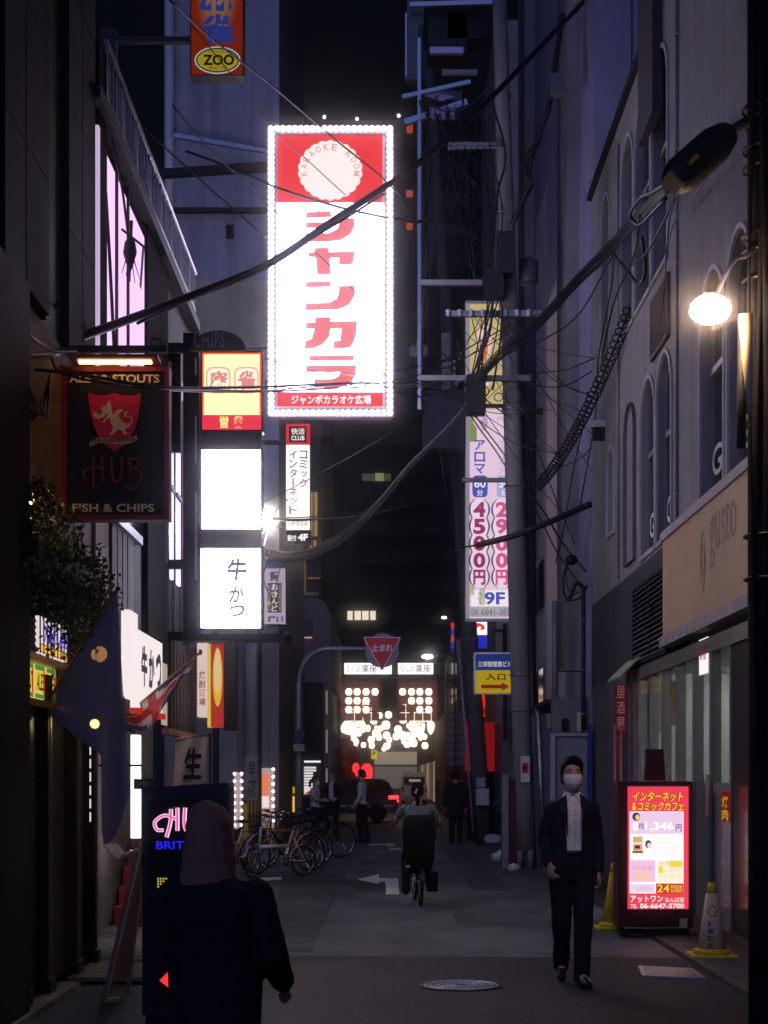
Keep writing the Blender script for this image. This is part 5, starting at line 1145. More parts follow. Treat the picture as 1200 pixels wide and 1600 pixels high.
# banners and small signs of the restaurants on the left
nb2 = thing('white_cloth_banner', 'white hanging cloth banner with bold brush character by the red stairs', 'banner', P(300, 1228, 17))
q = MB(); g = 10; vs = []
for j in range(9):
    for i in range(g+1): vs.append(P(274+i*5-(j*.4), 1156+j*9-i*.6, 16.2)+Vector((0, .02*math.sin(i*.9+j*.4), 0)))
q.add(vs, [(j*(g+1)+i, j*(g+1)+i+1, (j+1)*(g+1)+i+1, (j+1)*(g+1)+i) for j in range(8) for i in range(g)], True); q.build('cloth', mat('banner_cream', (.62,.56,.50), .8, 0, .12), nb2)
t_ = MB(); tpx(t_, '生', 286, 1168, 314, 1218, 16.14, .03, .1); t_.build('lettering', mat('banner_black', (.02,.02,.025), .8, 0, 0), nb2)
MB().tube([P(272,1156,16.2), P(330,1146,16.2)], .012, 6).build('rod', STEEL, nb2)
MB().tube([P(328,1146,16.2), (P(328,1146,16.2).x, 16.25, 0)], .014, 6).build('stand', DARK, nb2); MB().lathe((P(328,1146,16.2).x, 16.25, 0), [(.16,0),(.16,.05),(.03,.08)], 14).build('foot', BLACK, nb2)
yr_ = thing('yellow_red_side_sign', 'yellow and red vertical shop sign with black side below the light boxes', 'sign', P(330, 1138, 19.5))
pbox(324, 1006, 329, 1136, 19.5, 19.8).build('yellow_panel', em('side_yellow', (.9,.66,.12), .7, True), yr_)
pbox(329.3, 1006, 349, 1136, 19.5, 19.8).build('red_panel', em('side_red', (.62,.05,.04), .6, True), yr_)
MB().poly(oval(340,1058,7.5,46,19.49,30)).build('flame_mark', em('side_gold', (.9,.5,.05), .8), yr_); MB().poly(oval(340,1050,5.5,36,19.485,30)).build('flame_core', em('side_gold2', (.85,.62,.30), .8), yr_)
pbox(349.3, 1004, 368, 1141, 19.55, 19.85).build('black_side', BLACK, yr_)
pbox(308, 1004, 323.7, 1120, 19.5, 19.8).build('cream_panel', em('side_cream', (.95,.74,.68), .7, True), yr_)
t_ = MB(); tcol(t_, '焼酎酒場', 311, 1048, 321, 1104, 19.49, .02); t_.build('lettering', em('side_ink', (.45,.10,.12), .6), yr_)
B(XL-.3, XP(308,19.5), 19.6, 19.7, ZP(1020,19.5), ZP(1012,19.5)).build('bracket', DARK, yr_)
op = thing('open_plaque', 'small black OPEN plaque hung on a cord by the pub door', 'sign', P(222, 1230, 14.5))
pbox(209, 1217, 238, 1233, 14.5, 14.53).build('board', BLACK, op); t_ = MB(); tpx(t_, 'OPEN', 212, 1221, 234, 1229, 14.49, .01); t_.build('lettering', mat('chalk', (.4,.4,.4), .8, 0, .1), op)
MB().tube([P(212,1217,14.51), P(223,1197,14.51), P(235,1217,14.51)], .004, 4).build('cord', mat('cord', (.2,.15,.1), .8), op); MB().bar(P(223,1196,14.53), (XL-.4, 14.8, ZP(1196,14.53)), .02).build('hook', DARK, op)
# vertical red shop sign on the cafe wall + awning
rv = thing('red_wall_banner', 'narrow red vertical sign with white writing under a small striped awning', 'sign', P(952, 1150, 22))
x_ = 3.28
B(3.12, x_, 21.9, 21.96, ZP(1150,22), ZP(1070,22)).build('board', em('rv_red', (.22,.02,.04), .22, True), rv)
t_ = MB(); 
for i, ch in enumerate('居酒屋'): tmesh(t_, ch, (3.14, 21.89, ZP(1092+i*24,22)), (.11,0,0), (0,0,.17))
t_.build('lettering', em('rv_ink', (.5,.26,.28), .35), rv)
q = MB()
for i in range(6): q = MB().poly([(3.02, 20.6+i*.22, 3.02-.10), (3.02, 20.6+i*.22+.21, 3.02-.10), (3.28, 20.6+i*.22+.21, 3.02+.16), (3.28, 20.6+i*.22, 3.02+.16)], (0,0,-.02)); q.build('awning_strip', mat('awning_a' if i % 2 else 'awning_b', (.40,.42,.30) if i % 2 else (.22,.25,.18), .7, 0, .2), rv)
MB().tube([(3.12,21.85,.1),(3.12,21.85,2.3)], .025, 8).build('red_pipe', mat('pipe_red', (.45,.10,.10), .4, .2, .2), rv)
MB().tube([(3.18,21.7,.1),(3.18,21.7,2.3)], .018, 8).build('red_pipe', MATS['pipe_red'], rv)
COL.objects.unlink(ntb); bpy.data.objects.remove(ntb)
# ------------------------------------------------------------------ road markings, manhole, grating
def gp(px, py, z=.006):
    Y = F*(EYE-z)/(py-HY); return Vector(((px-CX)/F*Y, Y, z))
ar_ = [(558,1374),(592,1366),(592,1371.5),(622,1372.5),(624,1397.5),(603,1397.5),(602,1377.5),(592,1377.5),(592,1381)]
MB().poly([gp(*p) for p in ar_]).build('road_arrow_marking', LINE, None, 'structure')
for pl in ([(575,1319.5),(605,1318),(605,1319.5),(577,1321)], [(604,1318),(616,1318),(616,1322.5),(604,1322.5)], [(608,1325),(627,1325.5),(627,1328),(609,1327.5)], [(480,1391),(520,1386),(522,1388),(482,1394)] if False else [(397,1372),(440,1370),(440,1374),(397,1377)]):
    MB().poly([gp(*p) for p in pl]).build('road_line_marking', LINE, None, 'structure')
mh = thing('manhole_cover', 'round patterned iron manhole cover in the road', 'manhole', (.565, 12.3, .004))
IRON = mat('cast_iron', (.50,.50,.53), .42, .35, .3, 12)
MB().lathe((.565,12.3,.006), [(.325,0),(.325,.006),(.30,.006)], 40).build('rim', DARK, mh)
MB().lathe((.565,12.3,.007), [(.295,0),(.295,.004),(.0,.004)], 40).build('lid', IRON, mh)
q = MB()
for rr_ in (.06,.12,.18,.24,.28): q.torus((.565,12.3,.0115), rr_, .006, 'z', 36, 4)
for k in range(16):
    a = 2*math.pi*k/16; q.bar((.565+.07*math.cos(a), 12.3+.07*math.sin(a), .012), (.565+.28*math.cos(a), 12.3+.28*math.sin(a), .012), .012, .005)
q.build('raised_pattern', IRON, mh)
gt = thing('drain_grating', 'steel drain grating set in the road by the traffic cone', 'grating', (2.36, 13.2, .004))
a, b, c_, d = gp(999,1511), gp(1080,1515), gp(1101,1530), gp(1006,1526)
q = MB()
for (s0, s1) in ((a,b),(b,c_),(c_,d),(d,a)): q.bar(s0+Vector((0,0,.006)), s1+Vector((0,0,.006)), .025, .012)
q.build('frame', STEEL, gt)
MB().poly([a+Vector((0,0,-.0)), b, c_, d]).build('pit', BLACK, gt)
for i in range(1, 22): t = i/22; MB().bar(a.lerp(b,t)+Vector((0,0,.007)), d.lerp(c_,t)+Vector((0,0,.007)), .012, .010).build('bar', STEEL, gt)
# ------------------------------------------------------------------ concrete poles
def at_line(pts, t): return pts[0].lerp(pts[1], t)
def pole(name, label, base, top, r0, r1, m=CONC):
    o = thing(name, label, 'utility pole', base); MB().tube([base.lerp(top, k/10) for k in range(11)], [r0+(r1-r0)*k/10 for k in range(11)], 18).build('shaft', m, o); return o
YP = 28.0
pb = Vector((XP(822,YP), YP, 0)); ptop = Vector((XP(779,YP), YP, 15.8))
p1 = pole('utility_pole', 'tall concrete utility pole with crossarms in front of the price sign', pb, ptop, .185, .125)
def on1(py): z = ZP(py, YP); return pb.lerp(ptop, z/15.8)
WGREY = mat('arm_grey', (.17,.165,.17), .6, .5, .25)
for (py, xa, xb, w_) in ((495,700,845,.10),(595,655,828,.09),(447,655,752,.09),(120,690,745,.07),(232,700,782,.05)):
    c0 = on1(py); MB().box(XP(xa,YP), XP(xb,YP), YP-.22, YP-.13, c0.z-w_/2, c0.z+w_/2).build('crossarm', WGREY, p1)
for py in (150,335,495,595,640,760,1055,1110): MB().torus(on1(py), .165+.02*(py/1100), .014, 'z', 20, 6).build('band_clamp', STEEL, p1)
MB().box(XP(757,YP), XP(784,YP), YP-.45, YP-.16, ZP(475,YP), ZP(432,YP)).build('junction_box', BLACK, p1)
MB().lathe(P(826,425,YP), [(.16,-.20),(.17,-.15),(.17,.18),(.12,.22)], 16).build('transformer_can', mat('can_grey', (.06,.06,.065), .5, .4, .2), p1)
MB().box(XP(775,YP), XP(800,YP), YP-.5, YP-.2, ZP(440,YP), ZP(376,YP)).build('relay_box', mat('relay_black', (.015,.015,.018), .5, .2, .2), p1)
MB().box(XP(727,YP), XP(756,YP), YP-.6, YP-.2, ZP(655,YP), ZP(598,YP)).build('splice_closure', BLACK, p1)
MB().box(XP(722,YP), XP(806,YP), YP-.1, YP+.0, ZP(754,YP), ZP(748,YP)).build('crossarm', WGREY, p1)
B(XP(812,YP), XP(826,YP), YP-.24, YP-.20, ZP(1222,YP), ZP(1182,YP)).build('notice_sign', mat('notice_white', (.6,.57,.55), .5, 0, .2, 30), p1)
B(XP(814,YP), XP(824,YP), YP-.246, YP-.241, ZP(1208,YP), ZP(1192,YP)).build('notice_red', mat('notice_red', (.5,.03,.05), .5, 0, .1), p1)
MB().poly([P(819+3.4*math.cos(t), 1200+5*math.sin(t), YP-.25) for t in [2*math.pi*k/16 for k in range(16)]]).build('notice_mark', mat('notice_black', (.03,.02,.03), .5, 0, 0), p1)
MB().tube([on1(1100)+Vector((.30,.1,0)), Vector((pb.x+.33,YP+.1,0))], .055, 10).build('conduit', STEEL, p1)
MB().tube([on1(640)+Vector((.26,.1,0)), on1(1100)+Vector((.26,.1,0))], .03, 8).build('conduit', DARK, p1)
for dx in (-.13, .06): MB().tube([(pb.x+dx,YP-.26,0),(pb.x+dx,YP-.26,.33)], .05, 10).build('bollard_stub', CONC, p1)
B(pb.x-.30, pb.x-.16, YP-.1, YP+.1, 0, ZP(1215,YP)).build('brown_guard', mat('guard_brown', (.06,.025,.02), .6, 0, .3), p1)
B(pb.x-.42, pb.x-.31, YP-.05, YP+.25, 0, ZP(1210,YP)).build('grey_guard', mat('guard_grey', (.20,.19,.19), .6, 0, .3), p1)
# transformer rack high up between the two far poles
YR = 38.0
tb0 = Vector((XP(757,YR), YR, 0)); tt0 = Vector((XP(668,YR), YR, 18.8))
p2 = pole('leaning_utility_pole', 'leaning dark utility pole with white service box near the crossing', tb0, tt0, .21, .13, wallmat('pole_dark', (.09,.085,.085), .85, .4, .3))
def on2(py): z = ZP(py, YR); return tb0.lerp(tt0, z/18.8)
MB().tube([on2(1300)+Vector((-.25,-.1,0)), on2(1000)+Vector((-.28,-.1,0))], .028, 8).build('conduit', mat('conduit_pale', (.34,.33,.34), .5, .3, .2), p2)
B(on2(1250).x-.14, on2(1250).x+.16, YR-.36, YR-.22, ZP(1258,YR), ZP(1232,YR)).build('service_box', mat('service_white', (.42,.41,.40), .6, 0, .2), p2)
B(on2(1225).x-.10, on2(1225).x+.10, YR-.34, YR-.20, ZP(1230,YR), ZP(1215,YR)).build('poster_patch', mat('poster_patch', (.36,.34,.33), .7, 0, .25), p2)
for py in (1120,1000,860): MB().torus(on2(py), .20, .015, 'z', 18, 6).build('band_clamp', STEEL, p2)
YQ2 = 33.0
p3b = Vector((XP(657,YQ2), YQ2, ZP(640,YQ2)))
tr = thing('transformer_rack', 'dark overhead transformer rack with lit box undersides above the crossing', 'transformer', Vector((XP(700,YQ2), YQ2, ZP(230,YQ2))))
TG = mat('transformer_grey', (.10,.10,.115), .5, .4, .3)
for (a, b, c_, d, dp, m_) in ((668,20,730,82,.7,DARK),(636,0,662,124,.35,TG),(700,-40,760,60,.6,BLACK),(664,142,722,156,.8,TG)): pbox(a, b, c_, d, YQ2, YQ2+dp).build('equipment_box', m_, tr)
pbox(672, 73, 724, 82.5, YQ2-.12, YQ2-.002).build('box_lip', mat('lip_lilac', (.42,.36,.50), .4, .3, .1), tr)
pbox(633, 20, 636, 120, YQ2-.1, YQ2+.1).build('box_edge', MATS['lip_lilac'], tr)
for (x0, y0, x1, y1, w_) in ((632,192,730,160,.12),(628,152,735,128,.08),(700,232,780,230,.07),(640,8,770,4,.09),(655,60,655,640,.07),(668,220,668,560,.03)): MB().bar(P(x0,y0,YQ2-.2), P(x1,y1,YQ2-.2), w_).build('frame_bar', STEEL if w_ > .05 else DARK, tr)
for i in range(3):
    px = 676+i*16; MB().lathe(P(px,175,YQ2-.25), [(.04,-.16),(.09,-.13),(.05,-.08),(.09,-.03),(.05,.02),(.09,.07),(.03,.12)], 10).build('insulator', mat('insulator', (.30,.24,.38), .25, 0, .1), tr)
MB().poly([P(663,149,YQ2-.05), P(685,145,YQ2-.05), P(710,150,YQ2-.05), P(690,158,YQ2-.05)], (0,.02,0)).build('lit_underside', MATS['lip_lilac'], tr)  # pale lilac colour stands in for light on the underside
MB().tube([P(657,40,YQ2-.1), P(657,640,YQ2-.1)], .05, 10).build('riser_pipe', STEEL, tr)
pbox(690, 520, 704, 610, YQ2, YQ2+.35).build('cable_head', TG, tr); pbox(660, 610, 725, 700, YQ2+.3, YQ2+.9).build('equipment_cabinet', mat('cab_navy', (.03,.035,.05), .6, .2, .4, 9), tr)
pbox(640, 540, 668, 556, YQ2, YQ2+.2).build('label_plate', TG, tr)
for i in range(9): MB().ell(P(704+rnd.uniform(-4,14), 560+i*5, YQ2-.05), .035, .035, .05, 8, 6).build('lamp_cluster_bead', STEEL, tr)
MB().bar(P(700,640,YQ2+.5), P(742,1000,YR), .10).build('hanging_duct', mat('duct_dark', (.04,.045,.06), .5, .2, .3), tr)
# papered pole by the bicycles, left
YLp = 29.5
p4 = pole('papered_pole', 'grey utility pole with graffiti paper and yellow black stripes by the bicycles', Vector((XP(393,YLp), YLp, 0)), Vector((XP(391,YLp), YLp, 7.4)), .135, .11, wallmat('pole_grey', (.24,.23,.23), .8, .35, .2))
x_ = XP(392,YLp)
q = MB(); n_ = 16
def wrap(mb, z0, z1, r, a0=0, a1=2*math.pi, n=16):
    vs = [(x_+r*math.cos(a0+(a1-a0)*k/n), YLp+r*math.sin(a0+(a1-a0)*k/n), z) for z in (z0, z1) for k in range(n+1)]; return mb.add(vs, [(k, k+1, n+2+k, n+1+k) for k in range(n)], True)
wrap(MB(), ZP(1250,YLp), ZP(1180,YLp), .141).build('paper', mat('paper_grey', (.30,.285,.26), .8, 0, .25, 6), p4)
t_ = MB(); tpx(t_, '早', 387, 1190, 398, 1215, YLp-.15, .01, .1); tpx(t_, '花', 386, 1218, 399, 1245, YLp-.15, .01, .1); t_.build('graffiti', mat('graffiti_ink', (.03,.03,.035), .7, 0, 0), p4)
wrap(MB(), ZP(1292,YLp), ZP(1251,YLp), .141).build('black_sleeve', mat('sleeve_black', (.02,.02,.02), .6, 0, .2), p4)
for k in range(6): wrap(MB(), ZP(1292,YLp), ZP(1252,YLp), .144, R(190+k*28), R(203+k*28), 4).build('yellow_stripe', mat('stripe_yellow', (.5,.33,.02), .6, 0, .2), p4)
ypst = thing('yellow_barrier_post', 'yellow leaning barrier post among the parked bicycles', 'post', P(388, 1352, 27))
MB().bar(Vector((XP(389,27), 27, 0)), P(382,1256,27), .07, .05).build('post', mat('barrier_yellow', (.75,.46,.015), .5, 0, .15), ypst)
MB().tube([P(362,1318,27.2), P(374,1316,27.2), P(380,1306,27.2), P(383,1300,27.05)], .025, 8).build('hoop', MATS['barrier_yellow'], ypst)
# near pole on the right with the street lamp
YN = 10.0
nb0 = Vector((XP(1201,YN), YN, 0)); nt0 = Vector((XP(1192,YN), YN, 7.5))
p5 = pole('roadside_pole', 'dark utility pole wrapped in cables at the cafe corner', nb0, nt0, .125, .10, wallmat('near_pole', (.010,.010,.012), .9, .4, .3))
for k in range(7):
    dx = -.13+.035*k; MB().tube(smooth_path([(nb0.x+dx+.02*math.sin(k*2+j), YN-.13-.02*math.sin(k+j), .4+j*.85) for j in range(9)], 5), .012+.004*(k % 3), 6).build('riser_cable', mat('riser_sheath', (.006,.006,.008), .9, 0, .3, 5, 0, .1), p5)
for py in (172,190,235,265,370,395,440,838,905): MB().torus(nb0.lerp(nt0, ZP(py,YN)/7.5), .135, .010, 'z', 20, 6).build('band_clamp', mat('clamp_dull', (.05,.05,.055), .5, .6, .2), p5)
MB().tube([P(1160,500,YN-.05), P(1158,700,YN-.05)], .03, 8).build('riser_duct', DARK, p5)
# lit street lamp (Sodium-white head on a short arm)
sl_ = thing('street_lamp', 'glowing warm white street lamp on a bracket above the cafe sign', 'street lamp', P(1150, 480, YN-.2))
LY = YN-.25
hc = P(1110,484,LY)
MB().ell(hc, .125, .11, .085, 20, 12).build('glowing_head', em('lamp_hot', (1.0,.64,.40), 175.0, True), sl_)
MB().ell(hc+Vector((0,.02,.088)), .07, .07, .02, 16, 8).build('hood', DARK, sl_)
MB().tube(smooth_path([hc+Vector((.02,0,.06)), P(1145,410,LY), P(1168,398,LY+.1), nb0.lerp(nt0, .66)], 6), .014, 8).build('arm', STEEL, sl_)
MB().tube([P(1165,492,LY), P(1168,560,LY), P(1172,650,LY)], [.045,.034,.014], 14).build('tapered_bracket', mat('bracket_cream', (.50,.40,.22), .5, .1, .15), sl_)
# dark tilted luminaire overhead
lu = thing('dark_floodlight', 'dark unlit tilted floodlight housing on the near pole arm', 'floodlight', P(1150, 200, YN-.1))
a, b = P(1140,205,YN-.15), P(1052,285,YN-.6); t = (b-a).normalized(); sd_ = t.cross(Vector((0,1,0))).normalized(); dn = t.cross(sd_)
q = MB(); secs = []
for k, (f_, w_, h_) in enumerate(((0,.04,.04),(.08,.085,.075),(.3,.115,.10),(.85,.115,.09),(1.0,.085,.06))):
    c0 = a.lerp(b, f_); secs.append([c0+sd_*(w_*math.cos(x))*1.0+dn*(h_*math.sin(x)) for x in [2*math.pi*j/14 for j in range(14)]])
vs = [p for s in secs for p in s]; q.add(vs, [(i*14+k, i*14+(k+1) % 14, (i+1)*14+(k+1) % 14, (i+1)*14+k) for i in range(4) for k in range(14)]+[tuple(range(13,-1,-1)), tuple(range(56,70))], True)
q.build('housing', mat('lum_dark', (.014,.014,.014), .6, .2, .3), lu)
MB().tube([a, P(1165,190,YN-.1), nb0.lerp(nt0, ZP(200,YN)/7.5)], .03, 8).build('arm', DARK, lu)
MB().obox(b, t*.02, sd_*.06, dn*.05).build('end_cap', STEEL, lu)
MB().obox(a.lerp(b,.72)-Vector((0,.125,-.0)), t*.06, sd_*.012, dn*.006).build('orange_reflector', mat('reflector_orange', (.6,.25,.03), .3, .2, .1), lu)  # orange reflection on the housing, put in as a coloured piece
# small wall cameras / box lights on the cafe wall
wl = thing('wall_fitting', 'small hooded pale fitting high on the grey cafe wall', 'fitting', P(935, 670, 24.9)); yy = 24.3
B(XR-.22, XR-.002, yy-.10, yy+.10, 6.9, 7.0).build('hood', mat('fit_pale', (.5,.46,.44), .5, .1, .1), wl); B(XR-.18, XR-.003, yy-.08, yy+.08, 6.72, 6.898).build('body', DARK, wl)
dp = thing('downpipe', 'grey downpipe with elbow on the metal clad building', 'pipe', (3.2, 25.7, 3))
MB().tube(smooth_path([(3.12,25.45,2.35),(3.12,25.45,4.4),(3.10,25.45,4.62),(3.0,25.45,4.68),(2.93,25.45,4.5),(2.86,25.45,4.4)], 6), .035, 10).build('pipe', DARK, dp)
for z in (2.6, 3.3, 4.1): MB().torus((3.12,25.45,z), .045, .012, 'z', 14, 6).build('bracket_ring', STEEL, dp)
dp2 = thing('grey_conduit', 'straight grey conduit pipe beside the concrete pole', 'pipe', (2.95, 27, 0)); MB().tube([(2.86,27.3,2.1),(2.86,27.3,4.6)], .05, 10).build('pipe', mat('cond_grey', (.13,.13,.15), .5, .3, .2), dp2); MB().bar((2.86,27.3,3.4),(3.35,27.3,3.4), .03).build('bracket', DARK, dp2); MB().bar((2.86,27.3,2.4),(3.35,27.3,2.4), .03).build('bracket', DARK, dp2)
# ------------------------------------------------------------------ overhead cables
def cable(pts, r, label, name='overhead_cable', group='overhead cables', m=CABLE, n=6, sub=8):
    o = MB().tube(smooth_path([P(*p) for p in pts], sub), r, n).build(name, m); return tag(o, label, 'cable', group)
cable([(60,548,12.3),(130,525,13),(300,462,15),(420,412,16.5),(520,345,18),(600,293,19.5),(660,250,21),(760,160,23.5),(900,15,27),(930,-20,27.6)], .040, 'thick black cable sweeping diagonally across the karaoke sign')
cable([(215,505,13.5),(330,452,15.2),(420,408,16.3),(520,353,17.8),(600,303,19.3)], .014, 'slim cable running just under the thick diagonal cable')
cable([(290,236,22),(360,262,22.4),(430,292,22.8),(510,318,23.1),(570,333,23.4),(640,346,24.5),(700,350,26),(745,372,27.5)], .018, 'black cable sagging below the karaoke emblem')
cable([(270,165,15),(330,235,16.5),(420,320,19),(470,372,20.5),(530,430,22),(600,505,22.8)], .008, 'thin wire slanting over the lilac wall down across the karaoke face')
cable([(265,0,16),(330,60,17.5),(420,130,19.5),(520,215,22),(600,280,23),(640,325,24.5)], .012, 'slim cable crossing the ZOO sign down to the karaoke sign')
cable([(300,40,18),(380,140,19.5),(440,215,21),(480,250,22),(540,305,23)], .007, 'thin wire beside the ZOO sign ending at the karaoke badge')
cable([(150,130,15),(290,260,17),(420,375,19.5)], .009, 'thin wire from the roof railing to the karaoke sign edge')
cable([(90,470,12),(60,545,12.2),(140,590,12.0),(220,603,12),(300,608,14),(420,610,17.5),(540,600,21),(700,598,27.5)], .008, 'slim cable drooping across the top of the hub sign to the far pole')
cable([(20,575,11.2),(110,583,11.4),(200,598,11.6),(262,606,11.9),(420,604,16),(560,598,21),(655,600,27)], .013, 'cable crossing the ALES lettering and the mahjong light box')
cable([(80,560,11.6),(100,584,11.6),(200,604,11.8),(330,612,15),(440,611,18),(560,605,22)], .010, 'thin wire under the ALES lettering toward the karaoke foot')
cable([(430,612,19),(540,603,22),(580,590,23),(640,575,26),(720,560,28)], .009, 'thin wire from the light boxes up to the transformer rack')
cable([(560,604,23),(590,600,23.5),(650,620,25),(730,600,27.4)], .010, 'thin wire sagging just below the karaoke name strip')
# bundle hanging from the far pole to the left shops
for i in range(6):
    j = i*1.3-3; cable([(740,620+j,27.6),(700,668+j,27),(640,728+j*1.2,26),(590,788+j*1.5,25),(540,835+j*2,24),(490,862+j*2.2,22.5),(450,870+j*2,21),(412,862+j*2,19.5)], .013+.004*(i % 3), 'strand of the cable bundle drooping from the concrete pole to the light boxes', group='strands of the drooping cable bundle', m=mat('cable_grey', (.13,.12,.11), .5, 0, .3))
cable([(680,775,38),(640,790,34),(560,806,30),(480,812,26),(425,812,22)], .022, 'bluish cable crossing the dark gap below the net cafe sign', m=mat('cable_blue', (.03,.035,.09), .5, 0, .2))
cable([(680,772,38),(640,785,34),(560,800,30),(480,808,26),(425,809,22)], .010, 'thin wire above the bluish cable in the dark gap')
for i, (dy, r_) in enumerate(((0,.022),(6,.018),(-5,.014),(10,.012),(-9,.010))):
    cable([(735,600+dy,27.5),(790,545+dy,27),(840,505+dy,26),(900,440+dy,24.5),(950,390+dy*1.2,22.5),(1000,335+dy,19),(1045,288+dy,14)], r_, 'strand of the heavy cable bundle rising past the arched windows', group='strands of the bundle rising to the cafe corner')
cable([(742,600,27.5),(780,560,27),(850,530,26),(905,490,25),(960,395,22)], .012, 'thin wire parallel to the heavy bundle, below it')
cable([(660,575,33),(700,560,31),(760,528,28),(800,505,27.5)], .012, 'thin wire over the orange petal, upper of two'); cable([(640,590,33),(700,572,30),(770,535,28),(840,490,26.5)], .010, 'thin wire over the orange petal, lower of two')
cable([(730,640,27.6),(748,668,27.8),(775,705,28),(800,745,28)], .012, 'paired cable slanting over the aroma lettering', group='paired cables over the aroma lettering'); cable([(737,640,27.6),(756,668,27.8),(784,705,28),(806,738,28)], .012, 'paired cable slanting over the aroma lettering', group='paired cables over the aroma lettering')
cable([(690,550,29),(730,590,28),(760,625,27.8),(800,655,27.6)], .012, 'thin wire slanting down across the yellow panel to the pole')
cable([(770,470,27.5),(765,520,27.5),(750,560,27.5),(742,610,27.5)], .022, 'thick riser cable dropping to the splice closure', group='riser cables at the splice closure'); cable([(785,480,27.5),(782,530,27.5),(776,570,27.5),(770,610,27.5)], .018, 'thick riser cable dropping to the splice closure', group='riser cables at the splice closure')
cable([(880,20,26.5),(868,95,26.8),(858,165,27),(845,205,27.2),(830,250,27.4),(825,290,27.5),(812,325,27.6),(800,350,27.7)], .045, 'knotted heavy cable hanging beside the concrete pole')
for i in range(3): cable([(846,215,27.2),(830-8*i,240+6*i,27.1),(822+5*i,275,27),(832-4*i,290+5*i,27.1),(812,325,27.5)], .016, 'looped slack of the knotted cable beside the pole', group='slack loops beside the pole')
cl = MB().box(*(P(860,146,26.6).x, P(884,146,26.6).x), 26.5, 26.75, ZP(146,26.6), ZP(118,26.6)).build('cable_closure_box', mat('closure_grey', (.12,.125,.13), .5, .2, .3)); tag(cl, 'grey closure box hanging on the knotted cable', 'box')
cable([(770,165,27.6),(790,240,27.6),(778,300,27.6),(770,370,27.6),(760,415,27.6)], .020, 'dark cable running down along the concrete pole top', group='cables down the pole top'); cable([(760,200,27.6),(772,260,27.6),(785,330,27.6),(778,395,27.6)], .014, 'dark cable running down along the concrete pole top', group='cables down the pole top')
cable([(668,170,32.5),(672,260,32.5),(664,330,32.5),(670,420,32.5),(662,520,32.5)], .03, 'grey cable hanging below the transformer rack'); 
for k in range(6):
    x0 = 700+k*11; cable([(x0,170+4*k,31),(x0+6,240+10*k,30),(x0+18,300,29),(x0+10+4*k,380,28.2)], .012, 'slack jumper cable under the transformer rack', group='jumper cables under the transformer rack')
cable([(560,332,23.4),(620,340,25),(700,352,27),(735,378,27.6),(768,392,27.8)], .012, 'thin wire from the karaoke sign to the relay box')
cable([(818,585,27.6),(870,580,26),(905,570,25.5),(960,545,25)], .010, 'thin wire from the pole to the lilac wall, upper of two'); cable([(818,598,27.6),(860,605,26.5),(890,600,26),(925,580,25.6)], .010, 'thin wire from the pole to the lilac wall, lower of two')
cable([(820,750,27.8),(860,735,27),(900,720,26.2),(925,700,25.8)], .010, 'thin wire rising from the price badges to the cafe corner'); cable([(826,770,27.8),(850,800,27.2),(880,850,26.6),(915,893,26)], .018, 'cable looping down to the junction on the metal clad wall', group='cables at the wall junction'); cable([(826,778,27.8),(845,812,27.2),(870,862,26.6),(900,905,26)], .014, 'cable looping down to the junction on the metal clad wall', group='cables at the wall junction')
cable([(890,870,26.2),(880,905,26.2),(885,935,26.2),(905,935,26),(918,915,25.8)], .018, 'slack loop below the wall junction', group='slack loops below the wall junction'); cable([(893,870,26.2),(884,900,26.2),(892,928,26.2),(906,925,26)], .012, 'slack loop below the wall junction', group='slack loops below the wall junction')
tag(MB().ell(P(893,875,26.2), .10, .10, .09, 14, 8).build('wall_junction', BLACK), 'black cable junction on the metal clad wall', 'junction')
cable([(918,612,25.6),(912,660,25.8),(895,740,26.2),(880,830,26.6),(868,880,26.8)], .010, 'thin wire dropping down the corrugated strip'); cable([(960,395,22.5),(955,450,23),(935,560,24.5),(930,650,25),(905,800,26)], .010, 'thin wire looping down past the small hooded fitting'); cable([(1000,335,18.5),(990,400,19.5),(960,470,21.5),(940,560,23)], .012, 'thin wire dropping from the bundle near the farthest arches')
cable([(955,392,22.4),(985,430,20.5),(1000,445,19.7),(1008,420,19.4),(1003,370,19.2)], .022, 'drooping cable loop by the upper arched windows')
cable([(1055,310,14),(1045,350,15),(1040,420,16),(1035,480,17),(1030,505,17.5)], .008, 'thin wire falling before the upper louvre vent'); cable([(1130,235,10.5),(1090,300,12),(1055,345,13.8),(1040,390,15)], .006, 'thin wire from the floodlight pole to the bundle')
cable([(985,415,20),(1010,395,18.5),(1045,330,15.5),(1060,290,12.5)], .014, 'thin wire joining the bundle at the upper arched windows')
cable([(1040,288,13.5),(1020,300,15),(1000,310,16.5),(985,335,18),(1000,350,17.5),(1040,310,14)], .020, 'knot of slack cable by the dark floodlight')
# coiled support wire
q = MB(); A, Bv = P(838,762,27.6), P(985,480,21.5); hp_ = []
for i in range(44*10+1):
    t = i/440; c0 = A.lerp(Bv, t)+Vector((0,0,-.6*4*t*(1-t)*.5)); a = 2*math.pi*44*t; hp_.append(c0+Vector((.085*math.cos(a), 0, .085*math.sin(a)))+Vector((0,.05*math.sin(a),0)))
q.tube(hp_, .012, 5); tag(q.build('coiled_cable', CABLE), 'spiral cable hanger like a chain rising along the cafe wall', 'cable')
q = MB(); q.tube([A.lerp(Bv, k/12)+Vector((0,0,-.3*4*k/12*(1-k/12))) for k in range(13)], .016, 6); tag(q.build('overhead_cable', CABLE), 'straight wire carrying the spiral cable hanger', 'cable')
cable([(745,852,27.2),(800,838,27),(860,815,26.6),(922,788,25.8)], .055, 'thick black strut cable crossing the price column')
cable([(640,860,38),(700,858,33),(745,852,27.2)], .018, 'thin end of the strut cable reaching into the dark gap')
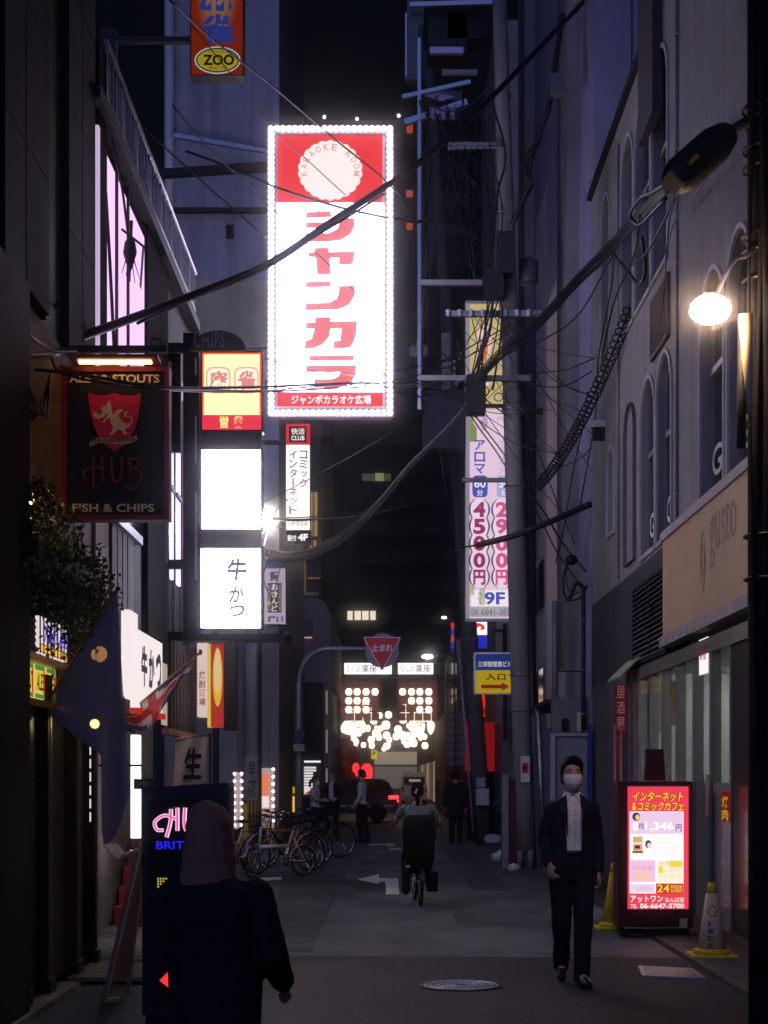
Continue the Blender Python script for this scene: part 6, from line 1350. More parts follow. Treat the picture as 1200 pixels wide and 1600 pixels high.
# loops of cable at the top left by the pub
for k in range(6): cable([(14,525+4*k,10.6),(24+6*k,600+5*k,10.7),(30+8*k,632+3*k,10.9),(60+3*k,630+2*k,11.4),(78,560-3*k,12.0)], .010+.003*(k % 2), 'loop of slack cable hanging beside the pub sign', group='slack cable loops beside the pub sign')
cable([(10,470,10.5),(40,520,11),(80,545,11.8),(135,545,12.4)], .02, 'bundle end reaching the pub sign bar', group='cable ends at the pub sign bar'); cable([(0,560,10.4),(40,556,11),(90,552,12)], .022, 'bundle end reaching the pub sign bar', group='cable ends at the pub sign bar')
cable([(173,205,14.2),(190,290,14.6),(198,350,14.8),(205,400,15)], .012, 'dark cable hanging in front of the purple window', group='cables in front of the purple window'); cable([(165,300,14.1),(172,420,14.3),(178,545,14.5)], .016, 'dark cable hanging in front of the purple window', group='cables in front of the purple window')
cable([(425,860,19.4),(412,900,19.4),(425,930,20),(440,880,21)], .008, 'thin wire loop hanging beside the pawn shop sign'); cable([(410,860,19),(430,800,21),(450,780,24)], .008, 'thin wire rising behind the blank light box')
hk = thing('hanging_lantern_bracket', 'dark spiky lantern bracket silhouetted against the purple window', 'bracket', P(202, 440, 14.9))
MB().tube([P(205,345,14.9), P(203,440,14.9)], [.018,.006], 8).build('finial', BLACK, hk); MB().lathe(P(203,395,14.9), [(.0,.16),(.05,.10),(.065,.0),(.03,-.12),(.0,-.2)], 8).build('lantern_body', BLACK, hk); MB().bar(P(190,358,14.9), P(224,385,14.9), .02).build('cross_bar', BLACK, hk); MB().bar(P(224,385,14.9), (XL, 16.2, ZP(385,14.9)), .02).build('wall_arm', BLACK, hk)
for i in range(5): MB().tube([P(203,385,14.9), P(190+7*i,420+rnd.uniform(0,30),14.9)], [.008,.003], 5).build('spike', BLACK, hk)
# far street light near the gate
fl = thing('far_street_lamp', 'bright white street lamp far down beside the right name board', 'street lamp', (XP(700,66), 66, 0))
MB().tube([(XP(718,66),66,0),(XP(718,66),66,6.3),P(700,1018,66),P(672,1026,66)], .05, 8).build('pole', DARK, fl); MB().ell(P(668,1026,66), .24, .16, .09, 12, 8).build('head', em('far_lamp', (1,.93,.85), 14, True), fl)
fl2 = thing('far_wall_lamp', 'small white lamp high beside the leaning pole', 'lamp', P(694, 965, 60)); MB().ell(P(694,965,60), .10, .08, .05, 10, 6).build('head', em('far_lamp2', (1,.93,.85), 5), fl2); MB().bar(P(694,964,60), (2.9,62,ZP(964,60)), .04).build('arm', DARK, fl2)
wl2 = thing('gantry_spotlight', 'pair of small white spotlights behind the blank light box', 'spotlight', P(412, 810, 20))
for py in (806, 817): MB().ell(P(412+(py-806)*.4,py,20), .05, .045, .05, 12, 8).build('lamp_head', em('gspot', (1,.86,.82), 1000, True), wl2)
MB().bar(P(409,790,20.05), P(409,830,20.05), .03).build('bracket', BLACK, wl2); MB().bar(P(409,800,20.05), (-2.5,20.1,ZP(800,20.05)), .03).build('arm', BLACK, wl2)
# pub lamps
def wall_lamp(px, py, Y, s, r_, label, col=(1,.55,.2)):
    o = thing('pub_wall_lamp', label, 'lamp', P(px, py, Y), 'pub lamps'); MB().ell(P(px,py,Y), r_, r_, r_, 14, 8).build('globe', em('pub_lamp_%g' % s, col, s, True), o)
    MB().bar(P(px,py,Y)+Vector((0,0,r_)), Vector((XL-.2, Y, ZP(py,Y)+r_+.05)), .02).build('arm', BLACK, o); return o
wall_lamp(45, 790, 10.9, 260, .028, 'orange spotlight above the hanging plants of the pub')
wall_lamp(155, 1022, 12.15, 3.0, .062, 'round orange globe lamp glowing behind the blue flag')
wall_lamp(148, 1131, 12.1, 22, .036, 'small bright lamp behind the lower part of the blue flag', (1,.75,.35))
# ------------------------------------------------------------------ hanging plants on the pub
pl = thing('hanging_plant', 'dense dark green plants trailing from a box over the pub front', 'plant', P(70, 830, 11.3))
B(XL+.0, XL+.22, yl(8), yl(100), 3.05, 3.2).build('planter_box', WOOD, pl)
LEAF = [mat('leaf_dark', (.018,.035,.012), .55, 0, .4, 20), mat('leaf_mid', (.05,.085,.025), .5, 0, .4, 20), mat('leaf_pale', (.12,.13,.05), .5, 0, .3, 20)]
qs = [MB(), MB(), MB()]; stem = MB()
rp = random.Random(3)
for s_ in range(150):
    y0 = rp.uniform(yl(2), yl(126)); x0 = XL+rp.uniform(.02,.24); z0_ = 3.46+rp.uniform(-.05,.12)-.30*max(0,(y0-yl(20))/(yl(126)-yl(20))); ln = rp.uniform(.25, 1.0)*(1.0 if y0 > yl(40) else .85)
    path = []; 
    for k in range(9):
        t = k/8; path.append(Vector((x0+.10*math.sin(t*2+s_)+.04*t, y0+.06*math.sin(3*t+s_*1.3), z0_+.09*math.sin(math.pi*min(1,t*3))-ln*t)))
    stem.tube(path, .003, 3, False)
    for k in range(int(34*ln)+8):
        t = rp.random(); i = min(7, int(t*8)); p = path[i].lerp(path[i+1], t*8-i)+Vector((rp.gauss(0,.035), rp.gauss(0,.035), rp.gauss(0,.02)))
        d = Vector((rp.gauss(0,1), rp.gauss(0,1), -abs(rp.gauss(.5,.6)))).normalized(); u = d.cross(Vector((rp.gauss(0,1), rp.gauss(0,1), rp.gauss(0,1)))).normalized(); L_ = rp.uniform(.03,.06); w_ = L_*.33
        qs[0 if rp.random() < .5 else (1 if rp.random() < .7 else 2)].add([p, p+d*L_*.45+u*w_, p+d*L_, p+d*L_*.45-u*w_], [(0,1,2,3)])
for q, m_ in zip(qs, LEAF): q.build('foliage', m_, pl, 'stuff')
stem.build('stems', LEAF[0], pl, 'stuff')
# ------------------------------------------------------------------ flags
def cloth(name, label, cat, pole_a, pole_b, pts_fn, nu, nv, mfn, group=None):
    pass
def sheer(name, col, tr=.14):
    m = bpy.data.materials.new(name); m.use_nodes = True; n = m.node_tree; b = n.nodes['Principled BSDF']; b.inputs['Base Color'].default_value = (*col, 1); b.inputs['Roughness'].default_value = .8
    tl = n.nodes.new('ShaderNodeBsdfTranslucent'); tl.inputs[0].default_value = (*[min(1, c*1.6) for c in col], 1); t = n.nodes.new('ShaderNodeBsdfTransparent'); t.inputs[0].default_value = (1,.8,.6,1)
    m1 = n.nodes.new('ShaderNodeMixShader'); m1.inputs[0].default_value = .4; m2 = n.nodes.new('ShaderNodeMixShader'); m2.inputs[0].default_value = tr
    n.links.new(b.outputs[0], m1.inputs[1]); n.links.new(tl.outputs[0], m1.inputs[2]); n.links.new(m1.outputs[0], m2.inputs[1]); n.links.new(t.outputs[0], m2.inputs[2]); n.links.new(m2.outputs[0], n.nodes['Material Output'].inputs[0]); MATS[name] = m; return m
fg = thing('blue_flag', 'dark blue flag with a ring crest drooping from a slanted pole by the pub', 'flag', P(67, 1110, 11.7))
# cloth: along the pole (s) and down the fly (t)
q = MB(); nu, nv = 22, 26; A, Bv = P(70,1106,11.75), P(182,927,11.45)
low_pts = [(70,1112),(100,1135),(130,1160),(158,1182),(160,1230),(160,1322),(176,1312),(190,1285),(203,1240)]
def lowp(s):
    f = s*(len(low_pts)-1); i = min(len(low_pts)-2, int(f)); a, b = low_pts[i], low_pts[i+1]; t = f-i; return a[0]+(b[0]-a[0])*t, a[1]+(b[1]-a[1])*t
vs = []
for i in range(nu+1):
    s = i/nu; top = A.lerp(Bv, min(1, s*1.5) if s < .66 else 1.0); lp = lowp(s); 
    if s >= .66: top = Bv+Vector((.02*(s-.66), .0, -.01))
    bot = P(lp[0], lp[1], 11.6-.15*s)
    for j in range(nv+1):
        t = j/nv; p = top.lerp(bot, t); p += Vector((0, .05*math.sin(s*17+t*2)*t, 0)); vs.append(p)
fs = [(i*(nv+1)+j, (i+1)*(nv+1)+j, (i+1)*(nv+1)+j+1, i*(nv+1)+j+1) for i in range(nu) for j in range(nv)]
q.add(vs, fs, True); q.build('cloth', sheer('flag_navy', (.045,.055,.15), .10), fg)
MB().tube([P(62,1116,11.8), P(184,922,11.44)], .014, 8).build('pole', mat('flag_pole', (.15,.05,.04), .5, 0, .2), fg); MB().ell(P(184.5,920,11.43), .02, .02, .02, 10, 6).build('finial', DARK, fg)
MB().tube([P(48,1128,11.85), P(72,1098,11.75)], .045, 10).build('socket', BLACK, fg); MB().bar(P(52,1124,11.85), (XL-.05,11.9,ZP(1130,11.85)), .05).build('wall_mount', BLACK, fg)
q = MB()
for k in range(24):
    t0, t1 = 2*math.pi*k/24, 2*math.pi*(k+1)/24; q.bar(P(189+9*math.cos(t0),1125+42*math.sin(t0),11.36), P(189+9*math.cos(t1),1125+42*math.sin(t1),11.36), .008, .003)
q.build('crest_ring', mat('crest_grey', (.12,.13,.2), .7, 0, .2), fg)
t_ = MB(); tpx(t_, 'JAPAN', 170, 1165, 198, 1180, 11.37, .02, 0); t_.build('lettering', MATS['crest_grey'], fg)
uf = thing('union_flag', 'red white and blue union flag furled along a slanted pole', 'flag', P(285, 1110, 16))
Y0_ = 15.6; A, Bv = P(196,1118,Y0_), P(308,1024,Y0_-.3)
RW = [sheer('uf_red', (.45,.03,.04), .04), sheer('uf_white', (.55,.50,.46), .04), sheer('uf_blue', (.04,.05,.14), .04)]
q3 = [MB(), MB(), MB()]; nu, nv = 26, 14
def ufp(s, t):
    top = A.lerp(Bv, s); hang = (34 if s < .35 else 34-22*(s-.35)/.65)*(.35+.65*min(1, s*6)) ; bt_ = top+Vector((.05*math.sin(s*5), 0, -hang*Y0_/F*1.25)); p = top.lerp(bt_, t); return p+Vector((0, .05*math.sin(t*7+s*8)*(.3+t), .012*math.sin(s*20+t*4)))
for i in range(nu):
    for j in range(nv):
        s, t = (i+.5)/nu, (j+.5)/nv; dgn = abs(t-s*1.4) ; k = 0 if (abs(t-.5) < .13 or abs(s-.35) < .06) else 1 if (abs(t-.5) < .24 or abs(s-.35) < .11 or abs(dgn-.45) < .10) else 2
        q3[k].add([ufp(i/nu, j/nv), ufp((i+1)/nu, j/nv), ufp((i+1)/nu, (j+1)/nv), ufp(i/nu, (j+1)/nv)], [(0,1,2,3)], True)
for q, m_, nm in zip(q3, RW, ('red_cloth','white_cloth','blue_cloth')): q.build(nm, m_, uf)
MB().tube([A+Vector((-.08,0,-.07)), Bv+Vector((.02,0,.02))], .012, 8).build('pole', mat('flag_pole_brass', (.4,.28,.12), .4, .5, .2), uf); MB().ell(Bv+Vector((.03,0,.03)), .02, .02, .03, 10, 6).build('finial', MATS['brass'], uf)
MB().bar(A+Vector((-.08,0,-.07)), (XL, 15.8, A.z-.16), .025).build('wall_mount', BLACK, uf)
# ------------------------------------------------------------------ easel board, small red sign stand
ea = thing('easel_sign', 'metal framed easel board leaning by the pub step', 'easel', (XP(190,11.6), 11.6, 0))
AL = mat('easel_alu', (.42,.38,.36), .4, .7, .2)
Zt = ZP(1330, 11.6)
tp = Vector((XP(212,11.6), 11.75, Zt)); l1 = Vector((XP(163,11.4), 11.35, .0)); l2 = Vector((XP(186,11.6), 12.25, .0)); 
MB().bar(l1, tp, .035, .025).build('front_leg', AL, ea); MB().bar(l1+Vector((.08,.6,0)), tp+Vector((.03,.06,0)), .03, .02).build('front_leg', AL, ea); MB().bar(Vector((XP(232,12.2),12.5,.25)), tp+Vector((.01,.06,0)), .03, .02).build('rear_leg', AL, ea)
pq = [l1.lerp(tp,.12)+Vector((.01,0,0)), l1.lerp(tp,.95)+Vector((.01,0,0)), (l1+Vector((.08,.6,0))).lerp(tp+Vector((.03,.06,0)),.95), (l1+Vector((.08,.6,0))).lerp(tp+Vector((.03,.06,0)),.12)]
MB().poly(pq, (-.012,0,0)).build('poster', mat('easel_poster', (.16,.07,.09), .5, 0, .6, 5), ea)
MB().poly([P(161,1322,11.5), P(181,1342,11.5), P(200,1340,11.7), P(183,1320,11.7)], (0,0,.012)).build('leaflet_tray', mat('leaflet', (.5,.47,.44), .6, 0, .3, 20), ea)
MB().bar(l1.lerp(tp,.02), l1.lerp(tp,.02)+Vector((.10,.08,0)), .03).build('foot_bar', AL, ea); MB().bar(P(192,1338,11.6), tp, .03).build('tray_arm', AL, ea)
rsn = thing('red_price_stand', 'red and yellow wooden price stand half hidden behind the pub sign box', 'sign', (XP(216,13), 13, 0))
Y13 = 13.0; xs0, xs1 = XP(202,Y13), XP(236,Y13)
for i, (a, b, c_, d, m_) in enumerate(((202,1310,236,1328,mat('ps_red', (.35,.03,.05), .6, 0, .2)),(202,1428,236,1448,MATS['ps_red']),(208,1330,236,1427,mat('ps_yellow', (.45,.32,.04), .6, 0, .3)))): pbox(a, b, c_, d, Y13, Y13+.03).build('board', m_, rsn)
pbox(205, 1313, 222, 1325, Y13-.006, Y13-.001).build('card', mat('ps_card', (.45,.38,.24), .6, 0, .1), rsn); pbox(205, 1431, 236, 1445, Y13-.006, Y13-.001).build('card', MATS['ps_card'], rsn)
t_ = MB(); tpx(t_, '3', 209, 1315, 215, 1324, Y13-.01, .02); tpx(t_, '28', 207, 1433, 221, 1444, Y13-.01, .03); t_.build('lettering', MATS['ps_red'], rsn)
for px in (206, 234): MB().bar((XP(px,Y13),Y13+.02,0), (XP(px,Y13),Y13+.02,ZP(1330,Y13)), .03).build('leg', mat('ps_wood', (.35,.24,.14), .6, 0, .2), rsn)
MB().bar((xs0,Y13+.02,.12), (xs1,Y13+.02,.12), .03).build('stretcher', MATS['ps_wood'], rsn)
# ------------------------------------------------------------------ traffic cones
def cone(name, label, loc, h, cream=True, txt=True, sx=1.0):
    o = thing(name, label, 'traffic cone', (0,0,0)); body = mat('cone_cream' if cream else 'cone_yellow', (.55,.46,.30) if cream else (.62,.40,.03), .5, 0, .15, 8); yel = mat('cone_yellow_cap', (.62,.45,.02), .5, 0, .15)
    B(-.20,.20,-.20,.20,0,.03,.008).build('base', yel, o); MB().lathe((0,0,0), [(.16,.03),(.155,.07),(.125,.075)], 24).build('skirt', yel, o)
    MB().lathe((0,0,0), [(.125,.07),(.05,h*.86)], 24).build('body', body, o); MB().lathe((0,0,0), [(.051,h*.86),(.034,h*.985),(.02,h),(.0,h)], 20).build('cap', yel, o)
    if txt:
        q = MB(); n_ = 24
        def on(a, z, e=.002): r_ = .125+(.05-.125)*(z-.07)/(h*.86-.07)+e; return Vector((r_*math.sin(a), -r_*math.cos(a), z))
        for k in range(28):
            t0, t1 = 2*math.pi*k/28, 2*math.pi*(k+1)/28; rr0, rr1 = .052, .040
            q.add([on(-.1+rr0/.085*math.cos(t0)*.9, h*.62+rr0*math.sin(t0)), on(-.1+rr0/.085*math.cos(t1)*.9, h*.62+rr0*math.sin(t1)), on(-.1+rr1/.085*math.cos(t1)*.9, h*.62+rr1*math.sin(t1)), on(-.1+rr1/.085*math.cos(t0)*.9, h*.62+rr1*math.sin(t0))], [(0,1,2,3)])
        q.bar(on(-.45,h*.62+.03,.003), on(.22,h*.62-.03,.003), .012, .003); q.build('prohibition_ring', mat('ring_red', (.45,.03,.03), .5, 0, .1), o)
        q = MB()
        for i, ch in enumerate('駐車禁止'):
            z = h*.44-i*.062; vs, fs = glyphs(ch, .03); x0 = min(v[0] for v in vs); x1 = max(v[0] for v in vs); y0 = min(v[1] for v in vs); y1 = max(v[1] for v in vs)
            q.add([on(-.55+.55*(x-x0)/(x1-x0), z+.052*(y-y0)/(y1-y0)-.02) for x, y in vs], fs)
        q.build('lettering', mat('cone_ink', (.05,.05,.06), .6, 0, 0), o)
    return put(o, loc, 0, 1)
cone('traffic_cone', 'cream no parking cone with yellow cap beside the red standing sign', (XP(1112,14.2), 14.2, .014), .66)
c2 = cone('traffic_cone', 'yellow traffic cone mostly hidden behind the walking man', (XP(960,16.9), 16.9, .0), .70, False, False)
# ------------------------------------------------------------------ bicycles
BKB = mat('bike_black', (.012,.012,.014), .3, .3, .2); SPK = mat('spoke', (.5,.5,.52), .25, .9, .1)
def bike(name, label, col, rw=.33, step=True, basket=False, fender=None, loc=(0,0,0), rz=0, steer=.3, folding=False):
    o = thing(name, label, 'bicycle', (0,0,0), 'bicycles parked by the left shops'); fm = mat('bike_%s' % str(col), col, .3, .3, .1); wb_ = .52 if rw > .28 else .48
    def wheel(x, rot):
        t = MB().torus((0,0,0), rw-.018, .019, 'y', 36, 8).build('wheel', RUBBER, o); t.location = (x, 0, rw); t.rotation_euler = (0,0,rot)
        for part, nm, m_ in ((MB().torus((0,0,0), rw-.042, .010, 'y', 36, 6), 'rim', CHROME), (None, 'spokes', SPK), (MB().lathe((0,0,0), [(.022,-.045),(.018,0),(.022,.045)], 10, 'y'), 'hub', CHROME)):
            if nm == 'spokes':
                part = MB()
                for k in range(20):
                    a = 2*math.pi*k/20; part.tube([(.02*math.cos(a+.6), .03*(-1)**k, .02*math.sin(a+.6)), ((rw-.045)*math.cos(a), 0, (rw-.045)*math.sin(a))], .0018, 3, False)
            p = part.build(nm, m_); p.parent = t
        if fender:
            a0, a1 = (R(10), R(175)) if x < 0 else (R(25), R(150))
            f = MB(); n_ = 18
            for s in (0,): f.add([Vector(((rw+.018)*math.cos(a0+(a1-a0)*k/n_), y, (rw+.018)*math.sin(a0+(a1-a0)*k/n_))) for y in (-.026,.026) for k in range(n_+1)], [(k, k+1, n_+2+k, n_+1+k) for k in range(n_)], True)
            p = f.build('mudguard', mat('fender_%s' % str(fender), fender, .3, .4, .1)); p.parent = t
        return t
    wheel(-.52 if rw > .28 else -.46, 0); wheel(wb_+.04, steer)
    rx, fx = (-.52 if rw > .28 else -.46), wb_+.04
    bb = Vector((-.08,0,.28)); seat = Vector((-.26,0,.74)); hd_ = Vector((.36,0,.80)); hb_ = Vector((.40,0,.62)) if not folding else Vector((.40,0,.50))
    f = MB()
    if step: f.tube(smooth_path([hb_, Vector((.22,0,.42)), bb], 6), .022, 8)
    elif folding: f.tube([hb_, Vector((-.17,0,.50))], .032, 8); f.tube([Vector((-.17,0,.50)), bb], .024, 8)
    else: f.tube([hb_, bb], .018, 8); f.tube([Vector((.38,0,.72)), Vector((-.23,0,.70))], .016, 8)
    f.tube([bb, seat], .016, 8)
    for s in (-1,1): f.tube([bb, Vector((rx, .05*s, rw))], .010, 6); f.tube([seat-Vector((0,0,.1)), Vector((rx, .05*s, rw))], .009, 6)
    f.tube([hb_-Vector((.01,0,.04)), hd_], .02, 8); f.build('frame', fm, o)
    k = MB(); 
    for s in (-1,1): k.tube([Vector((.41,.045*s,rw+.32)), Vector((fx,.05*s,rw))], .011, 6)
    k.tube([Vector((.41,-.05,rw+.32)), Vector((.41,.05,rw+.32))], .013, 6); k.tube([Vector((.41,0,rw+.32)), hb_], .015, 6); k.build('fork', fm if not fender else CHROME, o)
    h = MB(); h.tube([hd_, hd_+Vector((-.03,0,.14))], .013, 8); h.tube(smooth_path([hd_+Vector((-.10,-.29,.17)), hd_+Vector((-.02,-.2,.17)), hd_+Vector((-.03,0,.14)), hd_+Vector((-.02,.2,.17)), hd_+Vector((-.10,.29,.17))], 5), .011, 8); hh = h.build('handlebar', CHROME, o)
    for s in (-1,1):
        MB().tube([hd_+Vector((-.10,.29*s,.17)), hd_+Vector((-.20,.31*s,.165))], .016, 8).build('grip', RUBBER, hh); MB().tube([hd_+Vector((-.05,.24*s,.155)), hd_+Vector((-.15,.27*s,.13))], .005, 5).build('brake_lever', CHROME, hh)
    MB().tube([seat, seat+Vector((-.02,0,.10))], .013, 8).build('seat_post', CHROME, o)
    sd2 = MB(); sd2.lathe((0,0,0), [(0,0)], 4) if False else None
    q = MB(); secs = [(-.16,.055,.03),(-.12,.085,.045),(-.05,.075,.045),(.04,.035,.035),(.13,.022,.025),(.15,.01,.01)]; vs = []
    for (x, w_, hh_) in secs:
        for j in range(10): a = 2*math.pi*j/10; vs.append(seat+Vector((x-.02, w_*math.cos(a), .13+hh_*math.sin(a)*.7)))
    q.add(vs, [(i*10+j, i*10+(j+1) % 10, (i+1)*10+(j+1) % 10, (i+1)*10+j) for i in range(5) for j in range(10)]+[tuple(range(9,-1,-1)), tuple(range(50,60))], True); q.build('saddle', BKB, o)
    MB().lathe(bb, [(.09,.035),(.09,.042),(.02,.042)], 20, 'y').build('chainring', SPK, o)
    for s, a in ((1,.6),(-1,.6+math.pi)):
        e_ = bb+Vector((.16*math.cos(a), .09*s, .16*math.sin(a))); c_ = MB().tube([bb+Vector((0,.06*s,0)), e_-Vector((0,.02*s,0))], .010, 6).build('crank', CHROME, o); MB().box(e_.x-.045, e_.x+.045, e_.y-.0 if s > 0 else e_.y-.08, e_.y+.08 if s > 0 else e_.y, e_.z-.012, e_.z+.012).build('pedal', BKB, c_)
    MB().tube([Vector((rx+.03,.07,rw-.02)), Vector((rx-.14,.16,.01))], .010, 6).build('kickstand', CHROME, o)
    if basket:
        q = MB(); x0, x1 = .48, .76
        for z, e_ in ((.70,.0),(.80,.02),(.92,.04)):
            for a, b in (((x0,-.16-e_,z),(x1+e_,-.16-e_,z)),((x1+e_,-.16-e_,z),(x1+e_,.16+e_,z)),((x1+e_,.16+e_,z),(x0,.16+e_,z)),((x0,.16+e_,z),(x0,-.16-e_,z))): q.tube([a, b], .005, 4)
        for i in range(7):
            y = -.16+.32*i/6; q.tube([(x1,y,.70),(x1+.04,y*1.2,.92)], .0035, 4); q.tube([(x0,y,.70),(x0,y*1.2,.92)], .0035, 4); q.tube([(x0+.28*i/6,-.16,.70),(x0+.30*i/6,-.20,.92)], .0035, 4); q.tube([(x0+.28*i/6,.16,.70),(x0+.30*i/6,.20,.92)], .0035, 4); q.tube([(x0,y,.70),(x1,y,.70)], .0035, 4)
        q.build('basket', DARK, o); MB().ell((.50,0,.60), .04,.035,.035).build('headlamp', CHROME, o)
    if not folding:
        q = MB(); 
        for y in (-.05,.05): q.tube([(rx-.18,y,.70),(seat.x-.02,y,.70)], .007, 5); q.tube([(rx,y*1.1,rw),(rx-.1,y,.70)], .006, 5)
        for i in range(4): q.tube([(rx-.16+i*.1,-.05,.70),(rx-.16+i*.1,.05,.70)], .006, 5)
        q.build('rear_rack', BKB, o)
    MB().box(rx-.20, rx-.185, -.03, .03, .52, .57).build('rear_reflector', mat('reflector_red', (.5,.02,.02), .3, 0, .1), o)
    return put(o, loc, rz)
WH = (.62,.56,.53)
bike('bicycle', 'white folding bicycle nearest in the parked row', WH, .25, False, False, WH, (XP(437,25.4), 25.4, .004), R(180+38), .5, True)
bike('bicycle', 'bicycle with orange frame behind the white folding one', (.65,.14,.02), .32, False, False, WH, (XP(446,26.5), 26.5, .004), R(180+40), .3)
bike('bicycle', 'black bicycle with basket, third in the parked row', (.02,.02,.022), .33, True, True, (.3,.3,.3), (XP(458,28.2), 28.2, .004), R(180+36), .2)
bike('bicycle', 'dark blue city bicycle in the middle of the parked row', (.02,.03,.07), .33, True, True, (.25,.25,.26), (XP(448,29.4), 29.4, .004), R(180+42), -.2)
bike('bicycle', 'dark grey bicycle behind the papered pole', (.06,.06,.065), .33, True, False, None, (XP(420,30.6), 30.6, .004), R(180+35), .4)
bike('bicycle', 'black bicycle farthest out, large bright rear wheel beside the woman in white', (.015,.015,.017), .345, True, False, None, (XP(495,31.2), 31.2, .004), R(180+28), .1)
bike('bicycle', 'pale bicycle with yellow mudguard at the left end of the row', (.55,.50,.46), .32, True, False, (.6,.55,.5), (XP(358,26.0), 26.0, .004), R(180+40), .2)
for i, (px, Y, rz) in enumerate(((782,38.8,80),(800,37.0,100))):
    b_ = bike('bicycle', ('dark bicycle leaning at the foot of the leaning pole','dark bicycle beside white bags near the beige shop')[i], (.03,.03,.035), .32, True, False, None, (XP(px,Y), Y, .004), R(rz), .2); b_['group'] = 'bicycles by the leaning pole'
# litter bags on the right kerb
rbm = random.Random(5)
for i, (px, Y, s_, lab, col) in enumerate(((782,30.2,.16,'white crumpled plastic bag lying before the concrete pole guard',(.55,.52,.50)),(770,37.5,.20,'white rubbish sack against the beige shop wall',(.45,.45,.47)),(803,27.2,.10,'small pink scrap of packaging at the pole foot',(.7,.5,.45)))):
    bm = bmesh.new(); bmesh.ops.create_icosphere(bm, subdivisions=3, radius=1)
    for v in bm.verts: n_ = noise.noise(v.co*2.1+Vector((i*7,0,0))); v.co *= 1+.35*n_; v.co.z = max(-.55, v.co.z*.75)
    me = bpy.data.meshes.new('bag'); bm.to_mesh(me); bm.free(); me.polygons.foreach_set('use_smooth', [True]*len(me.polygons)); me.materials.append(mat('bag%d' % i, col, .4, 0, .2, 8, .4)); o = link('plastic_bag', me); o.scale = (s_,)*3; o.location = (XP(px,Y), Y, s_*.55); tag(o, lab, 'bag')
# ------------------------------------------------------------------ cars
def wheelset(o, xs, yw, r, ymid):
    for x in xs:
        for s in (-1,1):
            t = MB().lathe((x, ymid+s*yw, r), [(r*.6,-.10),(r*.93,-.10),(r,-.06),(r,.06),(r*.93,.10),(r*.6,.10)], 28, 'y').build('wheel', RUBBER, o); h = MB()
            h.lathe((x, ymid+s*yw, r), [(r*.66,-.085),(r*.66,.085)], 24, 'y'); h.build('rim', mat('alloy', (.32,.32,.34), .35, .6, .1), t); h = MB()
            for k in range(7): a = 2*math.pi*k/7; h.bar((x+.05*math.cos(a), ymid+s*(yw+.09)*1, r+.05*math.sin(a)), (x+r*.62*math.cos(a), ymid+s*(yw+.09), r+r*.62*math.sin(a)), .045, .02, up=(0,1,0))
            h.build('spokes', CHROME, t)
def car_body(o, prof, cabin, w, ymid, body, glassm, nm=('body','cabin')):
    """side profile (x,z) lofted across the width with tumblehome"""
    def shell(pr, ws):
        n = len(pr); vs = []
        for (dy, k) in ws:
            cxx = sum(p[0] for p in pr)/n; czz = min(p[1] for p in pr)
            for (x, z) in pr: vs.append((cxx+(x-cxx)*k, ymid+dy*w, czz+(z-czz)*(1 if k > .97 else .97)))
        fs = [(i*n+j, i*n+(j+1) % n, (i+1)*n+(j+1) % n, (i+1)*n+j) for i in range(len(ws)-1) for j in range(n)]+[tuple(range(n-1,-1,-1)), tuple(range((len(ws)-1)*n, len(ws)*n))]; return MB().add(vs, fs)
    shell(prof, ((-.5,.985),(-.46,1),(.46,1),(.5,.985))).build(nm[0], body, o); shell(cabin, ((-.40,.95),(-.36,1),(.36,1),(.40,.95))).build(nm[1], glassm, o)
cb = thing('black_car', 'black car crossing the side street, red tail light lit', 'car', (-1.9, 56.5, 0)); yc = 56.5
CP = mat('car_black', (.010,.010,.012), .15, .2, .05, 3, 0, .6, 1.0); CG = mat('car_glass', (.01,.011,.014), .05, 0, 0, 3, 0, .8)
car_body(cb, [(.30,.30),(.38,.55),(.36,.85),(.30,.98),(-.1,1.02),(-2.6,1.0),(-3.5,.92),(-4.0,.78),(-4.1,.5),(-4.05,.28)], [(.26,.985),(.05,1.40),(-.2,1.49),(-1.6,1.50),(-2.2,1.36),(-2.9,.995)], 1.7, yc, CP, CG)
B(-2.1, .0, yc-.66, yc+.66, 1.492, 1.515).build('roof', CP, cb)
for x in (-.55,-1.6): B(x-.03, x+.03, yc-.70, yc-.66, 1.0, 1.48).build('pillar', CP, cb)
wheelset(cb, (-.35,-3.1), .80, .33, yc)
B(.05,.40,yc-.86,yc-.55,.80,.93).build('tail_light', em('tail_red', (1,.05,.05), 2.2, True), cb); B(.20,.41,yc-.84,yc-.5,.70,.77).build('tail_light', em('tail_red', (1,.05,.05), 2.2), cb); B(-3.9,.2,yc-.865,yc-.85,.55,.575).build('side_trim', CHROME, cb)
for x in (-.9,-2.0): B(x-.09, x+.09, yc-.87, yc-.852, .86, .885).build('door_handle', CHROME, cb)
B(-1.95,-1.75,yc-.88,yc-.82,.8,1.0) 
cw = thing('white_van', 'white minivan facing away in the arcade beyond the crossing', 'van', (1.75, 88, 0)); yc2 = 88
WV = mat('van_white', (.62,.58,.54), .35, .1, .05, 2, 0, .5, .5)
x0, x1 = XP(626,87), XP(668,87); q = MB(); secs = []
for (y, zt, zi) in ((86.2,1.0,.3),(86.25,1.62,.3),(86.5,1.80,.3),(89.2,1.78,.3),(90,1.15,.3),(90.4,.9,.35)): secs.append((y, zt, zi))
vs = []
for (y, zt, zi) in secs: vs += [(x0+.02,y,zi),(x1-.02,y,zi),(x1,y,zi+.35),(x1-.02,y,min(1.0,zt-.05)),(x1-.10,y,zt-.06),(x1-.2,y,zt),(x0+.2,y,zt),(x0+.10,y,zt-.06),(x0+.02,y,min(1.0,zt-.05)),(x0,y,zi+.35)]
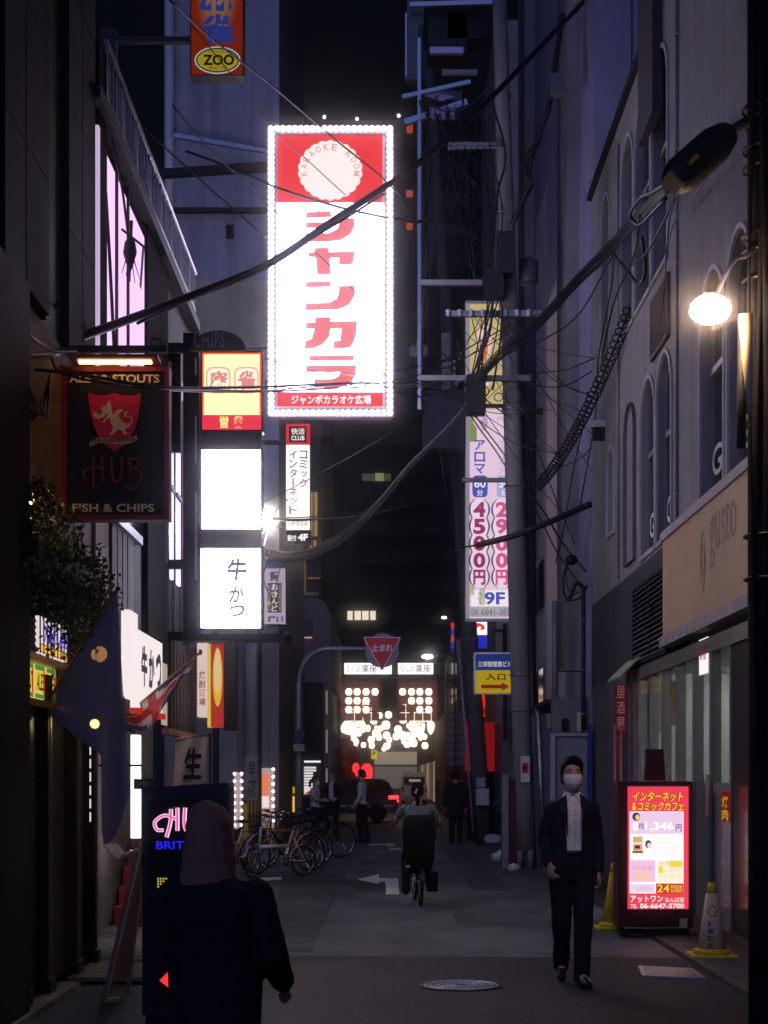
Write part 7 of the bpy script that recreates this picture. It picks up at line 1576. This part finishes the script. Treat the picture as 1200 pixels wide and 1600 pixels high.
n_ = 10; q.add(vs, [(i*n_+j, i*n_+(j+1) % n_, (i+1)*n_+(j+1) % n_, (i+1)*n_+j) for i in range(len(secs)-1) for j in range(n_)]+[tuple(range(9,-1,-1)), tuple(range(50,60))]); q.build('body', WV, cw)
B(x0+.17,x1-.17,86.15,86.248,1.12,1.56).build('rear_window', CG, cw); B(x0+.45,x1-.4,86.13,86.149,1.3,1.42).build('window_glint', em('glint2', (.8,.75,.75), .35), cw)  # glint on the glass painted as a glowing strip
B(x0+.04,x1-.04,86.1,86.2,.34,.55).build('bumper', mat('bumper', (.4,.38,.36), .5, 0, .1), cw); B((x0+x1)/2-.17,(x0+x1)/2+.17,86.08,86.099,.62,.78).build('number_plate', mat('plate_white', (.6,.6,.55), .5, 0, .1), cw)
for x in (x0+.10, x1-.10): B(x-.06,x+.06,86.12,86.2,.75,1.05).build('tail_lamp', mat('lamp_red_off', (.3,.02,.02), .3, 0, .1), cw)
for x in (x0+.15, x1-.15):
    for y in (86.9, 89.6): MB().lathe((x,y,.29), [(.17,-.09),(.28,-.09),(.29,0),(.28,.09),(.17,.09)], 20, 'x').build('wheel', RUBBER, cw)
ns = thing('round_no_entry_sign', 'small round prohibition sign on a pale plate by the black sign tower', 'traffic sign', (XP(523,58), 58, 0))
pbox(517, 1145, 529, 1170, 58, 58.03).build('plate', mat('ns_plate', (.30,.27,.26), .6, 0, .2), ns); MB().torus(P(523,1156,57.98), .085, .018, 'y', 24, 6).build('red_ring', mat('ns_red', (.35,.05,.05), .5, 0, .1), ns); MB().tube([(XP(523,58),58.05,0), P(523,1140,58.05)], .035, 8).build('pole', mat('ns_pole', (.2,.12,.12), .5, .3, .2), ns)

# ------------------------------------------------------------------ dense tangle of thin wires round the crossarms
rt = random.Random(21); WIRE = mat('wire_grey', (.05,.05,.06), .55, 0, .3)
ANCH = {'low': [(655+17*k, 594, 27.8) for k in range(10)], 'up': [(702+17*k, 492, 27.8) for k in range(9)], 'mid': [(660+12*k, 446, 27.8) for k in range(8)], 'clo': [(730+4*k, 612+3*k, 27.5) for k in range(7)],
        'wallR': [(928, 560+30*k, 25.7) for k in range(8)], 'rack': [(640+14*k, 150+6*(k % 3), 32.8) for k in range(9)], 'gan': [(411, 560+45*k, 18.2) for k in range(7)], 'box': [(758+4*k, 470, 27.6) for k in range(7)], 'top': [(770+3*k, 90+35*k, 27.9) for k in range(8)],
        'lean': [(722-6*k, 980-60*k, 37.8) for k in range(8)], 'tall': [(862+6*k, 640+35*k, 26.6) for k in range(8)]}
def tangle(n, A_, B_, r, sag, lab, grp, m=CABLE):
    for i in range(n):
        a, b = rt.choice(ANCH[A_]), rt.choice(ANCH[B_]); s_ = rt.uniform(.3, 1)*sag; j = rt.uniform(-6, 6)
        cable([a, (a[0]*.7+b[0]*.3+j, a[1]*.7+b[1]*.3+s_*.8, a[2]*.7+b[2]*.3), (a[0]*.35+b[0]*.65+j*.5, a[1]*.35+b[1]*.65+s_*.9, a[2]*.35+b[2]*.65), b], rt.uniform(.5, 1)*r, lab, 'overhead_cable', grp, m, 5, 6)
tangle(9, 'clo', 'low', .013, 22, 'thin wire looping from the splice closure to the lower crossarm', 'wires at the splice closure')
tangle(8, 'box', 'clo', .014, 8, 'wire dropping from the black junction box to the splice closure', 'wires below the junction box')
tangle(7, 'up', 'low', .011, 14, 'thin wire hanging between the upper and lower crossarms', 'wires between the crossarms')
tangle(6, 'up', 'wallR', .010, 26, 'thin wire sagging from the upper crossarm to the cafe wall', 'wires to the cafe wall')
tangle(6, 'low', 'tall', .010, 30, 'thin wire sagging from the lower crossarm to the metal clad wall', 'wires to the metal clad wall')
tangle(7, 'rack', 'top', .012, 45, 'slack wire from the transformer rack to the pole top', 'slack wires by the transformer rack', WIRE)
tangle(6, 'rack', 'mid', .013, 30, 'wire hanging from the transformer rack to the short crossarm', 'wires below the transformer rack', WIRE)
tangle(5, 'lean', 'low', .014, 25, 'wire hanging from the lower crossarm to the leaning pole', 'wires to the leaning pole', WIRE)
tangle(3, 'gan', 'low', .008, 14, 'long thin wire from the sign gantry to the lower crossarm', 'long wires from the sign gantry')
for k in range(7):                                      # small loops hanging off the crossarm ends
    px, py = 664+k*23, 604+rt.uniform(-6, 8); q = MB(); q.torus(P(px, py+9, 27.7), rt.uniform(.07, .14), .009, 'y', 20, 5); tag(q.build('cable_loop', CABLE), 'small loop of slack cable hanging from the lower crossarm', 'cable', 'cable loops on the lower crossarm')
for k in range(8):
    px = 700+k*18; q = MB(); q.lathe(P(px, 489, 27.75), [(.0,.07),(.03,.06),(.05,.03),(.03,.0),(.05,-.03),(.02,-.06)], 10); q.build('insulator', mat('insulator_pale', (.32,.30,.36), .25, 0, .1), p1)
# ------------------------------------------------------------------ people
SKIN = mat('skin', (.50,.28,.19), .55, 0, .12, 12); HAIRB = mat('hair_black', (.008,.007,.007), .7, 0, .3, 30, 0, .08); HAIRR = mat('hair_brown', (.20,.085,.065), .7, 0, .10, 60, 0, .1)
SHOE = mat('shoe_leather', (.015,.013,.012), .3, 0, .2)
def strands(m):
    n = m.node_tree; b = n.nodes['Principled BSDF']; tc = n.nodes.new('ShaderNodeTexCoord'); mp = n.nodes.new('ShaderNodeMapping'); mp.inputs['Scale'].default_value = (150, 150, 7)
    nz = n.nodes.new('ShaderNodeTexNoise'); nz.inputs['Scale'].default_value = 1; nz.inputs['Detail'].default_value = 5; bp = n.nodes.new('ShaderNodeBump'); bp.inputs['Strength'].default_value = .8; bp.inputs['Distance'].default_value = .006
    n.links.new(tc.outputs['Object'], mp.inputs[0]); n.links.new(mp.outputs[0], nz.inputs['Vector']); n.links.new(nz.outputs['Fac'], bp.inputs['Height']); n.links.new(bp.outputs['Normal'], b.inputs['Normal'])
for m_ in (HAIRB, HAIRR): strands(m_)
def fab(name, col, sc=14, bump=.25): return mat(name, col, .85, 0, .22, sc, bump, .2)
def rings(mb, secs, n=18):
    """closed loft of horizontal ellipses (cx, cy, z, rx, ry)"""
    vs = []
    for (cx, cy_, z, rx, ry) in secs:
        for k in range(n): a = 2*math.pi*k/n; vs.append((cx+rx*math.cos(a), cy_+ry*math.sin(a), z))
    m = len(secs); fs = [(i*n+k, i*n+(k+1) % n, (i+1)*n+(k+1) % n, (i+1)*n+k) for i in range(m-1) for k in range(n)]
    fs += [tuple(range(n-1,-1,-1)), tuple(range((m-1)*n, m*n))]
    if secs[0][2] > secs[-1][2]: fs = [tuple(reversed(f)) for f in fs]
    return mb.add(vs, fs, True)
def limb(mb, pts, rs, n=12, cap=True):
    pts = [Vector(p) for p in pts]
    if cap:
        d0 = (pts[0]-pts[1]).normalized(); d1 = (pts[-1]-pts[-2]).normalized()
        pts = [pts[0]+d0*rs[0]*.8, pts[0]+d0*rs[0]*.4]+pts+[pts[-1]+d1*rs[-1]*.4, pts[-1]+d1*rs[-1]*.8]; rs = [rs[0]*.45, rs[0]*.85]+list(rs)+[rs[-1]*.85, rs[-1]*.45]
    return mb.tube(pts, list(rs), n)
def remesh(mb, name, m, parent, vox, sm=4, fac=.5, wr=0.0, seed=0):
    me = bpy.data.meshes.new('tmp'); me.from_pydata(mb.v, [], mb.f); me.update()
    o = bpy.data.objects.new('tmp', me)
    r_ = o.modifiers.new('r', 'REMESH'); r_.mode = 'VOXEL'; r_.voxel_size = vox
    s = o.modifiers.new('s', 'SMOOTH'); s.iterations = sm; s.factor = fac
    nm = evaluated(o); bpy.data.objects.remove(o); bpy.data.meshes.remove(me)
    nm.name = name; nm.materials.clear(); nm.materials.append(m)
    if wr:
        N_ = len(nm.vertices); co = [0.0]*(3*N_); no = [0.0]*(3*N_); nm.vertices.foreach_get('co', co); nm.vertices.foreach_get('normal', no)
        for i in range(0, 3*N_, 3):
            x, y, z = co[i:i+3]; d = noise.noise(Vector((x*9+seed, y*9, z*5)))*wr+noise.noise(Vector((x*4, y*22+seed, z*26)))*wr*.5
            co[i] = x+no[i]*d; co[i+1] = y+no[i+1]*d; co[i+2] = z+no[i+2]*d
        nm.vertices.foreach_set('co', co)
    nm.polygons.foreach_set('use_smooth', [True]*len(nm.polygons)); nm.update()
    return link(name, nm, parent)
def hand(mb, w, d, side, palm_n, curl=.5, s=1.0):
    """palm and five fingers from wrist w along d; side = thumb direction, palm_n = the way fingers curl"""
    w = Vector(w); d = Vector(d).normalized(); side = Vector(side); side = (side-d*side.dot(d)).normalized(); pn = Vector(palm_n); pn = (pn-d*pn.dot(d)-side*pn.dot(side)).normalized()
    for k in range(-2, 3): limb(mb, [w+side*k*.012*s, w+d*.085*s+side*k*.0165*s], [.014*s,.014*s], 8)
    for k, (ln, off) in enumerate(((.070,.030),(.080,.011),(.074,-.009),(.058,-.028))):
        b = w+d*.088*s+side*off*s; a1 = .35*curl*2; dd = (d*math.cos(a1)+pn*math.sin(a1)); m_ = b+dd*ln*.5*s; a2 = a1+.9*curl*1.6; dd2 = d*math.cos(a2)+pn*math.sin(a2); e = m_+dd2*ln*.5*s
        limb(mb, [b-d*.015*s, b, m_, e], [.0095*s,.0095*s,.009*s,.0078*s], 8)
    b = w+d*.025*s+side*.03*s; m_ = b+(d*.7+side*.7).normalized()*.035*s; e = m_+(d*.85+side*.25+pn*.5).normalized()*.034*s; limb(mb, [b-side*.012*s, b, m_, e], [.012*s,.012*s,.0105*s,.0085*s], 8)
def person(name, label, loc, rz, h=1.72, J=None, vox=.013, top='jacket', topm=None, shirtm=None, trm=None, hair='short', hairm=None, mask=False, shoes=SHOE, curl=.5, headturn=0.0, headtilt=0.0, arms_bare=False, build=1.0, wr=.004):
    k = h/1.72
    D = dict(hipL=(.09,0,.92), hipR=(-.09,0,.92), kneeL=(.10,-.02,.50), kneeR=(-.10,-.02,.50), ankL=(.10,.02,.09), ankR=(-.10,.02,.09), toeL=(.11,-.16,.035), toeR=(-.11,-.16,.035),
             shL=(.175,0,1.385), shR=(-.175,0,1.385), elL=(.235,.03,1.12), elR=(-.235,.03,1.12), wrL=(.245,-.06,.88), wrR=(-.245,-.06,.88), neck=(0,.0,1.45), chest=(0,0,1.28), waist=(0,.0,1.06), hip=(0,0,.94), head=(0,-.015,1.61))
    if J: D.update(J)
    V = {a: Vector(b)*k for a, b in D.items()}
    o = thing(name, label, 'person', (0,0,0))
    def Rg(c, dz, rx, ry): c = V[c]; return (c.x, c.y, c.z+dz*k, rx*k*build, ry*k*build)
    def torso(mb, g, z_low=-.10, neckr=.06):
        rings(mb, [Rg('hip',z_low,.150+g,.10+g), Rg('hip',0,.165+g,.11+g), Rg('waist',0,.145+g,.095+g), Rg('chest',0,.168+g,.112+g), Rg('chest',.09,.178+g,.095+g), Rg('chest',.135,.13+g,.075+g), Rg('neck',.0,neckr,neckr*.95)], 20)
    # head
    hc_ = V['head']; M = Matrix.Rotation(headturn, 4, 'Z') @ Matrix.Rotation(headtilt, 4, 'X')
    def H(x, y, z): return hc_+(M @ Vector((x*k, y*k, z*k)))
    b = MB(); hb = MB()
    prof = [(-.118,.030,.030,-.045),(-.105,.046,.052,-.030),(-.075,.060,.072,-.018),(-.03,.070,.088,-.004),(.02,.074,.094,.004),(.06,.071,.090,.008),(.09,.058,.072,.010),(.108,.036,.045,.010),(.115,.012,.014,.010)]
    vs = []; n_ = 20
    for (z, rx, ry, oy) in prof:
        for q_ in range(n_): a = 2*math.pi*q_/n_; vs.append(H(rx*math.cos(a), oy+ry*math.sin(a), z))
    b.add(vs, [(i*n_+q_, i*n_+(q_+1) % n_, (i+1)*n_+(q_+1) % n_, (i+1)*n_+q_) for i in range(len(prof)-1) for q_ in range(n_)]+[tuple(range(n_-1,-1,-1)), tuple(range((len(prof)-1)*n_, len(prof)*n_))])
    limb(b, [H(0,-.090,.012), H(0,-.108,-.022), H(0,-.102,-.034)], [.009*k,.014*k,.015*k], 8)             # nose
    for s in (-1,1):
        limb(b, [H(.074*s,.005,.02), H(.076*s,.01,-.03)], [.014*k,.011*k], 8)                              # ears
        limb(b, [H(.015*s,-.086,.026), H(.05*s,-.074,.024)], [.011*k,.010*k], 8)                           # brow
    limb(b, [H(-.02,-.088,-.066), H(.02,-.088,-.066)], [.010*k,.010*k], 8)                                 # lips
    limb(b, [V['neck']-Vector((0,0,.05*k)), H(0,.012,-.06)], [.056*k,.052*k], 14)
    torso(b, -.022)
    for s in 'LR':
        limb(b, [V['sh'+s]+Vector((-.02*(1 if s == 'L' else -1),0,-.045*k)), V['el'+s], V['wr'+s]], [.044*k,.036*k,.026*k]); dw = (V['wr'+s]-V['el'+s]); sd_ = 1 if s == 'L' else -1
        hand(b, V['wr'+s], dw, Vector((-.25*sd_,-1,0)) if dw.z < -.5*dw.length else Vector((-sd_,0,.3)), Vector((-sd_,.15,0)) if dw.z < -.5*dw.length else Vector((0,0,-1)), curl, k)
        limb(b, [V['hip'+s], V['knee'+s], V['ank'+s]], [.078*k,.052*k,.035*k]); limb(b, [V['ank'+s], V['toe'+s]], [.034*k,.028*k])
    remesh(b, 'body', SKIN, o, min(vox, .010), 3)
    for s in (-1,1):
        e = MB().ell(H(.031*s,-.082,.008), .0135*k,.008*k,.0085*k, 12, 8).build('eye', mat('eye_white', (.6,.58,.55), .3, 0, .0), o); MB().ell(H(.031*s,-.0885,.008), .0065*k,.004*k,.0072*k, 10, 6).build('iris', mat('iris_dark', (.015,.01,.008), .2, 0, 0), e)
        MB().tube([H(.014*s,-.094,.029), H(.032*s,-.092,.033), H(.050*s,-.082,.027)], [.003*k,.0042*k,.0025*k], 6).build('eyebrow', HAIRB, o)
    # legs
    t = MB()
    for s in 'LR':
        limb(t, [V['hip'+s], V['hip'+s].lerp(V['knee'+s],.5), V['knee'+s], V['knee'+s].lerp(V['ank'+s],.5), V['ank'+s]-Vector((0,-.01,.05*k))], [.098*k,.088*k,.074*k,.066*k,.062*k], 14, False)
        f_ = MB(); limb(f_, [V['ank'+s]+Vector((0,.03*k,-.045*k)), V['ank'+s].lerp(V['toe'+s],.55)+Vector((0,0,-.01*k)), V['toe'+s]], [.040*k,.042*k,.034*k], 12)
        for i, v in enumerate(f_.v): f_.v[i] = (v[0], v[1], v[2])
        remesh(f_, 'shoe', shoes, o, .008, 2)
    rings(t, [Rg('hip',-.13,.13,.10), Rg('hip',-.02,.172,.118), Rg('hip',.09,.155,.108)], 18)
    remesh(t, 'trousers', trm or fab('cloth_black', (.010,.010,.012)), o, vox, 4, .5, wr, 3)
    # upper clothes
    if top == 'jacket':
        s_ = MB(); torso(s_, .002, .05, .062); remesh(s_, 'shirt', shirtm or fab('shirt_white', (.62,.57,.50)), o, vox, 3, .5, .003, 1)
        j = MB(); n_ = 26; secs = [Rg('hip',-.10,.188,.145), Rg('hip',0,.182,.138), Rg('waist',.02,.165,.122), Rg('chest',0,.182,.135), Rg('chest',.09,.182,.118), Rg('chest',.125,.155,.10), Rg('chest',.150,.110,.086), Rg('neck',-.005,.072,.070)]
        opn = [.52,.40,.30,.42,.50,.53,.60,.75]; vs = []
        for (sc, op_) in zip(secs, opn):
            for q_ in range(n_+1): a = -math.pi/2+op_+(2*math.pi-2*op_)*q_/n_; vs.append(Vector((sc[0]+sc[3]*math.cos(a), sc[1]+sc[4]*math.sin(a), sc[2])))
        N1 = n_+1; j.add(vs, [(i*N1+q_, i*N1+q_+1, (i+1)*N1+q_+1, (i+1)*N1+q_) for i in range(len(secs)-1) for q_ in range(n_)], True)
        jo = j.build('jacket', topm, o); so_ = jo.modifiers.new('t', 'SOLIDIFY'); so_.thickness = .012; sb = jo.modifiers.new('s', 'SUBSURF'); sb.levels = 1; sb.render_levels = 1
        sl = MB()
        for s in 'LR': limb(sl, [V['sh'+s]+Vector((-.012*(1 if s == 'L' else -1),0,-.035*k)), V['sh'+s].lerp(V['el'+s],.5), V['el'+s], V['el'+s].lerp(V['wr'+s],.92)], [.066*k,.060*k,.054*k,.046*k], 14)
        limb(sl, [V['shL']+Vector((-.02,0,.012*k)), V['shR']+Vector((.02,0,.012*k))], [.060*k,.060*k], 12) if hair != 'none' and False else None
        remesh(sl, 'sleeves', topm, o, vox, 4, .5, wr, 5)
        lp = MB()
        for s in (-1,1): lp.add([V['neck']+Vector((s*.050*k,-.060*k,.012*k)), V['neck']+Vector((s*.098*k,-.078*k,-.030*k)), V['chest']+Vector((s*.110*k,-.148*k,.045*k)), V['chest']+Vector((s*.075*k,-.150*k,.015*k)), V['waist']+Vector((s*.052*k,-.136*k,.08*k)), V['chest']+Vector((s*.055*k,-.140*k,.06*k))], [(0,1,2,5),(5,2,3,4)])
        lo = lp.build('lapels', topm, o); lo.modifiers.new('t', 'SOLIDIFY').thickness = .008
        cl_ = MB()
        for s in (-1,1): cl_.add([V['neck']+Vector((s*.058*k,-.03*k,.035*k)), V['neck']+Vector((s*.010*k,-.068*k,.012*k)), V['neck']+Vector((s*.045*k,-.086*k,-.038*k)), V['neck']+Vector((s*.074*k,-.048*k,.0*k))], [(0,1,2,3)])
        co = cl_.build('shirt_collar', shirtm or MATS['shirt_white'], o); co.modifiers.new('t', 'SOLIDIFY').thickness = .006
        for i in range(4): MB().ell(V['chest']+Vector((.004*k,-.124*k+(.0 if i < 2 else .008),(.06-i*.085)*k)), .006,.003,.006,8,6).build('button', mat('button', (.3,.27,.24), .4, 0, 0), o)
        MB().torus(V['hip']+Vector((0,0,.085*k)), .001, .001, 'z', 8, 4)
        bl = MB(); rings(bl, [Rg('hip',.06,.160,.113), Rg('hip',.095,.158,.112)], 24); bl.build('belt', mat('belt', (.02,.015,.012), .4, 0, .1), o)
    else:
        s_ = MB(); g = .014 if top == 'tee' else .05
        torso(s_, g, -.06 if top == 'tee' else -.28, .064 if top == 'tee' else .075)
        for s in 'LR':
            end = V['sh'+s].lerp(V['el'+s], .62) if arms_bare else V['el'+s].lerp(V['wr'+s], .93)
            limb(s_, [V['sh'+s], end] if arms_bare else [V['sh'+s], V['el'+s], end], [(.066+g*.3)*k,(.058+g*.3)*k] if arms_bare else [(.066+g*.35)*k,(.056+g*.35)*k,(.044+g*.3)*k], 14)
        remesh(s_, 'shirt' if top == 'tee' else 'coat', topm, o, vox, 4, .5, wr, 2)
    # hair
    hm = hairm or HAIRB; hr = MB()
    if hair != 'none':
        # a cap whose lower edge follows the hairline: high over the brow, low at the sides and nape
        tab = ((-.30,.118,.098,.030),(-.20,.120,.100,.028),(-.10,.112,.108,.024),(-.02,.104,.110,.018),(.05,.098,.108,.010),(.09,.086,.100,.004),(.12,.066,.078,.002),(.138,.042,.050,.004),(.147,.010,.012,.006)) if hair == 'bob' else \
              ((-.20,.076,.070,.036),(-.08,.078,.074,.034),(-.02,.086,.098,.018),(.05,.091,.106,.008),(.09,.085,.102,.002),(.12,.066,.080,.0),(.138,.042,.050,.004),(.147,.010,.012,.006))
        def rad(z):
            for (z0_, *p), (z1_, *q_) in zip(tab, tab[1:]):
                if z <= z1_: t = max(0, (z-z0_)/(z1_-z0_)); return [u+(v-u)*t for u, v in zip(p, q_)]
            return tab[-1][1:]
        n_, m_ = 40, 12; vs = []
        for j in range(m_+1):
            for q_ in range(n_):
                a = 2*math.pi*q_/n_; f_ = math.sin(a)
                if hair == 'bob': zb = .06 if f_ < -.72 else -.255+.012*math.sin(q_*2.1)
                else: zb = (.104 if f_ < -.62 else .104-.144*min(1,(f_+.62)/.30) if f_ < -.28 else -.04-.045*max(0,f_))+.006*math.sin(q_*3.3)
                z = zb+(.147-zb)*(j/m_)**.85; rx, ry, oy = rad(z); wv = 1+.02*math.sin(q_*1.9+j*.6)
                vs.append(H(rx*math.cos(a)*wv, oy+ry*f_*wv, z))
        hr.add(vs, [(i*n_+q_, i*n_+(q_+1) % n_, (i+1)*n_+(q_+1) % n_, (i+1)*n_+q_) for i in range(m_) for q_ in range(n_)]+[tuple(range(n_-1,-1,-1)), tuple(range(m_*n_, (m_+1)*n_))])
        if hair == 'pony': limb(hr, [H(0,.085,.0), H(0,.125,-.03), H(0,.13,-.10), H(0,.115,-.18), H(0,.10,-.22)], [.03*k,.036*k,.038*k,.03*k,.012*k], 10)
        remesh(hr, 'hair', hm, o, .0075, 2, .5, .008, 9)
    if mask:
        q = MB(); n_ = 14; vs = []
        for (z, w_, dd) in ((-.118,.040,.070),(-.100,.056,.100),(-.075,.068,.118),(-.045,.074,.126),(-.018,.074,.118),(-.004,.066,.104)):
            for i in range(n_+1): a = R(24)+R(132)*(i/n_); vs.append(H(w_*math.cos(a)*1.02, -.004-dd*.93*math.sin(a)**.9, z))
        q.add(vs, [(j*(n_+1)+i, j*(n_+1)+i+1, (j+1)*(n_+1)+i+1, (j+1)*(n_+1)+i) for j in range(5) for i in range(n_)], True); mo = q.build('face_mask', mat('mask_cream', (.78,.72,.58), .8, 0, .08), o); mo.modifiers.new('t', 'SOLIDIFY').thickness = .004
        for zz in (-.080,-.060,-.042): MB().tube([H(x, -.006-dd_, zz) for x, dd_ in ((-.052,.078),(-.03,.104),(0,.114),(.03,.104),(.052,.078))], .0016, 4).build('pleat', mat('mask_pleat', (.42,.38,.31), .8, 0, .05), mo)
        for s in (-1,1): MB().tube([H(.066*s,-.046,-.02), H(.080*s,.012,.0)], .0018, 5).build('ear_loop', MATS['mask_cream'], mo)
    put(o, loc, rz); return o
SUIT = fab('suit_navy', (.012,.013,.018)); BLK = fab('cloth_black', (.010,.010,.012))
# the man walking towards us
person('person', 'man in dark open suit jacket, pale shirt and face mask walking towards us', (XP(893,12.35), 12.35, .004), R(4), 1.735,
       dict(hipL=(.085,0,.92), hipR=(-.085,0,.92), kneeL=(.075,-.10,.50), kneeR=(-.07,.03,.49), ankL=(.055,-.12,.085), ankR=(-.04,.22,.15), toeL=(.075,-.29,.035), toeR=(-.06,.08,.04),
            shL=(.158,0,1.385), shR=(-.158,0,1.385), elL=(.205,.06,1.10), wrL=(.215,.02,.86), elR=(-.205,.04,1.12), wrR=(-.19,-.10,.93)), .010, 'jacket', SUIT, fab('shirt_cream', (.80,.70,.53)), BLK, 'short', None, True, curl=.75, headtilt=R(-4), wr=.008)
# woman in the foreground, seen from behind
wf = person('person', 'person with bobbed hair in a black coat seen from behind in the foreground', (XP(337,6.1), 6.1, 0), R(180-6), 1.50,
       dict(elL=(.15,.02,1.08), elR=(-.250,.02,1.08), shL=(.135,0,1.345), shR=(-.175,0,1.34), wrL=(.14,-.20,.92), wrR=(-.265,-.20,.93), chest=(0,.01,1.24), neck=(.012,0,1.44), head=(.03,-.012,1.605)), .011, 'coat', fab('coat_black', (.007,.007,.010), 8), None, BLK, 'bob', HAIRR, build=.98, wr=.006)
# woman cycling away, with covered child seat
YBk = 19.7; xb_ = XP(654,YBk)
rb_ = bike('bicycle', 'black bicycle ridden away by the woman in the grey shirt', (.015,.015,.017), .31, True, False, (.02,.02,.02), (xb_, YBk+.62, .004), R(90+3), .04); del rb_['group']
person('person', 'woman in grey shirt with clipped ponytail cycling away from us', (xb_, YBk+.66, .0), R(180), 1.56,
       dict(hip=(0,.10,.86), hipL=(.09,.10,.86), hipR=(-.09,.10,.86), kneeL=(.16,-.20,.62), kneeR=(-.13,-.30,.78), ankL=(.16,-.02,.20), ankR=(-.13,-.10,.46), toeL=(.17,-.20,.14), toeR=(-.13,-.27,.42),
            waist=(0,.06,1.0), chest=(0,.02,1.22), neck=(0,.0,1.40), shL=(.18,.0,1.335), shR=(-.18,.0,1.335), elL=(.30,-.16,1.17), elR=(-.30,-.16,1.17), wrL=(.29,-.40,1.10), wrR=(-.29,-.40,1.10), head=(0,-.03,1.56)),
       .012, 'tee', fab('tee_grey', (.15,.15,.145)), None, BLK, 'pony', None, arms_bare=True, curl=.8)
cs = thing('child_seat', 'tall black covered child seat on the back of the ridden bicycle', 'child seat', (xb_, YBk, .6)); CSM = mat('rain_cover', (.005,.005,.006), .75, 0, .3, 6, .3, .15)
q = MB(); secs = []
for (z, w_, dd, oy) in ((.42,.12,.17,0),(.50,.165,.20,0),(.80,.205,.22,.0),(1.00,.205,.20,.02),(1.10,.19,.17,.03),(1.135,.15,.12,.04)):
    secs.append([(xb_+.01+w_*math.copysign(abs(math.cos(a))**.45, math.cos(a)), YBk+oy+dd*math.copysign(abs(math.sin(a))**.45, math.sin(a)), z) for a in [2*math.pi*i/24 for i in range(24)]])
q.add([p for s in secs for p in s], [(i*24+j, i*24+(j+1) % 24, (i+1)*24+(j+1) % 24, (i+1)*24+j) for i in range(5) for j in range(24)]+[tuple(range(23,-1,-1)), tuple(range(120,144))], True); q.build('rain_cover', CSM, cs)
B(xb_+.09, xb_+.235, YBk-.16, YBk+.1, .20, .44, .02).build('foot_guard', CSM, cs); B(xb_-.16, xb_-.11, YBk-.225, YBk-.215, .50, .53).build('reflective_tab', mat('tab_grey', (.4,.38,.36), .5, 0, .1), cs); B(xb_+.20, xb_+.21, YBk-.215, YBk-.205, .60, .85).build('piping', mat('piping_orange', (.35,.14,.08), .5, 0, .1), cs)
B(xb_-.03, xb_+.03, YBk-.02, YBk+.04, .39, .43).build('mount', DARK, cs)
hcn = MB().bar((xb_-.03, YBk+.50, 1.395), (xb_-.005, YBk+.49, 1.455), .016, .02).build('hair_clip', mat('clip_gold', (.6,.45,.22), .4, .4, .1)); tag(hcn, 'pale hair clip in the cycling woman\'s dark hair', 'hair clip')
# far group by the crossing
WSH = fab('shirt_far', (.55,.54,.55), 8)
person('person', 'woman with ponytail and white shirt looking down by the bicycles', (XP(492,38.5), 38.5, .004), R(75), 1.60, dict(elL=(.22,-.04,1.12), wrL=(.14,-.26,1.10), elR=(-.22,-.04,1.12), wrR=(-.14,-.26,1.10)), .016, 'tee', WSH, None, fab('trouser_dark', (.02,.02,.025)), 'pony', None, True, arms_bare=True, headtilt=R(14))
person('person', 'man in dark suit and white shirt standing with the two in white shirts', (XP(519,39.3), 39.3, .004), R(-10), 1.73, dict(elL=(.24,0,1.13), wrL=(.15,-.22,1.06), elR=(-.24,0,1.13), wrR=(-.15,-.22,1.06)), .016, 'jacket', SUIT, WSH, BLK, 'short', hairm=mat('hair_grey', (.10,.095,.09), .5, 0, .2), headtilt=R(12), headturn=R(-18))
pm = person('person', 'man in white shirt with dark braces and trousers by the black car', (XP(566,39.0), 39.0, .004), R(-105), 1.74, dict(kneeL=(.10,-.06,.50), kneeR=(-.09,.04,.49), ankR=(-.09,.12,.09), toeR=(-.09,-.06,.035), wrL=(.235,-.12,.90)), .016, 'tee', WSH, None, BLK, 'short', headtilt=R(8))
q = MB(); 
for s in (-1,1): q.tube(smooth_path([(s*.085,-.125,1.0),(s*.085,-.142,1.28),(s*.085,-.05,1.465),(s*.06,.09,1.40),(s*.03,.125,1.2),(s*.07,.118,.99)], 4), .012, 5)
br = q.build('braces', BLK); br.parent = pm
person('person', 'man in dark suit seen from behind near the leaning pole', (XP(712,38.0), 38.0, .004), R(184), 1.72, dict(kneeL=(.09,-.04,.50), ankR=(-.09,.08,.09), toeR=(-.09,-.1,.035), elL=(.26,.04,1.12), wrL=(.27,-.02,.90)), .016, 'coat', SUIT, None, BLK, 'short', build=.92)
person('person', 'person in dark clothes standing far inside the arcade beside the van', (XP(690,70), 70, .004), R(170), 1.66, None, .022, 'coat', fab('far_coat', (.02,.015,.018)), None, BLK, 'short', build=.9)

bpy.data.scenes.remove(WORK)

# ------------------------------------------------------------------ thin volume added to imitate lens bloom: narrow halos round the lamps and signs
hz = bpy.data.materials.new('haze'); hz.use_nodes = True; n = hz.node_tree; n.nodes.clear()
pv_ = n.nodes.new('ShaderNodeVolumePrincipled'); pv_.inputs['Color'].default_value = (.95,.95,1.0,1); pv_.inputs['Density'].default_value = .0028; pv_.inputs['Anisotropy'].default_value = .995
o_ = n.nodes.new('ShaderNodeOutputMaterial'); n.links.new(pv_.outputs[0], o_.inputs['Volume'])
B(-320, 320, -65, 520, -1.1, 80).build('haze', hz, None, 'stuff')
